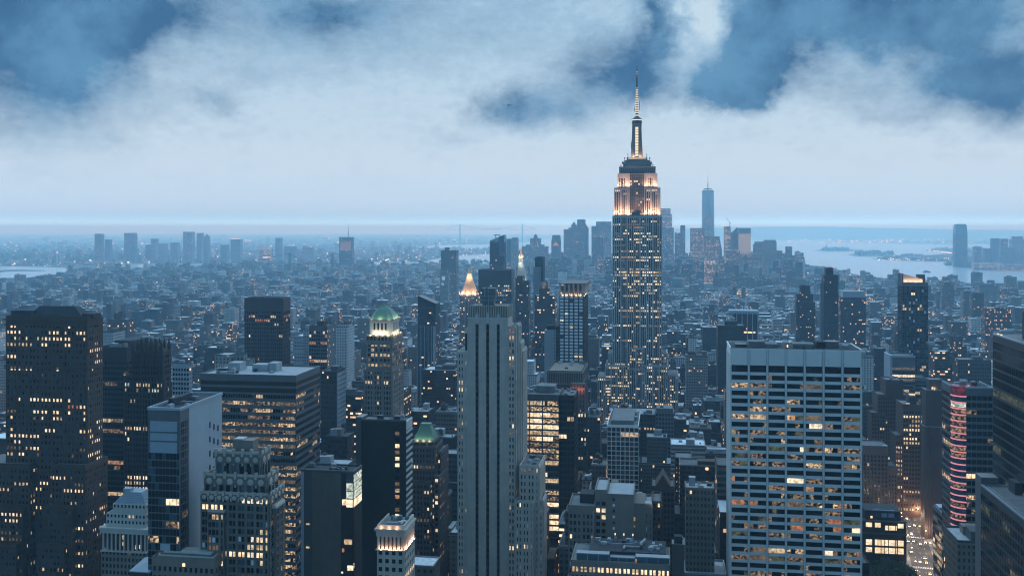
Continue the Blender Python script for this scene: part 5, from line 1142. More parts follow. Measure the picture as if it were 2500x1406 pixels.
b = Bld('tan_chimney_block', 'plain tan brick bulkhead tower standing on a low roof near the bottom edge', 'annex', 1641, 1672, 500, None, nwin=4)
x0, x1 = b.x(1641), b.x(1671); z1 = b.z(1330); b.block(x0, x1, 0, 7, 0, z1, 'wall_cladding', STONE_T); b.block(x0 - .2, x1 + .2, -.2, 7.2, z1, z1 + .5, 'parapet_edging', BLUEGREY); b.block(x0 + 1, x1 - 1, 1, 5, z1 + .5, z1 + 4, 'roof_plant_room', ROOF_DARK); b.note(x0, x1, 0, 7, z1); b.done()
b = Bld('pale_framed_tower', 'narrow building with pale corner piers and arched loggia under a white cornice', 'office building', 1678, 1732, 590, 'narrow pale-piered building', nwin=50)
x0, x1 = b.x(1678), b.x(1732); z1 = b.z(1233); zl = b.z(1276)
b.block(x0, x1, .4, 20, 0, z1, 'wall_cladding', BRICK_DK2)
for xx in (x0, x1 - .8): b.block(xx, xx + .8, 0, .4, 0, z1, 'corner_pier', STONE_P)
b.block(x0 - .3, x1 + .3, -.5, 20, z1 - 2, z1, 'cornice_trim', STONE); b.block(x0, x1, -.1, .4, zl - .5, zl, 'string_course', STONE_P)
for i in range(4): c = x0 + .8 + i * (x1 - x0 - 1.6) / 3; b.block(c - .2, c + .2, -.05, .4, zl, z1 - 2, 'loggia_pier', STONE)
for r in range(9):
    for i in range(5): b.panes.append(((x0 + 1.4 + i * 2.15, .3, zl - 4 - r * 3.7), (x0 + 2.7 + i * 2.15, .42, zl - 2 - r * 3.7), G_DARK if R.random() > .06 else L_RED, False, -1))
b.block(x0 + .5, x1 - .5, 3, 12, z1, z1 + 4, 'roof_storey', ROOF); b.block(x0 + 4, x1 - 1, 9, 18, z1, z1 + 6.5, 'roof_plant_room', BLUEGREY); b.note(x0, x1, 0, 20, z1); b.done()
b = Bld('pointed_gable_building', 'dark stone building with a pointed gable above a row of small lit windows', 'office building', 1591, 1646, 640, 'pointed-gable building', nwin=50)
st = dict(wall=BRICK_DK, bay=2.4, fl=3.7, pier=1.0, spd=1.6, pr=.3, lit=.1, corr=1.0, rows={0: .0, 2: .6}, topblank=3)
x0, x1, y0, y1, z1 = b.tier(1591, 1646, 1190, d=20, st=st); mb = b.part('gable', BRICK_DK); c = (x0 + x1) / 2; mb.add([(x0 + 2, -.3, z1), (x1 - 2, -.3, z1), (c, -.3, z1 + 8.5), (x0 + 2, 18, z1), (x1 - 2, 18, z1), (c, 18, z1 + 8.5)], [(0, 1, 2), (5, 4, 3), (1, 4, 5, 2), (0, 2, 5, 3)]); b.done()
b = Bld('stairwell_light_building', 'dark building with a vertical string of lit stairwell lamps', 'apartment building', 1648, 1690, 745, 'building with stairwell lamps', nwin=80)
st = dict(wall=BRICK_DK2, bay=2.6, fl=3.4, pier=1.1, spd=1.5, pr=.3, lit=.03, corr=.6)
x0, x1, y0, y1, z1 = b.tier(1648, 1690, 1120, d=20, st=st)
for k in range(16):
    z = z1 - 4 - k * 3.42; b.panes.append(((b.x(1658), -.6, z), (b.x(1661.5), -.5, z + .9), L_HOT, True, -1))
    if R.random() < .6: b.panes.append(((b.x(1651), -.6, z + .3), (b.x(1653), -.5, z + 1), L_MID, True, -1))
b.done()
# ------------------------------------------------------------------ buildings whose windows are only a pixel or two wide: one wall material that lays out panes by the metre
def facade_material(name, strength=1.0, window_dark=0.8):
    m, q, b = newmat(name)
    tcn = q.n('ShaderNodeTexCoord'); s3 = q.n('ShaderNodeSeparateXYZ'); q.l(tcn.outputs['Object'], s3.inputs[0])
    nn = q.n('ShaderNodeSeparateXYZ'); q.l(tcn.outputs['Normal'], nn.inputs[0])
    at = q.n('ShaderNodeAttribute', attribute_name='tint'); bi = q.n('ShaderNodeAttribute', attribute_name='bid').outputs['Fac']
    side = q.math('GREATER_THAN', q.math('ABSOLUTE', nn.outputs[0]), 0.6)
    roof = q.math('GREATER_THAN', q.math('ABSOLUTE', nn.outputs[2]), 0.5)
    fr = lambda k: q.math('FRACT', q.math('MULTIPLY', bi, k))
    s = q.math('ADD', q.math('MULTIPLY', s3.outputs[0], q.math('SUBTRACT', 1, side)), q.math('MULTIPLY', s3.outputs[1], side))
    bay = q.math('ADD', 1.9, q.math('MULTIPLY', fr(71.3), 2.0)); fl = q.math('ADD', 3.2, q.math('MULTIPLY', fr(39.7), 0.9))
    cu = q.math('DIVIDE', s, bay); cv = q.math('DIVIDE', s3.outputs[2], fl)
    iu, iv = q.math('FLOOR', cu), q.math('FLOOR', cv)
    fu = q.math('ABSOLUTE', q.math('SUBTRACT', q.math('FRACT', cu), 0.5)); fv = q.math('ABSOLUTE', q.math('SUBTRACT', q.math('FRACT', cv), 0.55))
    ribbon = q.math('GREATER_THAN', fr(17.9), 0.78)
    wu = q.math('LESS_THAN', fu, q.math('ADD', q.math('ADD', 0.2, q.math('MULTIPLY', fr(53.1), 0.15)), q.math('MULTIPLY', ribbon, 0.3)))
    wv = q.math('LESS_THAN', fv, q.math('ADD', 0.2, q.math('MULTIPLY', fr(23.3), 0.1)))
    mask = q.math('MULTIPLY', q.math('MULTIPLY', wu, wv), q.math('SUBTRACT', 1, roof))
    cc = q.n('ShaderNodeCombineXYZ'); q.val(cc.inputs[0], q.math('ADD', iu, q.math('MULTIPLY', side, 57.0))); q.val(cc.inputs[1], iv); q.val(cc.inputs[2], q.math('MULTIPLY', bi, 913.0))
    wn = q.n('ShaderNodeTexWhiteNoise', noise_dimensions='3D'); q.l(cc.outputs[0], wn.inputs['Vector'])
    cr = q.n('ShaderNodeCombineXYZ'); q.val(cr.inputs[0], iv); q.val(cr.inputs[1], q.math('MULTIPLY', bi, 517.0)); q.val(cr.inputs[2], side)
    wr = q.n('ShaderNodeTexWhiteNoise', noise_dimensions='3D'); q.l(cr.outputs[0], wr.inputs['Vector'])
    prob = q.math('MULTIPLY', at.outputs['Alpha'], q.math('ADD', 0.4, q.math('MULTIPLY', q.math('POWER', wr.outputs[0], 3.0), 2.6)))
    lit = q.math('MULTIPLY', q.math('LESS_THAN', wn.outputs[0], prob), mask)
    sc = q.n('ShaderNodeSeparateColor'); q.l(wn.outputs['Color'], sc.inputs[0])
    n1 = q.noise(tcn.outputs['Object'], 0.12, 4, 0.6)[0]; n2 = q.noise(q.vec('MULTIPLY', tcn.outputs['Object'], (1, 1, .08)), 0.8, 2)[0]
    vary = q.math('ADD', 0.45, q.math('ADD', q.math('MULTIPLY', n1, .6), q.math('MULTIPLY', n2, .5)))
    wall = q.vec('SCALE', at.outputs['Color'], scale=vary)
    glass = q.vec('SCALE', (0.05, 0.062, 0.075), scale=q.math('POWER', sc.outputs[1], 2.0))
    wallc = q.mix(q.math('MULTIPLY', mask, window_dark), wall, glass)
    rn = q.noise(tcn.outputs['Object'], 0.35, 3, 0.65)[0]
    rv = q.math('ADD', 0.05, q.math('MULTIPLY', q.math('POWER', fr(5.77), 1.9), 0.9))
    roofc = q.vec('SCALE', (0.95, 0.98, 1.0), scale=q.math('MULTIPLY', rv, q.math('ADD', 0.5, rn)))
    q.val(b.inputs['Base Color'], q.mix(roof, wallc, roofc)); b.inputs['Roughness'].default_value = 0.7; b.inputs['Specular IOR Level'].default_value = 0.25
    lc = q.ramp(sc.outputs[0], [(0.0, (1.0, .52, .26)), (0.2, (1.0, .70, .42)), (0.7, (1.0, .82, .60)), (1.0, (.9, .97, .92))])
    q.val(b.inputs['Emission Color'], lc); q.val(b.inputs['Emission Strength'], q.math('MULTIPLY', lit, q.math('MULTIPLY', strength, q.math('ADD', 0.25, q.math('MULTIPLY', sc.outputs[2], 0.9)))))
    m.cycles.emission_sampling = 'NONE'; return m
FAC = facade_material('windowed_wall', 2.1)

class Boxes:
    """windowed boxes in grid axes; tint, lit share and a per-building number ride along as mesh attributes"""
    def __init__(s): s.r = []
    def add(s, x0, x1, y0, y1, z0, z1, tint, lit, bid): s.r.append((x0, x1, y0, y1, z0, z1, tint[0], tint[1], tint[2], lit, bid))
    def mesh(s, name):
        a = np.array(s.r, dtype=np.float64); n = len(a)
        v = np.empty((n, 8, 3)); X = a[:, [0, 1, 1, 0, 0, 1, 1, 0]]; Y = a[:, [2, 2, 3, 3, 2, 2, 3, 3]]; Z = a[:, [4, 4, 4, 4, 5, 5, 5, 5]]
        v[:, :, 0] = X; v[:, :, 1] = Y; v[:, :, 2] = Z
        fq = np.array([(4, 5, 6, 7), (0, 1, 5, 4), (1, 2, 6, 5), (2, 3, 7, 6), (3, 0, 4, 7)])
        fi = (fq[None] + (np.arange(n) * 8)[:, None, None]).reshape(-1)
        me = bpy.data.meshes.new(name); me.vertices.add(n * 8); me.vertices.foreach_set('co', v.reshape(-1))
        me.loops.add(len(fi)); me.loops.foreach_set('vertex_index', fi); nf = n * 5
        me.polygons.add(nf); me.polygons.foreach_set('loop_start', np.arange(nf) * 4); me.polygons.foreach_set('loop_total', np.full(nf, 4))
        me.polygons.foreach_set('use_smooth', np.zeros(nf, dtype=bool))
        me.update(calc_edges=True)
        t = me.attributes.new('tint', 'FLOAT_COLOR', 'FACE'); t.data.foreach_set('color', np.repeat(a[:, 6:10], 5, axis=0).reshape(-1))
        d = me.attributes.new('bid', 'FLOAT', 'FACE'); d.data.foreach_set('value', np.repeat(a[:, 10], 5))
        me.materials.append(FAC); return me

class Mid(Bld):
    def __init__(s, *a, tint=(.08, .07, .065), lit=.08, **k):
        super().__init__(*a, **k); s.bx = Boxes(); s.tint = tint; s.lit = lit; s.bid = R.random(); s.nwin = 60
    def box(s, pl, pr, pt, d=None, far=None, yl=0.0, z0=0.0, tint=None, lit=None, pb=None, bid=None, edge=True, note=True):
        x0, x1 = s.x(pl, yl), s.x(pr, yl); z1 = s.z(pt, (x0 + x1) / 2, yl)
        if d is None: d = s.dep(far, x1) - yl
        if pb: z0 = s.z(pb, (x0 + x1) / 2, yl)
        s.bx.add(x0, x1, yl, yl + d, z0, z1, tint or s.tint, s.lit if lit is None else lit, s.bid if bid is None else bid)
        if note: s.note(x0, x1, yl, yl + d, z1)
        if edge:
            P = s.part('kerb_edging', GREYP); e = .5; h = .9
            P.box(x0, x1, yl, yl + e, z1, z1 + h); P.box(x0, x1, yl + d - e, yl + d, z1, z1 + h); P.box(x0, x0 + e, yl + e, yl + d - e, z1, z1 + h); P.box(x1 - e, x1, yl + e, yl + d - e, z1, z1 + h)
        return x0, x1, yl, yl + d, z1
    def plant(s, X, n=1, h=4):
        for i in range(n):
            w = (X[1] - X[0]) * R.uniform(.25, .55); c = R.uniform(X[0] + w / 2 + 1, X[1] - w / 2 - 1) if X[1] - X[0] > w + 2 else (X[0] + X[1]) / 2
            dd = (X[3] - X[2]); s.block(c - w / 2, c + w / 2, X[2] + dd * .3, X[2] + dd * .75, X[4], X[4] + h * R.uniform(.7, 1.3), 'roof_plant_room', R.choice([GREYP, BRICK_DK, STEEL]))
    def done(s):
        if s.bx.r: link('windowed_walls'[:-1], s.bx.mesh('windowed_wall'), s.root)
        return super().done()

DKB, BRN, GRY, BEI, PAL, BLU, BLK = (.055, .05, .05), (.085, .065, .055), (.12, .12, .125), (.17, .155, .135), (.34, .35, .36), (.08, .11, .14), (.025, .027, .03)
def quick(name, label, cat, pl, pr, pt, Y, d=24, tint=GRY, lit=.08, short=None, tiers=(), group=None, plant=1, far=None, top=None):
    b = Mid(name, label, cat, pl, pr, Y, short, group, tint=tint, lit=lit)
    if top is None:
        X = b.box(pl, pr, pt, d=d, far=far)
    for t in tiers: X = b.box(t[0], t[1], t[2], d=t[4] if len(t) > 4 else d * .7, yl=t[3] if len(t) > 3 else 2, tint=t[5] if len(t) > 5 else None)
    if plant: b.plant(X, plant)
    return b, X

# -- centre, middle distance
b, X = quick('slanted_roof_tower', 'slim blue-black glass tower with a sharply slanted roof and a rooftop window-cleaning crane', 'skyscraper', 1195.5, 1231, 592, 2300, d=30, tint=(.035, .045, .055), lit=.015, short='slant-roofed glass tower', plant=0)
b.part('slanted_crown', G_BLUE).prism([(X[0], 0), (X[1], 0), (X[1], 30), (X[0], 30)], X[4] - .5, [b.z(588), b.z(573), b.z(573), b.z(588)])
b.block(b.x(1219), X[1] + .2, -.4, 0, b.z(626), b.z(576), 'blue_glass_strip', wall_mat('blue_glass_front', (.06, .13, .22), .2, .2, streak=False)); cr = b.part('roof_crane', STEEL_DK)
cr.tube((b.x(1209), 8, b.z(588)), (b.x(1209), 8, b.z(574)), 1.0); cr.tube((b.x(1204), 8, b.z(574)), (b.x(1219), 8, b.z(574)), .8); b.done()
st = dict(wall=BLACK, core=BLACK, bay=3.4, fl=4.1, pier=.8, spd=1.8, pr=.3, lit=.3, corr=1, topblank=26, rows={0: .35, 1: .3, 2: .75, 3: .3, 4: .2, 5: .1, 7: .25, 9: .2, 11: .3}, pal={'glass': [(BLACK, 1)], 'lit': [(L_MID, 4), (L_HOT, 3), (L_RED, 1), (L_COOL, 1)]})
b = Bld('broad_black_tower', 'broad black office tower with three bright rows of windows below the slant-roofed glass tower', 'office building', 1168, 1249, 1750, 'broad black tower', nwin=80); b.tier(1168, 1249, 660, d=36, st=st, sides='F'); b.done()

GOLD = wall_mat('gilded_tiles', (.62, .45, .28), .45, .2, scale=.4)
b = Mid('gold_pyramid_tower', 'stone tower topped with a floodlit golden pyramid roof and lantern', 'skyscraper', 1122, 1171, 1900, 'golden pyramid roof', tint=(.15, .13, .12), lit=.12)
X = b.box(1122, 1171, 722, d=38, edge=False); b.block(X[0] - 1, X[1] + 1, -1, 39, X[4], X[4] + 2, 'cornice_trim', STONE_D)
for i in range(12): b.block(X[0] + 3 + i * 3, X[0] + 4.6 + i * 3, -.4, .1, b.z(717.5) - 4, b.z(717.5) - 1, 'lit_arcade', L_HOT)
za, zb = X[4] + 2, b.z(671); c = b.x(1146.5, 19); cy = 19; n = 8
def ring(r, z): return [(c + r * math.cos(math.pi / 8 + 2 * math.pi * i / 8), cy + r * math.sin(math.pi / 8 + 2 * math.pi * i / 8), z) for i in range(8)]
rs = [(18.2, 0), (14.0, .22), (10.2, .48), (7.0, .75), (4.4, 1.0)]
mb = b.part('golden_roof', GOLD)
for (r0, f0), (r1, f1) in zip(rs, rs[1:]): mb.add(ring(r0, za + (zb - za) * f0) + ring(r1, za + (zb - za) * f1), [(i, (i + 1) % 8, 8 + (i + 1) % 8, 8 + i) for i in range(8)])
ln = b.part('gold_lantern', GOLD); ln.cyl(c, cy, 4.6, 4.6, zb, zb + 2, 8); ln.cyl(c, cy, 3.2, 2.6, zb + 2, b.z(662), 8); ln.cyl(c, cy, 3.4, .2, b.z(662), b.z(650), 8); ln.cyl(c, cy, .25, .1, b.z(650), b.z(644), 6)
for sx in (-1, 1):
    t = b.part('corner_turret', GOLD); tx = c + sx * 17.6; t.cyl(tx, 2, 1.6, 1.6, za, za + 6, 8); t.cyl(tx, 2, 1.8, .1, za + 6, za + 10, 8)
for k in range(8):
    a = 2 * math.pi * k / 8 + math.pi / 2; b.lamp(c + 20.5 * math.cos(a), cy + 20.5 * math.sin(a), za + 2, 15000 if math.sin(a) < .3 else 3000, (1, .60, .36), 1.5)
for k in (-1, 0, 1): b.lamp(c + k * 6, cy - 9, zb - 4, 5000, (1, .66, .38), 1)
b.done()
b = Mid('marble_clock_tower', 'pale marble tower with a lit lantern and tall sloping roof rising behind two dark towers', 'skyscraper', 1263, 1282, 2100, 'marble lantern tower', tint=(.30, .29, .28), lit=.04)
X = b.box(1262, 1283, 690, d=18, edge=False); c = b.x(1272, 9); zt = b.z(645)
b.part('sloping_roof', wall_mat('lit_roof_stone', (.40, .42, .40), .7, .2)).frus(X[0] - 1, X[1] + 3, 0, 18, X[4], c - 5.5, c + 5.5, 4, 14, zt)
l = b.part('lantern', STONE_P); l.cyl(c, 9, 6, 6, zt, zt + 3, 8); l.cyl(c, 9, 4, 4, zt + 3, b.z(628), 8); l.cyl(c, 9, 6, 6, b.z(628), b.z(625.5), 8)
gl = b.part('gold_cap', GOLD); gl.cyl(c, 9, 5, 1.8, b.z(625.5), b.z(617), 8); gl.cyl(c, 9, 1.8, .9, b.z(617), b.z(609), 8); gl.blob((c, 9, b.z(608)), 1.5, 1.5, 1.6)
for k in range(4): b.part('lit_lantern_window', L_COOL).box(c - 4 + 2.2 * k, c - 2.6 + 2.2 * k, 3.2, 4.0, zt + 3.6, b.z(629.5))
for sx in (-1, 1): b.lamp(c + sx * 8, 0, b.z(627), 9000, (1, .66, .40), 1)
b.lamp(c, -2, zt + 1, 4000, (.85, 1, .85), 1); b.lamp(c + 12, -6, X[4] + 2, 5000, (.85, 1, .85), 1); b.done()
b, X = quick('twin_step_dark_tower', 'dark brick tower in two unequal steps standing in front of the marble lantern tower', 'apartment tower', 1258, 1277, 676, 1500, d=18, tint=DKB, lit=.07, short='two-step dark tower', tiers=((1277, 1291, 688, 0, 20),), plant=0)
for px in (1259, 1268, 1276): b.part('roof_beacon', plain_glow('red_beacon', (1, .35, .3), .8)).box(b.x(px) - .4, b.x(px) + .4, 0, .8, X[4] + 6, X[4] + 7)
b.done()
b, X = quick('slim_black_tower', 'slim black tower with a striped balcony front on its lower left side', 'apartment tower', 1306, 1327, 629, 1700, d=20, tint=BLK, lit=.01, short='slim black tower', plant=0)
b.block(b.x(1302, -3), b.x(1320, -3), -3, 0, 0, b.z(652, 0, -3), 'balcony_wing', BLUEGREY)
for k in range(30): b.part('balcony_slat', PANEL_B).box(b.x(1302, -3), b.x(1320, -3), -3.6, -3, b.z(655, 0, -3) - k * 3.4, b.z(655, 0, -3) - k * 3.4 + 1.1)
b.block(X[0] + 3, X[1] - 2, 5, 15, X[4], X[4] + 2, 'roof_plant_room', STEEL_DK); b.done()
b, X = quick('lit_cap_tower', 'stone tower with a lit square belvedere cap beside the slim black tower', 'apartment tower', 1305, 1355, 722, 1480, d=26, tint=(.07, .065, .06), lit=.12, short='lit belvedere tower', tiers=((1316, 1340, 706, 4, 14), (1320, 1337, 690, 6, 10)), plant=0)
b.block(b.x(1323, 6), b.x(1332, 6), 5.8, 6, b.z(720, 0, 6), b.z(709, 0, 6), 'lit_belvedere_window', L_COOL); b.block(b.x(1324, 6), b.x(1331, 6), 5.8, 6, b.z(705, 0, 6), b.z(698, 0, 6), 'lit_belvedere_window', L_DIM)
b.lamp(b.x(1329, 6), 3, b.z(694, 0, 6), 900, (1, .8, .55), .5); b.done()
b = Mid('wedge_glass_tower', 'dark glass wedge tower with a steep sloping roofline behind the floodlit copper-roofed tower', 'office building', 1020, 1066, 1300, 'dark glass wedge', tint=(.03, .035, .04), lit=.04)
X = b.box(1020, 1064, 748, d=24, edge=False); b.part('wedge_roof', G_DARK).prism([(X[0], 0), (X[1], 0), (X[1], 24), (X[0], 24)], X[4] - .3, [b.z(722), b.z(741), b.z(741), b.z(722)])
Y = b.box(1019, 1063, 797, d=8, yl=-9, tint=(.05, .055, .06), lit=.06)
for k in range(5): b.part('pale_fin', PANEL_B).box(Y[0] + k * (Y[1] - Y[0]) / 5 - .25, Y[0] + k * (Y[1] - Y[0]) / 5 + .25, -9.8, -9, 0, Y[4])
b.block(Y[1] - 3, Y[1], -9.6, -9, 0, Y[4] + .5, 'pale_end_pier', PANEL_B); b.done()
b, X = quick('gridded_office_tower', 'square office tower with an evenly gridded front and dark flat roof beyond the ribbon-window office', 'office building', 755, 799, 797, 1050, far=820, d=None, tint=(.13, .15, .17), lit=.10, short='evenly gridded office tower')
st = dict(wall=BLUEGREY, core=G_DARK, bay=2.35, fl=3.75, pier=.5, spd=1.2, pr=.3, lit=.06, corr=1, topblank=5, rows={0: .3, 1: .4, 3: .3, 7: .3, 8: .6}, pal=dict(WARM, lit=[(L_MID, 3), (L_HOT, 1), (L_RED, 2)])); b.face(X[0], 0, 1, 0, 0, -1, X[1] - X[0], 0, X[4], st); b.done()
b, X = quick('white_louvred_block', 'low white louvred block just left of the evenly gridded office tower', 'office building', 716, 756, 822, 1120, d=26, tint=PAL, lit=.01, short='low white louvred block', tiers=((740, 757, 805, 6, 12),)); 
for k in range(9): b.part('white_slat', WHITE).box(X[0] - 18, X[0] + 2, -.3, 0, X[4] - 4 - k * 4.2, X[4] - 2 - k * 4.2)
b.done()
b, X = quick('white_curved_block', 'bright white building with curved ends right of the evenly gridded office tower', 'office building', 820, 848, 800, 1200, d=28, tint=(.45, .46, .47), lit=.01, short='bright white curved building', tiers=((822, 852, 792, 6, 14),)); b.done()
b, X = quick('colonnaded_pale_hall', 'pale stone building with tall columned upper storey behind the ribbon-window office', 'institutional building', 524, 562, 868, 960, d=22, tint=(.26, .25, .24), lit=.02, short='pale columned hall', tiers=((562, 604, 880, 3, 18), (576, 596, 866, 6, 8)), plant=0)
for k in range(7): b.part('column', STONE_P).box(b.x(526 + 5.6 * k), b.x(528.5 + 5.6 * k), -.9, 0, X[4] - 22, X[4] - 8)
b.done()
b, X = quick('pale_stepped_office', 'pale office block with strong floor bands beside the pinnacled brick tower', 'office building', 421, 462, 888, 860, far=470, d=None, tint=(.26, .28, .30), lit=.06, short='pale banded office')
st = dict(wall=WHITE, core=G_DARK, bay=2.6, fl=4, pier=.6, spd=1.7, pr=.25, lit=.1, corr=.8, topblank=4); b.face(X[0], 0, 1, 0, 0, -1, X[1] - X[0], 0, X[4], st); b.done()
b, X = quick('white_striped_block', 'white block with strong horizontal balcony stripes beside the hip-roofed brick tower', 'apartment building', 250, 277, 812, 1100, d=24, tint=PAL, lit=.02, short='white striped block')
for k in range(20): b.part('balcony_slat', WHITE).box(X[0], X[1] + .2, -.6, 0, X[4] - 3 - k * 3.4, X[4] - 1.4 - k * 3.4)
b.done()
b, X = quick('brown_slab_apartments', 'brown apartment slab with water tank rising behind the white striped block', 'apartment building', 262, 311, 780, 1500, d=22, tint=(.085, .07, .065), lit=.05, short='brown apartment slab', tiers=((278, 298, 766, 5, 10),)); b.done()
b, X = quick('pale_sided_block', 'brown block with one pale lit side wall standing right of the ribbon-window office', 'office building', 784, 822, 908, 780, far=843, d=None, tint=(.055, .05, .048), lit=.02, short='brown block with pale side wall')
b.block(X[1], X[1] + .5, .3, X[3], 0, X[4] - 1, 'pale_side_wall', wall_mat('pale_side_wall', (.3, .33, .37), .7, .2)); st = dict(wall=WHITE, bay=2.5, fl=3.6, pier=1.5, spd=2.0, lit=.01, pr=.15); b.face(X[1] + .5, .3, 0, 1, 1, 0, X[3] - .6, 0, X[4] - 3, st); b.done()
b, X = quick('brown_wide_block', 'wide dark brown office block with rows of small lit windows behind the lower copper-roofed tower', 'office building', 1032, 1112, 905, 1000, d=30, tint=(.05, .042, .04), lit=.10, short='wide brown office block', plant=2); b.done()
b, X = quick('boxy_apartments', 'brick housing tower with square bulkhead standing alone before the bright bay water', 'apartment tower', 1076, 1114, 612, 3400, d=40, tint=(.10, .085, .08), lit=.03, short='lone housing tower', tiers=((1086, 1096, 605, 10, 14),), plant=0); b.done()
b, X = quick('blue_lit_clock_tower', 'pale stone tower with a blue-lit clock face and blue-lit openings', 'clock tower', 1074, 1094, 668, 2900, d=22, tint=(.24, .23, .22), lit=.01, short='blue-lit clock tower', tiers=((1077, 1091, 660, 3, 14),), plant=0)
BLG = plain_glow('blue_clock_light', (.35, .75, 1.0), .8)
for k in range(3): b.part('blue_lit_opening', BLG).box(b.x(1079 + 3 * k), b.x(1080.4 + 3 * k), -.6, 0, b.z(684), b.z(675))
mb = MB()
for k in range(12):
    a0, a1 = math.pi * k / 6, math.pi * (k + 1) / 6; q0 = b.x(1081); mb.tube((q0 + 3.2 * math.cos(a0), -.6, b.z(694) + 3.2 * math.sin(a0)), (q0 + 3.2 * math.cos(a1), -.6, b.z(694) + 3.2 * math.sin(a1)), .7, 5)
mb.build('clock_face', BLG, b.root); b.done()

# -- right, middle distance
b = Mid('white_finned_building', 'dark building with tall white vertical fins under an overhanging flat roof', 'institutional building', 1791, 1851, 1450, 'white-finned building', tint=(.035, .035, .038), lit=.03)
X = b.box(1791, 1851, 766, d=26, edge=False); b.block(X[0] - 6, X[1] + 1, -2, 27, X[4], X[4] + 4.5, 'roof_slab', PANEL_B)
for k in range(5): b.part('white_fin', WHITE).box(X[0] + 4 + k * (X[1] - X[0] - 5) / 4, X[0] + 5.1 + k * (X[1] - X[0] - 5) / 4, -1.2, 0, 0, X[4])
b.block(X[0] + 8, X[1] - 4, -.5, 0, b.z(813), b.z(809), 'lit_strip', L_HOT); b.done()
b, X = quick('brown_flat_block', 'wide dark brown flat-topped block left of the white-finned building', 'office building', 1752, 1816, 796, 1250, d=30, tint=(.05, .042, .04), lit=.015, short='brown flat-topped block', tiers=((1770, 1800, 786, 6, 14),)); b.done()
b, X = quick('stepped_black_tower', 'dark apartment tower with stepped narrowing top', 'apartment tower', 1944, 1990, 738, 1600, d=22, tint=(.045, .042, .045), lit=.05, short='stepped black apartment tower', tiers=((1945, 1985, 719, 1, 18), (1954, 1978, 698, 3, 12)), plant=0); b.done()
b = Mid('ridged_black_tower', 'tall black tower with ridged balcony sides and red beacons on its stepped top', 'apartment tower', 2012, 2047, 1500, 'ridged black tower', tint=(.03, .03, .033), lit=.02)
X = b.box(2012, 2047, 673, d=24); T = b.box(2016, 2034, 655, d=14, yl=3); b.block(X[0] - 5, X[0], 2, 10, 0, b.z(691), 'pale_balcony_wing', BLUEGREY)
for k in range(40): b.part('balcony_slat', GREYP).box(X[0], X[1], -.7, 0, X[4] - 3 - k * 3.4, X[4] - 2.3 - k * 3.4)
RB = plain_glow('red_beacon_light', (1, .3, .3), .9)
for px in (2017, 2025, 2033): b.part('roof_beacon', RB).box(b.x(px, 3) - .7, b.x(px, 3) + .7, 3, 4, T[4] + .9, T[4] + 2)
b.done()
b, X = quick('pale_topped_office', 'dark office block with a pale blank plant storey on top', 'office building', 2052, 2114, 727, 1700, d=30, tint=(.055, .05, .05), lit=.07, short='pale-topped dark office', plant=0)
b.block(b.x(2058, 4), b.x(2112, 4), 4, 24, X[4], b.z(711, 0, 4), 'plant_storey', WHITE); b.done()
b = Bld('uplit_slant_tower', 'tall glass apartment tower with an uplit slanting parapet at its top', 'apartment tower', 2203, 2266, 1150, 'slant-topped uplit tower', nwin=100)
st = dict(wall=STEEL_DK, core=G_DARK, bay=2.3, fl=3.5, pier=.35, spd=.75, pr=.35, group=2, gp=.7, lit=.09, corr=.7, run=.4, topblank=4.5, pal={'glass': [(G_DARK, 5), (G_BLUE, 3), (G_PALE, .3)], 'lit': [(L_HOT, 2), (L_MID, 4), (L_DIM, 3)]})
x0, x1 = b.x(2203), b.x(2266); d = b.dep(2192, x0); X = b.tier(2203, 2266, 690, d=d, st=dict(st, L=dict(st, lit=.02)), sides='FL', parapet=0)
b.block(x0, x1, -.5, 0, X[4] - 4, X[4] + .3, 'top_band', BLUEGREY); mb = b.part('slanting_parapet', STONE)
mb.prism([(x0, 4), (x1 - 5, 4), (x1 - 5, 5.5), (x0, 5.5)], X[4], [b.z(668, 0, 4), b.z(681, 0, 4), b.z(681, 0, 4), b.z(668, 0, 4)]); b.block(x0, x0 + 1, 0, d, 0, b.z(668), 'side_wall', STEEL_DK); b.block(b.x(2240, 9), b.x(2258, 9), 8, 16, X[4], b.z(670, 0, 8), 'roof_plant_room', BLUEGREY)
for px in (2213, 2226, 2238, 2250): b.lamp(b.x(px), 1.6, X[4] + 1.2, 1000, (1, .62, .40), .4)
for px in (2194, 2250): b.part('roof_beacon', RB).box(b.x(px, 3) - .4, b.x(px, 3) + .4, 3, 3.8, b.z(666), b.z(665))
b.done()
for (pl, pr, pt, Y, tint, lit, lab) in ((2352, 2372, 712, 2300, (.22, .22, .22), .03, 'pale grey apartment tower beyond the very dark glass tower'), (2374, 2402, 716, 2250, (.10, .09, .085), .05, 'brown apartment tower with two bulkheads beyond the very dark glass tower'),
        (2300, 2330, 690, 3000, (.10, .10, .10), .05, 'dark apartment tower with pointed bulkhead near the river piers'), (2392, 2440, 700, 2900, (.2, .21, .21), .04, 'pale blue apartment slabs in a group by the river'),
        (2282, 2320, 860, 1250, (.08, .07, .06), .12, 'brown office block with a bright lit floor right of the slant-topped uplit tower'), (2405, 2470, 752, 1900, (.06, .055, .06), .14, 'broad office block with many lit floors above the very dark glass tower'),
        (2340, 2420, 880, 1080, (.09, .09, .09), .06, 'low grey block with pale flat roof behind the pink neon-banded tower')):
    b, X = quick('apartment_tower' if 'apartment' in lab else 'office_block', lab, 'apartment tower' if 'apartment' in lab else 'office building', pl, pr, pt, Y, d=24, tint=tint, lit=lit); b.done()

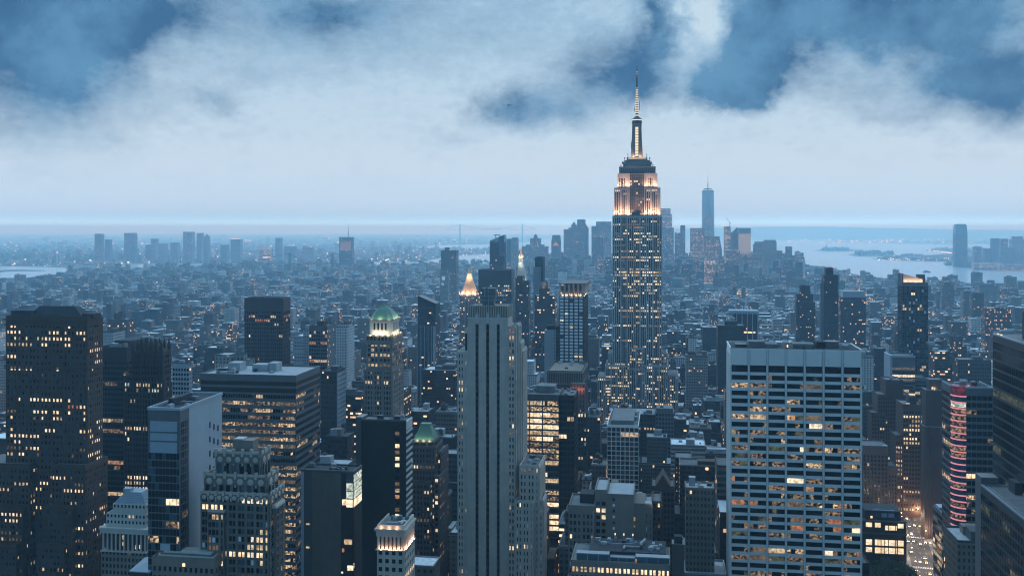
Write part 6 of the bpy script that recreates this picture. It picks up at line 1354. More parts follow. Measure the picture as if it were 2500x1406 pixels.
# ------------------------------------------------------------------ the far skyline across the harbour
SKY_W = 'downtown skyline towers'
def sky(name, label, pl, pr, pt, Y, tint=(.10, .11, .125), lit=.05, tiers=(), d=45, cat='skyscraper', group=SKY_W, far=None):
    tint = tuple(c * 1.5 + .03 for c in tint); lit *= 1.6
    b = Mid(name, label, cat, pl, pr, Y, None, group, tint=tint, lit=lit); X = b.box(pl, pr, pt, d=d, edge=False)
    for t in tiers: X = b.box(t[0], t[1], t[2], d=t[4] if len(t) > 4 else d * .6, yl=t[3] if len(t) > 3 else 6, edge=False, tint=t[5] if len(t) > 5 else None)
    return b, X
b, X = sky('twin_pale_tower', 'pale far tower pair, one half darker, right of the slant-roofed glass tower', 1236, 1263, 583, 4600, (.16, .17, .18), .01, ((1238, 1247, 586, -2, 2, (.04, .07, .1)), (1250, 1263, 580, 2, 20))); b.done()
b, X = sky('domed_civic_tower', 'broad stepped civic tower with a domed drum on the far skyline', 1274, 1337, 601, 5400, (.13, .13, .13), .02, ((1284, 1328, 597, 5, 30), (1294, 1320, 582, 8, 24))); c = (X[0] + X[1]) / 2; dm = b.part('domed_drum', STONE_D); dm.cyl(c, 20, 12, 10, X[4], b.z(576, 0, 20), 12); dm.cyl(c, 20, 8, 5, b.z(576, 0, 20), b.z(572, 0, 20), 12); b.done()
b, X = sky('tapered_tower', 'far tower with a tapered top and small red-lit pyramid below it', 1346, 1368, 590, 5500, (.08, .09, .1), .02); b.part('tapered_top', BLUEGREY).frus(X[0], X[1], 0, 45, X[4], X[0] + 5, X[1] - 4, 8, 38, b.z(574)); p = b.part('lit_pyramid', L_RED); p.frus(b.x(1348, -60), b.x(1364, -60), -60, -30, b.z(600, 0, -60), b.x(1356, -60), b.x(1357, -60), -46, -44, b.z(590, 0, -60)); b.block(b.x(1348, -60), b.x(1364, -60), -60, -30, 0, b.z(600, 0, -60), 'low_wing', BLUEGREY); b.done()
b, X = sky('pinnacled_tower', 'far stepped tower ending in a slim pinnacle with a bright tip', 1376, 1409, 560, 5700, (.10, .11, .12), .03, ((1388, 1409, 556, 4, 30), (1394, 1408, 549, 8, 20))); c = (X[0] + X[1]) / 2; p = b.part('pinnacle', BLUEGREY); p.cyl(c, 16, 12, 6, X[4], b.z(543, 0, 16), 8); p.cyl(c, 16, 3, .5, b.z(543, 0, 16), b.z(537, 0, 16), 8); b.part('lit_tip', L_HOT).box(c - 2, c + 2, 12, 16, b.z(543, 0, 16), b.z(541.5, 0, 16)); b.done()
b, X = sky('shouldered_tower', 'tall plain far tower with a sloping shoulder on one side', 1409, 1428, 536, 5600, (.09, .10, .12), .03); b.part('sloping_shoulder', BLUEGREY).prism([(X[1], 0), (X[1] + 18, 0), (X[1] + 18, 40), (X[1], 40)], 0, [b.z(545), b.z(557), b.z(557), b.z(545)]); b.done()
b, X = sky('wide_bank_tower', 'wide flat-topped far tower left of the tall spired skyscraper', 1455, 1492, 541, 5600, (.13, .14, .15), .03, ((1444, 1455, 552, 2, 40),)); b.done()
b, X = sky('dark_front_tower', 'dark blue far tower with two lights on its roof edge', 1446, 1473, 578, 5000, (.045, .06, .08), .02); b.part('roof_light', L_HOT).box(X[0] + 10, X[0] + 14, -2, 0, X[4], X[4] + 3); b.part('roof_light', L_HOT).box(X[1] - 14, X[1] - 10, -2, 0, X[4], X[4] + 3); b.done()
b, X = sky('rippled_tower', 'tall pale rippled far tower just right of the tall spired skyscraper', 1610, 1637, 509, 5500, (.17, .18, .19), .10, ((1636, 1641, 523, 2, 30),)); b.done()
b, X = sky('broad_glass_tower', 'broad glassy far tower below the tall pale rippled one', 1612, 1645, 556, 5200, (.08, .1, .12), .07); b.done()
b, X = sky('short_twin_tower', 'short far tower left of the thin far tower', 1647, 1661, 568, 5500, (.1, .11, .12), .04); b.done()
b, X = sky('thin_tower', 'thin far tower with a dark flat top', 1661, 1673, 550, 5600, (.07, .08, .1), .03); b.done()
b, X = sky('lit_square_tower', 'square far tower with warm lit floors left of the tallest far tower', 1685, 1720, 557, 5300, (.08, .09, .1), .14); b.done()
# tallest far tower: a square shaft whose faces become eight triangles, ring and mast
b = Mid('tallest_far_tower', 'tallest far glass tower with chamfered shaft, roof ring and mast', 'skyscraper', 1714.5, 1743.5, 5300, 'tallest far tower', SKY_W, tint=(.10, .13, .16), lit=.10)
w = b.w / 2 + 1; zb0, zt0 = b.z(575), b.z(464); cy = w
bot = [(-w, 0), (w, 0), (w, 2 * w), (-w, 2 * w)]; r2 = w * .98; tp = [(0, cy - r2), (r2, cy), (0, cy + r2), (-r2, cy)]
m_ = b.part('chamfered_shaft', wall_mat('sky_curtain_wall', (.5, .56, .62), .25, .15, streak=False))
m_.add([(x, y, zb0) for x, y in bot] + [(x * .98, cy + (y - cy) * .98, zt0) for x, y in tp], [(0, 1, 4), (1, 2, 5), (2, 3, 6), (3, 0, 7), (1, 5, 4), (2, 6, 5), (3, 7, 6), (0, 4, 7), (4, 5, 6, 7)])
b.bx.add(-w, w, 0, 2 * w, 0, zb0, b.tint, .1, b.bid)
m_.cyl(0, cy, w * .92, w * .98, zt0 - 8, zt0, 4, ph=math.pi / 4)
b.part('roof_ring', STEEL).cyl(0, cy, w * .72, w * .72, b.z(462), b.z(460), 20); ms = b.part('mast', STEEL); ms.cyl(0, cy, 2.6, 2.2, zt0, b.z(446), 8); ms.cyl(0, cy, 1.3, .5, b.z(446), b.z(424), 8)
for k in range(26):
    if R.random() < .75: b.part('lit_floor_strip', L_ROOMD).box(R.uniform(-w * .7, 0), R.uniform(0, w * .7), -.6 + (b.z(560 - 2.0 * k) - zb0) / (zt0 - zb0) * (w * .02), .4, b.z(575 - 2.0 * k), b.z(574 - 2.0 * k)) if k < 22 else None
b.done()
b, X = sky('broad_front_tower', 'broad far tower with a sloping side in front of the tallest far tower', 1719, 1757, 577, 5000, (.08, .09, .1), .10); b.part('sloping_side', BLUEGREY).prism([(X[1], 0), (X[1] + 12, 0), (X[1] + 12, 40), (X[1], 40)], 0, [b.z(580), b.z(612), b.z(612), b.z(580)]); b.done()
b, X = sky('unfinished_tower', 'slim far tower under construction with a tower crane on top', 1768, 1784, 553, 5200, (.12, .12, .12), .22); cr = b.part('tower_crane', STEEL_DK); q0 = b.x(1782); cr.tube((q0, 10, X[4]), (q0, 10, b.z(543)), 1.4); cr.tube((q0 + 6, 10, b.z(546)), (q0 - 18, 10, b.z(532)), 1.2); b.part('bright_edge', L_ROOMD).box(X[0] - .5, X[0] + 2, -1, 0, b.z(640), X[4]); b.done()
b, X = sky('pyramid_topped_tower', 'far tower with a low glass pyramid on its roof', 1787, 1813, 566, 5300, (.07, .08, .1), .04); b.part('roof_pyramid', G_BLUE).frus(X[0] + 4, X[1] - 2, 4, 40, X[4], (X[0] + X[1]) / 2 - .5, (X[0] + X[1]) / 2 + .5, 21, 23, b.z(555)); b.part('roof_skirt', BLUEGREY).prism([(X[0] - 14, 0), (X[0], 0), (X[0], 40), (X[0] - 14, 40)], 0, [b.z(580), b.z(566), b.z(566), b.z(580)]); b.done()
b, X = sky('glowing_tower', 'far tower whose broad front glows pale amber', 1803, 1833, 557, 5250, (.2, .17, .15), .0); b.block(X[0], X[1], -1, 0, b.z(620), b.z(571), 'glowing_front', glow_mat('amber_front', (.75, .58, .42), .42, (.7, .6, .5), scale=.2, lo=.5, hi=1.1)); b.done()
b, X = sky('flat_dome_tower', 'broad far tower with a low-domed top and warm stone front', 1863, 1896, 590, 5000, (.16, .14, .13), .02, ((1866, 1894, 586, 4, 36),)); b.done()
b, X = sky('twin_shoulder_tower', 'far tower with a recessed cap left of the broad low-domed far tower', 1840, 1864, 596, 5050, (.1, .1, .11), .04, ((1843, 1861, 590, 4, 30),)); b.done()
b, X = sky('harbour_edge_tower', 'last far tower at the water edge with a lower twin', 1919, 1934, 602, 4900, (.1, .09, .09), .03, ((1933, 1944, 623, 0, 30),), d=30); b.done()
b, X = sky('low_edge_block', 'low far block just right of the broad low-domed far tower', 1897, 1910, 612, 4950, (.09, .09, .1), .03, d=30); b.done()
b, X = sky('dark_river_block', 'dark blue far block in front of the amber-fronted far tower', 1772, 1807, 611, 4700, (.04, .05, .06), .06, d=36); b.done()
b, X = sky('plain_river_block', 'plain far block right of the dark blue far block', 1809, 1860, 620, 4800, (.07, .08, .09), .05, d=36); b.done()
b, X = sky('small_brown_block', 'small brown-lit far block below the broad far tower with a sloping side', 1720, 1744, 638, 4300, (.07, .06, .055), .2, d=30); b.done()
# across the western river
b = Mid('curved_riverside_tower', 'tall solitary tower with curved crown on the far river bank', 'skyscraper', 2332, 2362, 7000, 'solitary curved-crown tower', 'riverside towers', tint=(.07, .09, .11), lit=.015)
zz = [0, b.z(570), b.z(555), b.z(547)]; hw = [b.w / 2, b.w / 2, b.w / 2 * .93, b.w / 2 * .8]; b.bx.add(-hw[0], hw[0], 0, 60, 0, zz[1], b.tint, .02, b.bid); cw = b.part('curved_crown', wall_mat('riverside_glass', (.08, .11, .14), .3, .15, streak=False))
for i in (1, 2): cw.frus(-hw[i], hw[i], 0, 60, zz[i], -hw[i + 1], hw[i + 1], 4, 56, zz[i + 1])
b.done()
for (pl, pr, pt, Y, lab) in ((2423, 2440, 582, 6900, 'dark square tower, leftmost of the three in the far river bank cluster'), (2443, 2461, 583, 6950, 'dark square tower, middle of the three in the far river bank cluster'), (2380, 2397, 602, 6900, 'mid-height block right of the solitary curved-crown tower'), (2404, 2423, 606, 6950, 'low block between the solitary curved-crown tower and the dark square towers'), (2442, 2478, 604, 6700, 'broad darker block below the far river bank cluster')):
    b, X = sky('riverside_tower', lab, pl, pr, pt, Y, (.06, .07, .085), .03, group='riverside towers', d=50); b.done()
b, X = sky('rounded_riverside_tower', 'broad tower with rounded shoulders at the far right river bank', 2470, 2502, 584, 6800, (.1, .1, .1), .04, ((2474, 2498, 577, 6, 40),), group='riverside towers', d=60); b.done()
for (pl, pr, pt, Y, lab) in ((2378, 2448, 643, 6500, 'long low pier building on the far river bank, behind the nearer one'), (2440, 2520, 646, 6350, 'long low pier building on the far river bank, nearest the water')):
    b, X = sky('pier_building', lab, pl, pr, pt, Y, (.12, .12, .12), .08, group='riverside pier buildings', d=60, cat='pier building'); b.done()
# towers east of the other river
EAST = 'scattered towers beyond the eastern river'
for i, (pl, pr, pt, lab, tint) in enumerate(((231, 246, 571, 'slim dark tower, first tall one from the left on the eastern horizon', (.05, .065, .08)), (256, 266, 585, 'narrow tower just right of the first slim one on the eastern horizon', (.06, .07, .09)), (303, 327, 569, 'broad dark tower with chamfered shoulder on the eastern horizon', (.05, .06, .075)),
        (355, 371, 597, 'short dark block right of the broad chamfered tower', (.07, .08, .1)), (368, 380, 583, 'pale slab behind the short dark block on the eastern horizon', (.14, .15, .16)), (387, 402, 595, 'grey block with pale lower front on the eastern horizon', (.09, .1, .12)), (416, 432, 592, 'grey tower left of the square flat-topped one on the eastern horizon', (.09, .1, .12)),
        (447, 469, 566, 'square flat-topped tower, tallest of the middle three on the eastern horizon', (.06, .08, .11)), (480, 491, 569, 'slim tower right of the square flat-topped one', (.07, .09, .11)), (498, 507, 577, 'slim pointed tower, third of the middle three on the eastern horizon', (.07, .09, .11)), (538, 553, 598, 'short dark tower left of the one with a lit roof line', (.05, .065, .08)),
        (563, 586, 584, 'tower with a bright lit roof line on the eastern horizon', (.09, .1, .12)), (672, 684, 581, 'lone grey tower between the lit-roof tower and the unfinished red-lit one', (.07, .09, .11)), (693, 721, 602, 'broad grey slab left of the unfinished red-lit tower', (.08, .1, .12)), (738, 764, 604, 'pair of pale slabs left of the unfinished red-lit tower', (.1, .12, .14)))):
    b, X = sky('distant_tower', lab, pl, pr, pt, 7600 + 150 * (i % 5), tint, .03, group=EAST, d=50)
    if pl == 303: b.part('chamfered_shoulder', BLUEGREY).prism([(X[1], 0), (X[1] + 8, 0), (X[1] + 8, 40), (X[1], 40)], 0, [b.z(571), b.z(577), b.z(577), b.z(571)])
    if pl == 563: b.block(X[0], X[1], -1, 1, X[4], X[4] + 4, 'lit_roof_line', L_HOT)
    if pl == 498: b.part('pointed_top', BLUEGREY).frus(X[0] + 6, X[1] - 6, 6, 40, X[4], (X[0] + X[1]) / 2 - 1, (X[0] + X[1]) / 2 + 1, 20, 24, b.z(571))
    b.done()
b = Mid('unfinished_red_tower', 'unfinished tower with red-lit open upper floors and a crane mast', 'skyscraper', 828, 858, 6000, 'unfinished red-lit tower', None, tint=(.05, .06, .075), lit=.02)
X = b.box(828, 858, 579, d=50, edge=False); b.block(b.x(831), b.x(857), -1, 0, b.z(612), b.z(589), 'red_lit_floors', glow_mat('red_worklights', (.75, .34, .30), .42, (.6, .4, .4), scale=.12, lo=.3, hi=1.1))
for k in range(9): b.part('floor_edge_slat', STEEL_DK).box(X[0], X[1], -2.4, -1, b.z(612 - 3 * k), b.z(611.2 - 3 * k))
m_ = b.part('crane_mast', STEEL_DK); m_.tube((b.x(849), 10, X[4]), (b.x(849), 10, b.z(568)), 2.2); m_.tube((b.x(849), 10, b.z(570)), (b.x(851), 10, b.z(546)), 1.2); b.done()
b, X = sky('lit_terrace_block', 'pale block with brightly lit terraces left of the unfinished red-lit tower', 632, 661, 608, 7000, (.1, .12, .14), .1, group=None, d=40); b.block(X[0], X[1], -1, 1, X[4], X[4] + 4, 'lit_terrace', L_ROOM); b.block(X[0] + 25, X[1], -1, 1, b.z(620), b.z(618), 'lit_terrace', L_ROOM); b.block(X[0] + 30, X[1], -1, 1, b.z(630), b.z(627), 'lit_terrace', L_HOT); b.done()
# ------------------------------------------------------------------ the busy avenue, bottom right
P0_, P1_ = gpt(2270, 1425), gpt(2212, 1240)
adir = (Vector(P1_ + (0,)) - Vector(P0_ + (0,))).normalized(); anor = Vector((adir.y, -adir.x, 0)); ALEN = 420.0
ASPH = wall_mat('asphalt', (.06, .06, .062), .85, .35, .1, streak=False); PAVE = wall_mat('pavement_concrete', (.22, .21, .2), .85, .3, .2, streak=False); PAINT = wall_mat('road_paint', (.75, .75, .72), .7, .15, streak=False)
def apt(s, t, z=0.0): v = Vector(P0_ + (0,)) + adir * (s - 60) + anor * t; return (v.x, v.y, z)
def strip(name, t0, t1, z0, z1, mat, s0=0.0, s1=None):
    mb = MB(); s1 = ALEN if s1 is None else s1; mb.prism([apt(s0, t1)[:2], apt(s1, t1)[:2], apt(s1, t0)[:2], apt(s0, t0)[:2]][::-1], z0, z1); return mb.build(name, mat)
tag(strip('road', -9, 9, .003, .02, ASPH), kind='structure'); tag(strip('pavement', -15, -9, .003, .15, PAVE), kind='structure'); tag(strip('pavement', 9, 15, .003, .15, PAVE), kind='structure')
mb = MB()
for k in range(34):
    for t in (-4.5, 0, 4.5): mb.prism([apt(12 * k, t + .1)[:2], apt(12 * k, t - .1)[:2], apt(12 * k + 4, t - .1)[:2], apt(12 * k + 4, t + .1)[:2]], .02, .025)
for s_ in (95, 175, 255):
    for k in range(14): t = -8.3 + k * 1.25; mb.prism([apt(s_, t + .35)[:2], apt(s_, t - .35)[:2], apt(s_ + 3.5, t - .35)[:2], apt(s_ + 3.5, t + .35)[:2]], .02, .026)
tag(mb.build('road_markings', PAINT), kind='structure')

def in_avenue(x, y, m):
    v = Vector((x, y, 0)) - Vector(P0_ + (0,)); s_, t = v.dot(adir), v.dot(anor); return -80 < s_ < 380 and abs(t) < 15 + m

HEAD = plain_glow('headlight_lens', (1, .90, .72), 18); TAIL = plain_glow('tail_light_lens', (1, .08, .04), 8); TYRE = wall_mat('tyre_rubber', (.02, .02, .02), .9, .1, streak=False)
def car(paint):
    root = empty('car')
    mb = MB(); prof = [(-2.25, .35), (2.2, .35), (2.25, .75), (1.25, .95), (.55, 1.42), (-1.1, 1.45), (-1.75, 1.0), (-2.25, .92)]
    n = len(prof); mb.add([(-.88, x, z) for x, z in prof] + [(.88, x, z) for x, z in prof], [tuple(range(n)), tuple(range(2 * n - 1, n - 1, -1))] + [(i, n + i, n + (i + 1) % n, (i + 1) % n) for i in range(n)]); mb.build('body', paint, root)
    mb = MB(); mb.frus(-.9, .9, -1.55, 1.1, .98, -.74, .74, -1.0, .5, 1.40); mb.build('windscreen', G_DARK, root)
    for sx in (-1, 1):
        for yy in (-1.4, 1.4): mb = MB(); mb.tube((sx * .72, yy, .33), (sx * .93, yy, .33), .33, 12); mb.build('wheel', TYRE, root)
        mb = MB(); mb.blob((sx * .62, 2.2, .68), .26, .12, .2, 8, 5, 0); mb.build('headlight', HEAD, root)
        mb = MB(); mb.box(sx * .62 - .2, sx * .62 + .2, -2.3, -2.24, .72, .88); mb.build('tail_light', TAIL, root)
    return root
def dup(root, **k):
    r = root.copy(); COL.objects.link(r)
    for ch in root.children:
        c = ch.copy(); COL.objects.link(c); c.parent = r
    return r
paints = [('yellow taxi cab', wall_mat('taxi_yellow', (.5, .32, .04), .4, .1, streak=False)), ('black car', wall_mat('car_black', (.02, .02, .022), .35, .1, streak=False)), ('white car', wall_mat('car_white', (.6, .6, .6), .4, .1, streak=False)), ('grey car', wall_mat('car_grey', (.2, .2, .21), .4, .1, streak=False))]
protos = [car(m) for _, m in paints]; used = [False] * 4
heading = math.atan2(-adir.x, adir.y)
slots = []
for k in range(120):
    s_, t = R.uniform(45, 300), R.choice([-6.75, -2.25, 2.25, 6.75])
    if all(abs(s_ - a) > 8 or abs(t - b_) > 1 for a, b_ in slots): slots.append((s_, t))
slots = sorted(slots[:34]); LANE = {-6.75: 'leftmost avenue lane', -2.25: 'second avenue lane from left', 2.25: 'third avenue lane from left', 6.75: 'rightmost avenue lane'}; cnt = {}; rows_ = {}
for s_, t in slots:
    i = pick([(0, 3), (1, 3), (2, 2), (3, 3)]); rows_.setdefault((i, t), []).append(s_)
ORD = ['nearest', 'second', 'third', 'fourth', 'fifth', 'sixth', 'seventh', 'eighth', 'ninth', 'tenth']
for (i, t), ss in rows_.items():
    for k, s_ in enumerate(sorted(ss)):
        o = protos[i] if not used[i] else dup(protos[i]); used[i] = True
        o.location = apt(s_, t, .02); o.rotation_euler = (0, 0, heading + math.pi)
        w = ORD[k] if len(ss) > 1 else 'only'
        tag(o, f"{paints[i][0]} with headlights on, {w} such in the {LANE[t]}", 'car', 'cars on the avenue')
for i in range(4):
    if not used[i]: 
        for c in list(protos[i].children): bpy.data.objects.remove(c)
        bpy.data.objects.remove(protos[i])
LAMPM = plain_glow('street_lamp_glow', (1, .74, .45), 14)
sl0 = None
for k in range(16):
    sd = 1 if k % 2 else -1
    if sl0 is None:
        o = sl0 = empty('street_lamp'); mb = MB(); mb.tube((0, 0, .15), (0, 0, 8), .12, 8, r2=.08); mb.build('lamp_post', STEEL_DK, o)
        mb = MB(); mb.tube((0, 0, 8), (2.2, 0, 8.6), .07, 6); mb.build('lamp_arm', STEEL_DK, o); mb = MB(); mb.blob((2.5, 0, 8.55), .45, .28, .18, 10, 6, 0); mb.build('lamp_head', LAMPM, o)
    else: o = dup(sl0)
    o.location = apt(50 + k * 17, 10.2 * sd); o.rotation_euler = (0, 0, heading + (math.pi if sd > 0 else 0))
    tag(o, f"{ORD[k // 2]} street lamp from the near end along the {'right' if sd > 0 else 'left'} kerb of the avenue", 'street lamp', 'street lamps along the avenue')
    ld = bpy.data.lights.new('lamp_light', 'POINT'); ld.energy = 3800; ld.color = (1, .70, .45); ld.shadow_soft_size = .4
    lo = bpy.data.objects.new('lamp_light', ld); COL.objects.link(lo); lo.parent = o; lo.location = (2.4, 0, 7.9)

# ------------------------------------------------------------------ park trees in front of the glowing windows
BARK = wall_mat('tree_bark', (.06, .045, .035), .9, .3, 1.0)
m, q, b_ = newmat('tree_leaves'); oi = q.n('ShaderNodeObjectInfo').outputs['Random']; nz = q.noise(q.n('ShaderNodeTexCoord').outputs['Object'], .7, 3, .6)[0]
q.val(b_.inputs['Base Color'], q.mix(q.math('ADD', q.math('MULTIPLY', nz, .8), q.math('MULTIPLY', oi, .2)), (.025, .05, .02, 1), (.07, .10, .04, 1))); b_.inputs['Roughness'].default_value = .8; LEAF = m
def leafy(mb, cx, cy, cz, rx, rz, n, s):
    for k in range(n):
        a, bb = R.uniform(0, 2 * math.pi), math.acos(R.uniform(-1, 1)); r = R.uniform(.45, 1.05)
        c = Vector((cx + rx * r * math.sin(bb) * math.cos(a), cy + rx * r * math.sin(bb) * math.sin(a), cz + rz * r * math.cos(bb)))
        u = Vector((R.gauss(0, 1), R.gauss(0, 1), R.gauss(0, 1))).normalized(); w = u.orthogonal().normalized() * s * R.uniform(.6, 1.2); u = u.cross(w).normalized() * s * R.uniform(.6, 1.2)
        mb.add([tuple(c - w), tuple(c + u * .6), tuple(c + w), tuple(c - u * .6)], [(0, 1, 2, 3)])
def tree(x, y, h, label):
    o = empty('park_tree', (x, y, 0)); mb = MB(); mb.tube((0, 0, 0), (.2, 0, h * .45), .42, 8, r2=.28)
    lobes = []
    for k in range(6):
        a = k * 1.05 + R.uniform(-.3, .3); r = h * R.uniform(.15, .3); top = (r * math.cos(a), r * math.sin(a), h * R.uniform(.55, .85)); mb.tube((.2, 0, h * .42), top, .2, 6, r2=.06); lobes.append(top)
    mb.build('trunk', BARK, o); cr = MB(); leafy(cr, .2, 0, h * .72, h * .28, h * .2, 220, .8)
    for t in lobes: leafy(cr, t[0], t[1], t[2], h * .17, h * .15, 170, .7)
    cr.build('crown', LEAF, o); return tag(o, label, 'tree', 'trees of the small park')
tl = []
for k in range(60):
    px = R.uniform(2100, 2228); py = R.uniform(1412, 1452); x, y = gpt(px, py)
    if in_avenue(x, y, 2): continue
    if all((x - a) ** 2 + (y - c) ** 2 > 64 for a, c, _ in tl): tl.append((x, y, R.uniform(15, 20)))
tl = sorted(tl, key=lambda t: t[0])[:16]
for k, (x, y, h) in enumerate(tl): tree(x, y, h, f"dark leafy park tree below the big glowing windows, number {['one', 'two', 'three', 'four', 'five', 'six', 'seven', 'eight', 'nine', 'ten', 'eleven', 'twelve', 'thirteen', 'fourteen', 'fifteen', 'sixteen'][k]} from left")

# ------------------------------------------------------------------ the ordinary city blocks
TINTS = [('dark brick', 'brick', (.045, .033, .028), 4), ('brown brick', 'brick', (.07, .047, .035), 4), ('grey stone', 'stone', (.10, .09, .08), 3), ('beige stone', 'stone', (.16, .135, .105), 2.5), ('pale stone', 'stone', (.36, .34, .31), 2.2), ('whitewashed', 'stone', (.55, .54, .52), .9), ('blue-grey glass', 'glass', (.06, .075, .09), 1.2), ('blackish glass', 'glass', (.025, .027, .03), 1.0), ('red brick', 'brick', (.095, .042, .03), 1.5)]
def tint_pick():
    t = R.random() * sum(x[3] for x in TINTS)
    for x in TINTS:
        t -= x[3]
        if t <= 0: return x
    return TINTS[0]
def pxof(x, y): return CX + F * x / y
gen = []          # u, v centre, half sizes, height, tint, lit, Y
def hits_foot(u, v, hu, hv, m=3.0): return any(abs(u - a) < hu + c + m and abs(v - b2) < hv + d + m for a, b2, c, d in FOOT)
PROTECT = [(1255, 1405, 1245, 690), (880, 1008, 1268, 600), (1000, 1092, 1262, 690), (885, 988, 1030, 800), (1478, 1568, 1192, 800), (1332, 1436, 1110, 905), (1455, 1660, 992, 1250), (594, 710, 892, 1000), (750, 825, 886, 1050),
           (1325, 1438, 905, 1000), (2188, 2270, 872, 1150), (2000, 2050, 830, 1500), (1940, 1992, 830, 1600), (1785, 1855, 832, 1450), (780, 846, 1000, 780), (1028, 1114, 1000, 1000), (1016, 1068, 900, 1300), (2100, 2195, 1240, 880), (2190, 2260, 1220, 905), (2050, 2116, 830, 1700), (415, 475, 955, 860), (248, 280, 850, 1100),
           (1120, 1172, 735, 1900), (1165, 1252, 735, 1750), (1300, 1358, 800, 1480), (1255, 1294, 880, 1500), (1495, 1650, 1030, 960), (1450, 1500, 1000, 1250), (1070, 1098, 735, 2900)]
def env_max(Y, px):
    m_ = [H - (pb - YH) / F * Y for a, c, pb, Yp in PROTECT if a - 14 < px < c + 14 and Y < Yp]
    return min([env0(Y, px)] + m_)
def env0(Y, px):
    for lim, py in ((760, 1130), (900, 1010), (1100, 930), (1400, 850), (1800, 775), (2400, 715), (3200, 672), (4200, 648), (9000, 630)):
        if Y < lim: return H - (py - YH) / F * Y
    return 60
def height(Y, px):
    r = R.random()
    if Y < 1000: h = R.uniform(32, 75) if r < .75 else R.uniform(70, 125)
    elif Y < 1700: h = R.uniform(22, 60) if r < .8 else R.uniform(55, 100)
    elif Y < 2800: h = R.uniform(14, 38) if r < .86 else R.uniform(35, 80)
    else: h = R.uniform(10, 22) if r < .88 else (R.uniform(20, 42) if r < .97 else R.uniform(40, 70))
    if Y > 4200 and 1230 < px < 1960: h = R.uniform(18, 60) if r < .7 else R.uniform(50, 125)
    if Y > 3000 and px < 1150 and r > .93: h = R.uniform(35, 60)
    if Y > 4200 and 1230 < px < 1960: return min(h, H - (606 - YH) / F * Y)
    return min(h, env_max(Y, px))
v = 560.0
while v < 1960:
    for side in (0, 1):
        u = -0.72 * v - 100
        while u < 0.44 * v + 200:
            w = R.uniform(13, 30) if R.random() < .8 else R.uniform(30, 55)
            if int((u + 5000) // 262) != int((u + w + 5000) // 262): u = (int((u + w + 5000) // 262)) * 262 - 5000 + 28; 
            dpt = R.uniform(24, 30); vc = v + (dpt / 2 if side == 0 else 62 - dpt / 2); uc = u + w / 2; u += w + (0.6 if R.random() < .7 else 3)
            x, y = from_grid(uc, vc); px = pxof(x, y)
            if not -120 < px < 2620 or in_avenue(x, y, w * .6) or hits_foot(uc, vc, w / 2, dpt / 2, 1.5): continue
            if 2085 < px < 2345 and y < 960: continue
            h = height(y, px)
            if h < 9: continue
            lt = (.2 if R.random() < .14 else .022) * (1.3 if y < 1100 else .8)
            gen.append([uc, vc, w / 2, dpt / 2, h, tint_pick(), lt, y, px])
    v += 80
# what shows: paint silhouettes nearest first on a coarse grid
GW, GH = 834, 470; K = GW / 2500
occ = np.zeros((GH, GW), dtype=bool); items = [(r[4], 0, r[0], r[1], r[2], r[3], -1) for r in RAST]
for i, gq in enumerate(gen):
    uc, vc, hw_, hd_, h, _, _, y, px = gq
    cs = [from_grid(uc + a * hw_, vc + c * hd_) for a in (-1, 1) for c in (-1, 1)]; ps = [pxof(*c) for c in cs]; yn, yf = min(c[1] for c in cs), max(c[1] for c in cs)
    items.append((yn, 1, min(ps), max(ps), min(YH + (H - h) / yf * F, YH + (H - h) / yn * F), YH + H / yn * F, i))
seen = np.zeros(len(gen), dtype=int)
for (_, k, a, c, t, bt, i) in sorted(items, key=lambda q_: q_[0]):
    X0, X1, Y0, Y1 = max(0, int(a * K)), min(GW, int(c * K) + 1), max(0, int(t * K)), min(GH, int(bt * K) + 1)
    if X1 <= X0 or Y1 <= Y0: continue
    if i >= 0: seen[i] = int((~occ[Y0:Y1, X0:X1]).sum())
    occ[Y0:Y1, X0:X1] = True
order = np.argsort(-seen); chosen = [int(i) for i in order[:300] if seen[i] > 3]; cset = set(chosen)
WORDS_N = ['two', 'three', 'four', 'five', 'six', 'seven', 'eight', 'nine', 'ten']
made = []
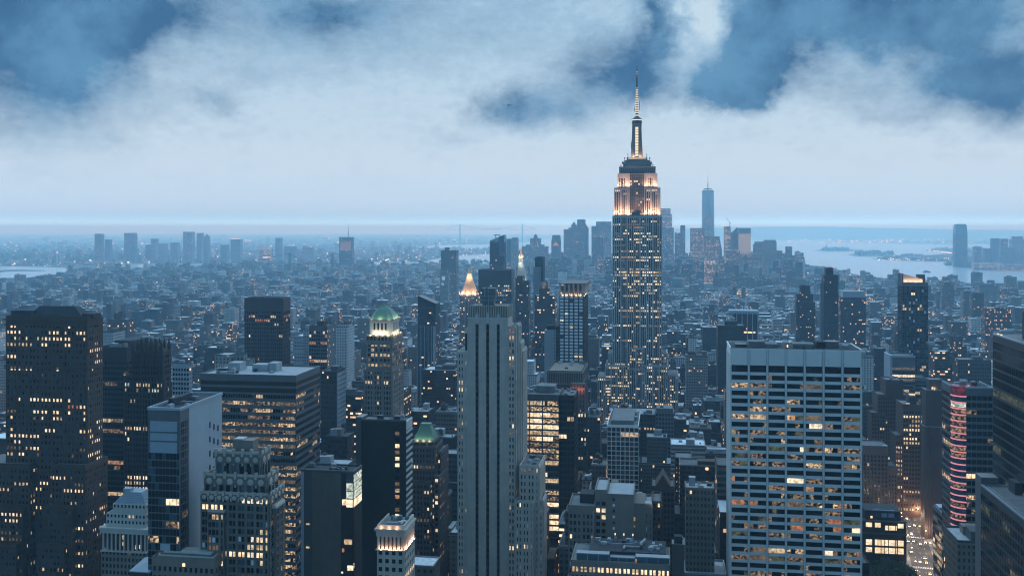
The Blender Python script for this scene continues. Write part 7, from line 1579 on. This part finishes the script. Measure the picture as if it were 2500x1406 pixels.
for i in chosen:
    uc, vc, hw_, hd_, h, tn, lt, y, px = gen[i]; bid = R.random(); bx = Boxes(); feats = []
    two = h > 45 and R.random() < .5
    h1 = h * R.uniform(.6, .85) if two else h
    bx.add(-hw_, hw_, -hd_, hd_, 0, h1, tn[2], lt, bid)
    if two:
        k = R.uniform(.55, .8); bx.add(-hw_ * k, hw_ * k, -hd_ * k, hd_ * k, h1, h, tn[2], lt, bid); feats.append('set-back top')
    ribb = (bid * 17.9) % 1 > .78
    nm = 'glass_office_building' if tn[1] == 'glass' else ('brick_loft_building' if tn[1] == 'brick' and h < 60 else ('brick_apartment_building' if tn[1] == 'brick' else 'stone_office_building'))
    x, yy = from_grid(uc, vc); o = link(nm, bx.mesh(nm), None, (x, yy, 0)); o.rotation_euler = (0, 0, -A)
    kw, kd = (hw_ * k, hd_ * k) if two else (hw_, hd_)
    def kerb(w_, d_, z):
        P = MB(); e = .4; hh = R.uniform(.7, 1.3); P.box(-w_ - .15, w_ + .15, -d_ - .15, -d_ + e, z, z + hh); P.box(-w_ - .15, w_ + .15, d_ - e, d_ + .15, z, z + hh); P.box(-w_ - .15, -w_ + e, -d_ + e, d_ - e, z, z + hh); P.box(w_ - e, w_ + .15, -d_ + e, d_ - e, z, z + hh); P.build('kerb_edging', R.choice([GREYP, BRICK_DK, STONE_D, STEEL]), o)
    kerb(kw, kd, h)
    if two: kerb(hw_, hd_, h1)
    nb = R.choice([1, 1, 2, 3])
    for j in range(nb):
        w_, d_ = R.uniform(.18, .4) * kw, R.uniform(.2, .4) * kd; cx, cy = R.uniform(-.9, .9) * (kw - w_), R.uniform(-.8, .9) * (kd - d_); P = MB(); z2 = h + R.uniform(2.5, 5.5); P.box(cx - w_, cx + w_, cy - d_, cy + d_, h, z2); P.box(cx - w_ - .15, cx + w_ + .15, cy - d_ - .15, cy + d_ + .15, z2, z2 + .25); P.build('roof_bulkhead', R.choice([BRICK_DK, GREYP, STONE_D, STEEL, ROOF_PALE]), o)
    if nb == 3: feats.append('three roof bulkheads')
    for j in range(R.choice([2, 3, 4, 5])):
        P = MB(); cx, cy = R.uniform(-.85, .85) * kw, R.uniform(-.85, .85) * kd; s_ = R.uniform(.6, 1.6); P.box(cx - s_, cx + s_, cy - s_ * .7, cy + s_ * .7, h + .1, h + R.uniform(.9, 2)); P.build('roof_fan_unit', R.choice([STEEL, ROOF_PALE, STEEL_DK]), o)
    if tn[1] != 'glass' and R.random() < .55:
        P = MB(); cx, cy, z2 = R.uniform(-.6, .6) * kw, R.uniform(-.5, .6) * kd, h + R.uniform(1, 4.5); P.cyl(cx, cy, 1.7, 1.7, z2, z2 + 3.2, 12); P.cyl(cx, cy, 1.85, .1, z2 + 3.2, z2 + 4.5, 12)
        for a in range(4): P.tube((cx + 1.2 * (1 if a & 1 else -1), cy + 1.2 * (1 if a & 2 else -1), h), (cx + 1.2 * (1 if a & 1 else -1), cy + 1.2 * (1 if a & 2 else -1), z2), .14)
        P.build('water_tank', WOOD, o); feats.insert(0, 'rooftop water tank')
    if tn[1] == 'stone' or R.random() < .3:
        P = MB(); zc = h1 - 1.2; P.box(-hw_ - .6, hw_ + .6, -hd_ - .6, -hd_, zc, zc + .8); P.box(hw_, hw_ + .6, -hd_, hd_, zc, zc + .8); P.build('cornice_trim', STONE_D if tn[1] == 'stone' else BRICK_DK, o); feats.append('projecting cornice')
    made.append((o, h, tn, feats, px, y, hw_))
# a label for each that says which one it is
LAND = [(2465, L_[1], 420, L_[3]) if L_[0] > 2560 else L_ for L_ in LAND if L_[3] != 'dark building in the bottom corner']
def near_land(px, y):
    best = sorted(LAND, key=lambda L_: abs(L_[0] - px) + abs(math.log(L_[2] / y)) * 140)
    return best[0], best[1]
cand = []
for (o, h, tn, feats, px, y, hw_) in made:
    L1, L2 = near_land(px, y); hz = 'low' if h < 30 else ('mid-height' if h < 60 else 'tall'); rel = ('behind' if y > L1[2] * 1.08 else ('before' if y < L1[2] * .93 else 'beside')); sd = 'left' if px < L1[0] else 'right'
    wd = 'narrow ' if hw_ < 8 else ('wide ' if hw_ > 16 else '')
    where = f"{'just ' if abs(px - L1[0]) < 60 else ''}{rel} and {sd} of the {L1[3]}" if rel != 'beside' else f"{sd} of the {L1[3]}"
    cand.append([o, f"{hz} {wd}{tn[0]} block" + (f" with {feats[0]}" if feats else ' with bare roof') + f", {where}", px, y])
grp = {}; taken_labels = set()
for c in cand: grp.setdefault(c[1], []).append(c)
for lab, cs in grp.items():
    cs.sort(key=lambda c: c[2]); n = len(cs)
    for k, c in enumerate(cs):
        l = lab
        if n > 1: l = lab + ', ' + ('leftmost of ' if k == 0 else (ORD[k] + ' from left of ' if k < n - 1 else 'rightmost of ')) + WORDS_N[min(n, 10) - 2]
        ws = l.split()
        if len(ws) > 16:
            l = l.replace('just ', '', 1).replace(' with bare roof', '', 1); l = l.replace('projecting ', '', 1).replace('rooftop ', '', 1)
            for a_, b_ in ((' and left', ', left'), (' and right', ', right'), (' mid-height', ''), (' roof bulkheads', ' bulkheads'), (' from left of ', ' of ')):
                if len(l.split()) > 16: l = l.replace(a_, b_)
            if len(l.split()) > 16 and ' with ' in l: l = l[:l.index(' with ')] + ', ' + l[l.index(' with ') + 6:].split(', ', 1)[-1]
        while l in taken_labels: l = l.replace(' block', ' flat-roofed block', 1) if 'flat-roofed' not in l else 'plain ' + l
        l0 = l
        for a_ in (' wide', ' narrow', ' rooftop', ' mid-height', ' just', ' flat-topped', ' and'):
            if len(l.replace('-', '').split()) > 16: l = l.replace(a_, '', 1)
        taken_labels.add(l0); taken_labels.add(l); tag(c[0], l, 'building', 'buildings of the midtown blocks')
# the rest of the blocks, too many and too small to count
rest = Boxes()
def small(uc, vc, hw_, hd_, h, tint, lt):
    bid = R.random(); rest.add(uc - hw_, uc + hw_, vc - hd_, vc + hd_, 0, h, tint, lt, bid)
    k = R.random()
    if k < .8:
        w_, d_ = hw_ * R.uniform(.2, .5), hd_ * R.uniform(.2, .5); cx, cy = uc + R.uniform(-.5, .5) * hw_, vc + R.uniform(-.5, .5) * hd_; rest.add(cx - w_, cx + w_, cy - d_, cy + d_, h, h + R.uniform(2, 5), R.choice([tint, (.2, .2, .2), (.4, .4, .4)]), 0.0, R.random())
    if k < .35: rest.add(uc - hw_ * .8, uc - hw_ * .5, vc - 2, vc + 2, h, h + R.uniform(2, 6), (.06, .05, .045), 0, R.random())
for i, gq in enumerate(gen):
    if i not in cset: small(gq[0], gq[1], gq[2], gq[3], gq[4], gq[5][2], gq[6])
v = 1965.0; row = 0
while v < 6900:
    pit = 34 if v < 4200 else 42; hw0 = .42 * v
    u = -.71 * v - 150
    while u < hw0 + 200:
        w = R.uniform(12, 34) if v < 3600 else R.uniform(18, 46)
        uc = u + w / 2; u += w + (R.uniform(.5, 2) if R.random() < .9 else 16)
        x, y = from_grid(uc, v); px = pxof(x, y)
        if not -60 < px < 2560 or not inside(x, y, MAN): continue
        if R.random() < .05 or hits_foot(uc, v, w / 2, 12, 0): continue
        h = height(y, px); small(uc, v + R.uniform(-2, 2), w / 2, R.uniform(10, 14), h, tint_pick()[2], .018 if R.random() < .9 else .16)
    row += 1; v += pit * (1.45 if row % 2 == 0 else 1.0) * .85
tag(link('distant_city_blocks', rest.mesh('distant_city_blocks')), kind='stuff').rotation_euler = (0, 0, -A)
rest = Boxes(); n = 0
while n < 9000:
    py = 580 + 68 * R.random() ** 1.15; px = R.uniform(-30, 1340); x, y = gpt(px, py)
    if not inside(x, y, BK): continue
    n += 1; k = y / 7000; u_, v_ = to_grid(x, y); r = R.random(); h = R.uniform(8, 18) if r < .9 else (R.uniform(20, 45) if r < .985 else R.uniform(45, 90))
    w = R.uniform(9, 26) * max(1, k * .8) * (1 if h < 20 else .8); rest.add(u_ - w, u_ + w, v_ - w * .6, v_ + w * .6, 0, h, tint_pick()[2], .06, R.random())
tag(link('brooklyn_low_blocks', rest.mesh('brooklyn_low_blocks')), kind='stuff').rotation_euler = (0, 0, -A)
rest = Boxes(); n = 0
while n < 1500:
    px = R.uniform(1850, 2560); py = R.uniform(583, 656); x, y = gpt(px, py)
    if not (inside(x, y, NJ) or inside(x, y, SI)): continue
    n += 1; u_, v_ = to_grid(x, y); h = R.uniform(6, 18) * (1 if R.random() < .85 else 2.4); w = R.uniform(12, 45); rest.add(u_ - w, u_ + w, v_ - w * .6, v_ + w * .6, 0, h, tint_pick()[2], .06, R.random())
tag(link('jersey_low_blocks', rest.mesh('jersey_low_blocks')), kind='stuff').rotation_euler = (0, 0, -A)

# ------------------------------------------------------------------ lamps too far to count
W1 = plain_glow('far_warm_lamps', (1, .70, .46), 3.2); W2 = plain_glow('far_white_lamps', (1, .92, .80), 3.4)
mb = MB()
def far_lamp(px, py, z, s):
    x, y = gpt(px, py, z); r = s * y / F; mb.box(x - r, x + r, y - r, y + r, z - r, z + r, 0 if R.random() < .6 else 1)
for k in range(700):
    px, py = R.uniform(0, 1330), 578 + 75 * R.random(); x, y = gpt(px, py)
    if inside(x, y, BK): far_lamp(px, py, R.uniform(10, 30), R.uniform(.35, .8) if R.random() < .9 else R.uniform(.9, 1.5))
for k in range(170):
    px = R.gauss(2180, 150); far_lamp(px, R.uniform(581, 593), 15, R.uniform(.4, 1.0))
for k in range(70): far_lamp(R.uniform(2140, 2330), R.uniform(629, 635), 8, R.uniform(.4, .8))
for k in range(50): far_lamp(R.uniform(2340, 2500), R.uniform(600, 650), 10, R.uniform(.4, .9))
for k in range(60): far_lamp(R.uniform(1095, 1330), R.uniform(610, 619), 12, R.uniform(.4, 1.0))
for k in range(28):
    t = k / 27; far_lamp(2268 + 56 * math.sin(t * 1.7), 611 + 9 * t, 5, .6)
for k in range(520):
    px, py = R.uniform(0, 2500), 665 + 190 * R.random() ** 1.3; x, y = gpt(px, py, 15)
    if inside(x, y, MAN): far_lamp(px, py, R.uniform(8, 30), R.uniform(.35, .75))
for k in range(24): far_lamp(R.uniform(1020, 1180) if k < 12 else 862 + 5 * k, R.uniform(622, 632), 30, .5)
for k in range(20): far_lamp(930 + 1.2 * k, 640 - .45 * k, 12, .8)
o = mb.build('distant_lamps', [W1, W2]); tag(o, kind='stuff')

# ------------------------------------------------------------------ far tree canopies
mb = MB()
def canopy(px0, px1, py0, py1, n, r0=5, r1=9):
    for k in range(n):
        x, y = gpt(R.uniform(px0, px1), R.uniform(py0, py1)); r = R.uniform(r0, r1); mb.blob((x, y, r * .9 + 3), r * R.uniform(.9, 1.4), r * R.uniform(.9, 1.4), r, 7, 4, .28)
for a in ((430, 610, 748, 772, 150), (600, 760, 700, 706, 60), (905, 1000, 750, 765, 40), (980, 1060, 690, 702, 60), (1640, 1760, 715, 728, 70), (1880, 2000, 755, 768, 50), (200, 400, 690, 700, 60), (2060, 2180, 690, 700, 50), (1400, 1490, 660, 668, 40), (800, 1100, 658, 668, 80)): canopy(*a)
canopy(150, 480, 628, 640, 60, 12, 22); canopy(0, 300, 606, 640, 90, 14, 30); canopy(1095, 1190, 641, 644, 30, 8, 14); canopy(2008, 2070, 609, 612, 60, 12, 20); canopy(2090, 2180, 617, 624, 70, 10, 18)
tag(mb.build('tree_canopy', LEAF), kind='stuff')

# ------------------------------------------------------------------ bridges, statue, boats, chimneys, helicopter
def bridge(name, label, pxa, pxb, Y, pyd, pyt, ends, tw):
    o = tag(empty(name, ((pxa - CX) / F * Y, Y, 0)), label, 'bridge'); ox = (pxa - CX) / F * Y; L = (pxb - pxa) / F * Y; zd = H - (pyd - YH) / F * Y; zt = H - (pyt - YH) / F * Y
    mb = MB(); mb.box((ends[0] - pxa) / F * Y, (ends[1] - pxa) / F * Y, -12, 12, zd - 6, zd); mb.build('bridge_deck', STEEL_DK, o)
    for xx in (0, L):
        mb = MB()
        for yy in (-12, 12): mb.box(xx - tw, xx + tw, yy - tw, yy + tw, 0, zt)
        mb.box(xx - tw * .9, xx + tw * .9, -12, 12, zt - 10, zt - 3); mb.box(xx - tw * .9, xx + tw * .9, -12, 12, zd + (zt - zd) * .45, zd + (zt - zd) * .45 + 6); mb.build('bridge_tower', STEEL_DK, o)
    for yy in (-12, 12):
        mb = MB(); N = 16
        for k in range(N): t0, t1 = k / N, (k + 1) / N; f = lambda t: zd + 4 + (zt - zd - 4) * (2 * t - 1) ** 2; mb.tube((L * t0, yy, f(t0)), (L * t1, yy, f(t1)), tw * .28); mb.tube((L * t0, yy, f(t0)), (L * t0, yy, zd), tw * .1)
        mb.tube((0, yy, zt), ((ends[0] - pxa) / F * Y, yy, zd), tw * .28); mb.tube((L, yy, zt), ((ends[1] - pxa) / F * Y, yy, zd), tw * .28); mb.build('suspension_cable', STEEL_DK, o)
    return o
bridge('suspension_bridge', 'grey suspension bridge with two towers crossing left of the unfinished red-lit tower', 708, 812, 6000, 642, 618, (600, 900), 5)
bridge('suspension_bridge', 'faint far suspension bridge with tall towers on the harbour horizon', 1123, 1275, 17000, 560, 548, (1090, 1308), 9)
o = tag(empty('girder_bridge', ((-40 - CX) / F * 4950, 4950, 0)), 'flat dark girder bridge over the river patch at the left edge', 'bridge'); mb = MB(); mb.box(0, 400, -10, 10, 12, 22); mb.build('bridge_deck', STEEL_DK, o)
for xx in (60, 145, 250, 370): mb = MB(); mb.box(xx - 4, xx + 4, -8, 8, -3, 12); mb.build('bridge_pier', STONE_D, o)
x, y = gpt(2018, 610.5); o = tag(empty('robed_statue', (x, y, 0)), 'robed statue with raised arm on a tall pedestal on the small far island', 'statue'); mb = MB(); mb.frus(-12, 12, -12, 12, 0, -8, 8, -8, 8, 44); mb.frus(-26, 26, -26, 26, 0, -22, 22, -22, 22, 9); mb.build('pedestal', STONE, o)
mb = MB(); mb.cyl(0, 0, 6, 3.4, 44, 74, 10); mb.blob((0, 0, 77), 2.4, 2.4, 3, 8, 6, 0); mb.tube((-2.5, 0, 72), (-5.5, 0, 88), 1.3, 6); mb.blob((-5.7, 0, 90), 1.6, 1.6, 2.2, 8, 5, 0); mb.build('figure', COPPER, o)
x, y = gpt(2205, 631.5); o = tag(empty('terminal_building', (x, y, 0)), 'long old terminal building with a small pointed clock turret on the far spit', 'terminal building'); mb = MB(); mb.box(-42, 42, -15, 15, 0, 16); mb.frus(-42, 42, -15, 15, 16, -36, 36, -1, 1, 27); mb.build('gabled_hall', BRICK_DK2, o); mb = MB(); mb.box(-4, 4, -4, 4, 16, 36); mb.frus(-4, 4, -4, 4, 36, -.3, .3, -.3, .3, 52); mb.build('turret', COPPER, o)
for k, (px, s_) in enumerate(((139, 'left'), (147.5, 'right'))):
    x, y = gpt(px, 646); mb = MB(); mb.cyl(x, y, 8, 5.5, 0, 88, 12); mb.cyl(x, y, 5.8, 5.8, 86, 89, 12); tag(mb.build('smokestack', WHITE), f'{s_} one of two white smokestacks by the eastern river', 'smokestack', 'white smokestacks')
boat0 = None
for px, py, lab in ((1352, 609, 'small ferry on the bay near the low shore lights'), (2283, 598.5, 'small dark boat out on the bay beyond the islands'), (2262, 664, 'tiny boat on the river in front of the far bank')):
    x, y = gpt(px, py); 
    if boat0 is None:
        o = boat0 = empty('ferry_boat'); mb = MB(); mb.prism([(-22, -5), (18, -5), (26, 0), (18, 5), (-22, 5)], -3, 4); mb.build('hull', STEEL_DK, o); mb = MB(); mb.box(-16, 12, -4, 4, 4, 8); mb.box(-8, 6, -3, 3, 8, 11); mb.build('cabin', WHITE, o)
    else: o = dup(boat0)
    o.location = (x, y, -.5); tag(o, lab, 'boat', 'boats on the water')
Yh_ = 1690.0; o = tag(empty('helicopter', ((1243 - CX) / F * Yh_, Yh_, H - (257.5 - YH) / F * Yh_), math.radians(8)), 'small dark helicopter flying under the clouds', 'helicopter')
HP = wall_mat('helicopter_paint', (.015, .017, .02), .4, .1, streak=False)
mb = MB(); mb.blob((-1.2, 0, 0), 1.9, .85, 1.0, 12, 8, 0); mb.tube((.2, 0, .2), (4.4, 0, .75), .34, 8, r2=.14); mb.prism([(4.1, -.06), (4.9, -.06), (4.9, .06), (4.1, .06)], .3, [1.5, 1.9, 1.9, 1.5]); mb.build('fuselage', HP, o, smooth=False)
mb = MB(); mb.blob((-2.4, 0, .1), .75, .7, .7, 10, 6, 0); mb.build('windscreen', G_DARK, o)
mb = MB(); mb.cyl(-.9, 0, .14, .1, .8, 1.5, 8)
for a in (.4, .4 + math.pi / 2, .4 + math.pi, .4 - math.pi / 2): mb.tube((-.9, 0, 1.5), (-.9 + 4 * math.cos(a), 4 * math.sin(a), 1.42), .1, 5)
mb.build('rotor', HP, o); mb = MB()
for sy in (-.8, .8): mb.tube((-2.6, sy, -1.45), (.6, sy, -1.45), .07, 6); mb.tube((-1.9, sy * .6, -.7), (-1.9, sy, -1.45), .06, 5); mb.tube((-.3, sy * .6, -.7), (-.3, sy, -1.45), .06, 5)
mb.build('landing_skid', HP, o)
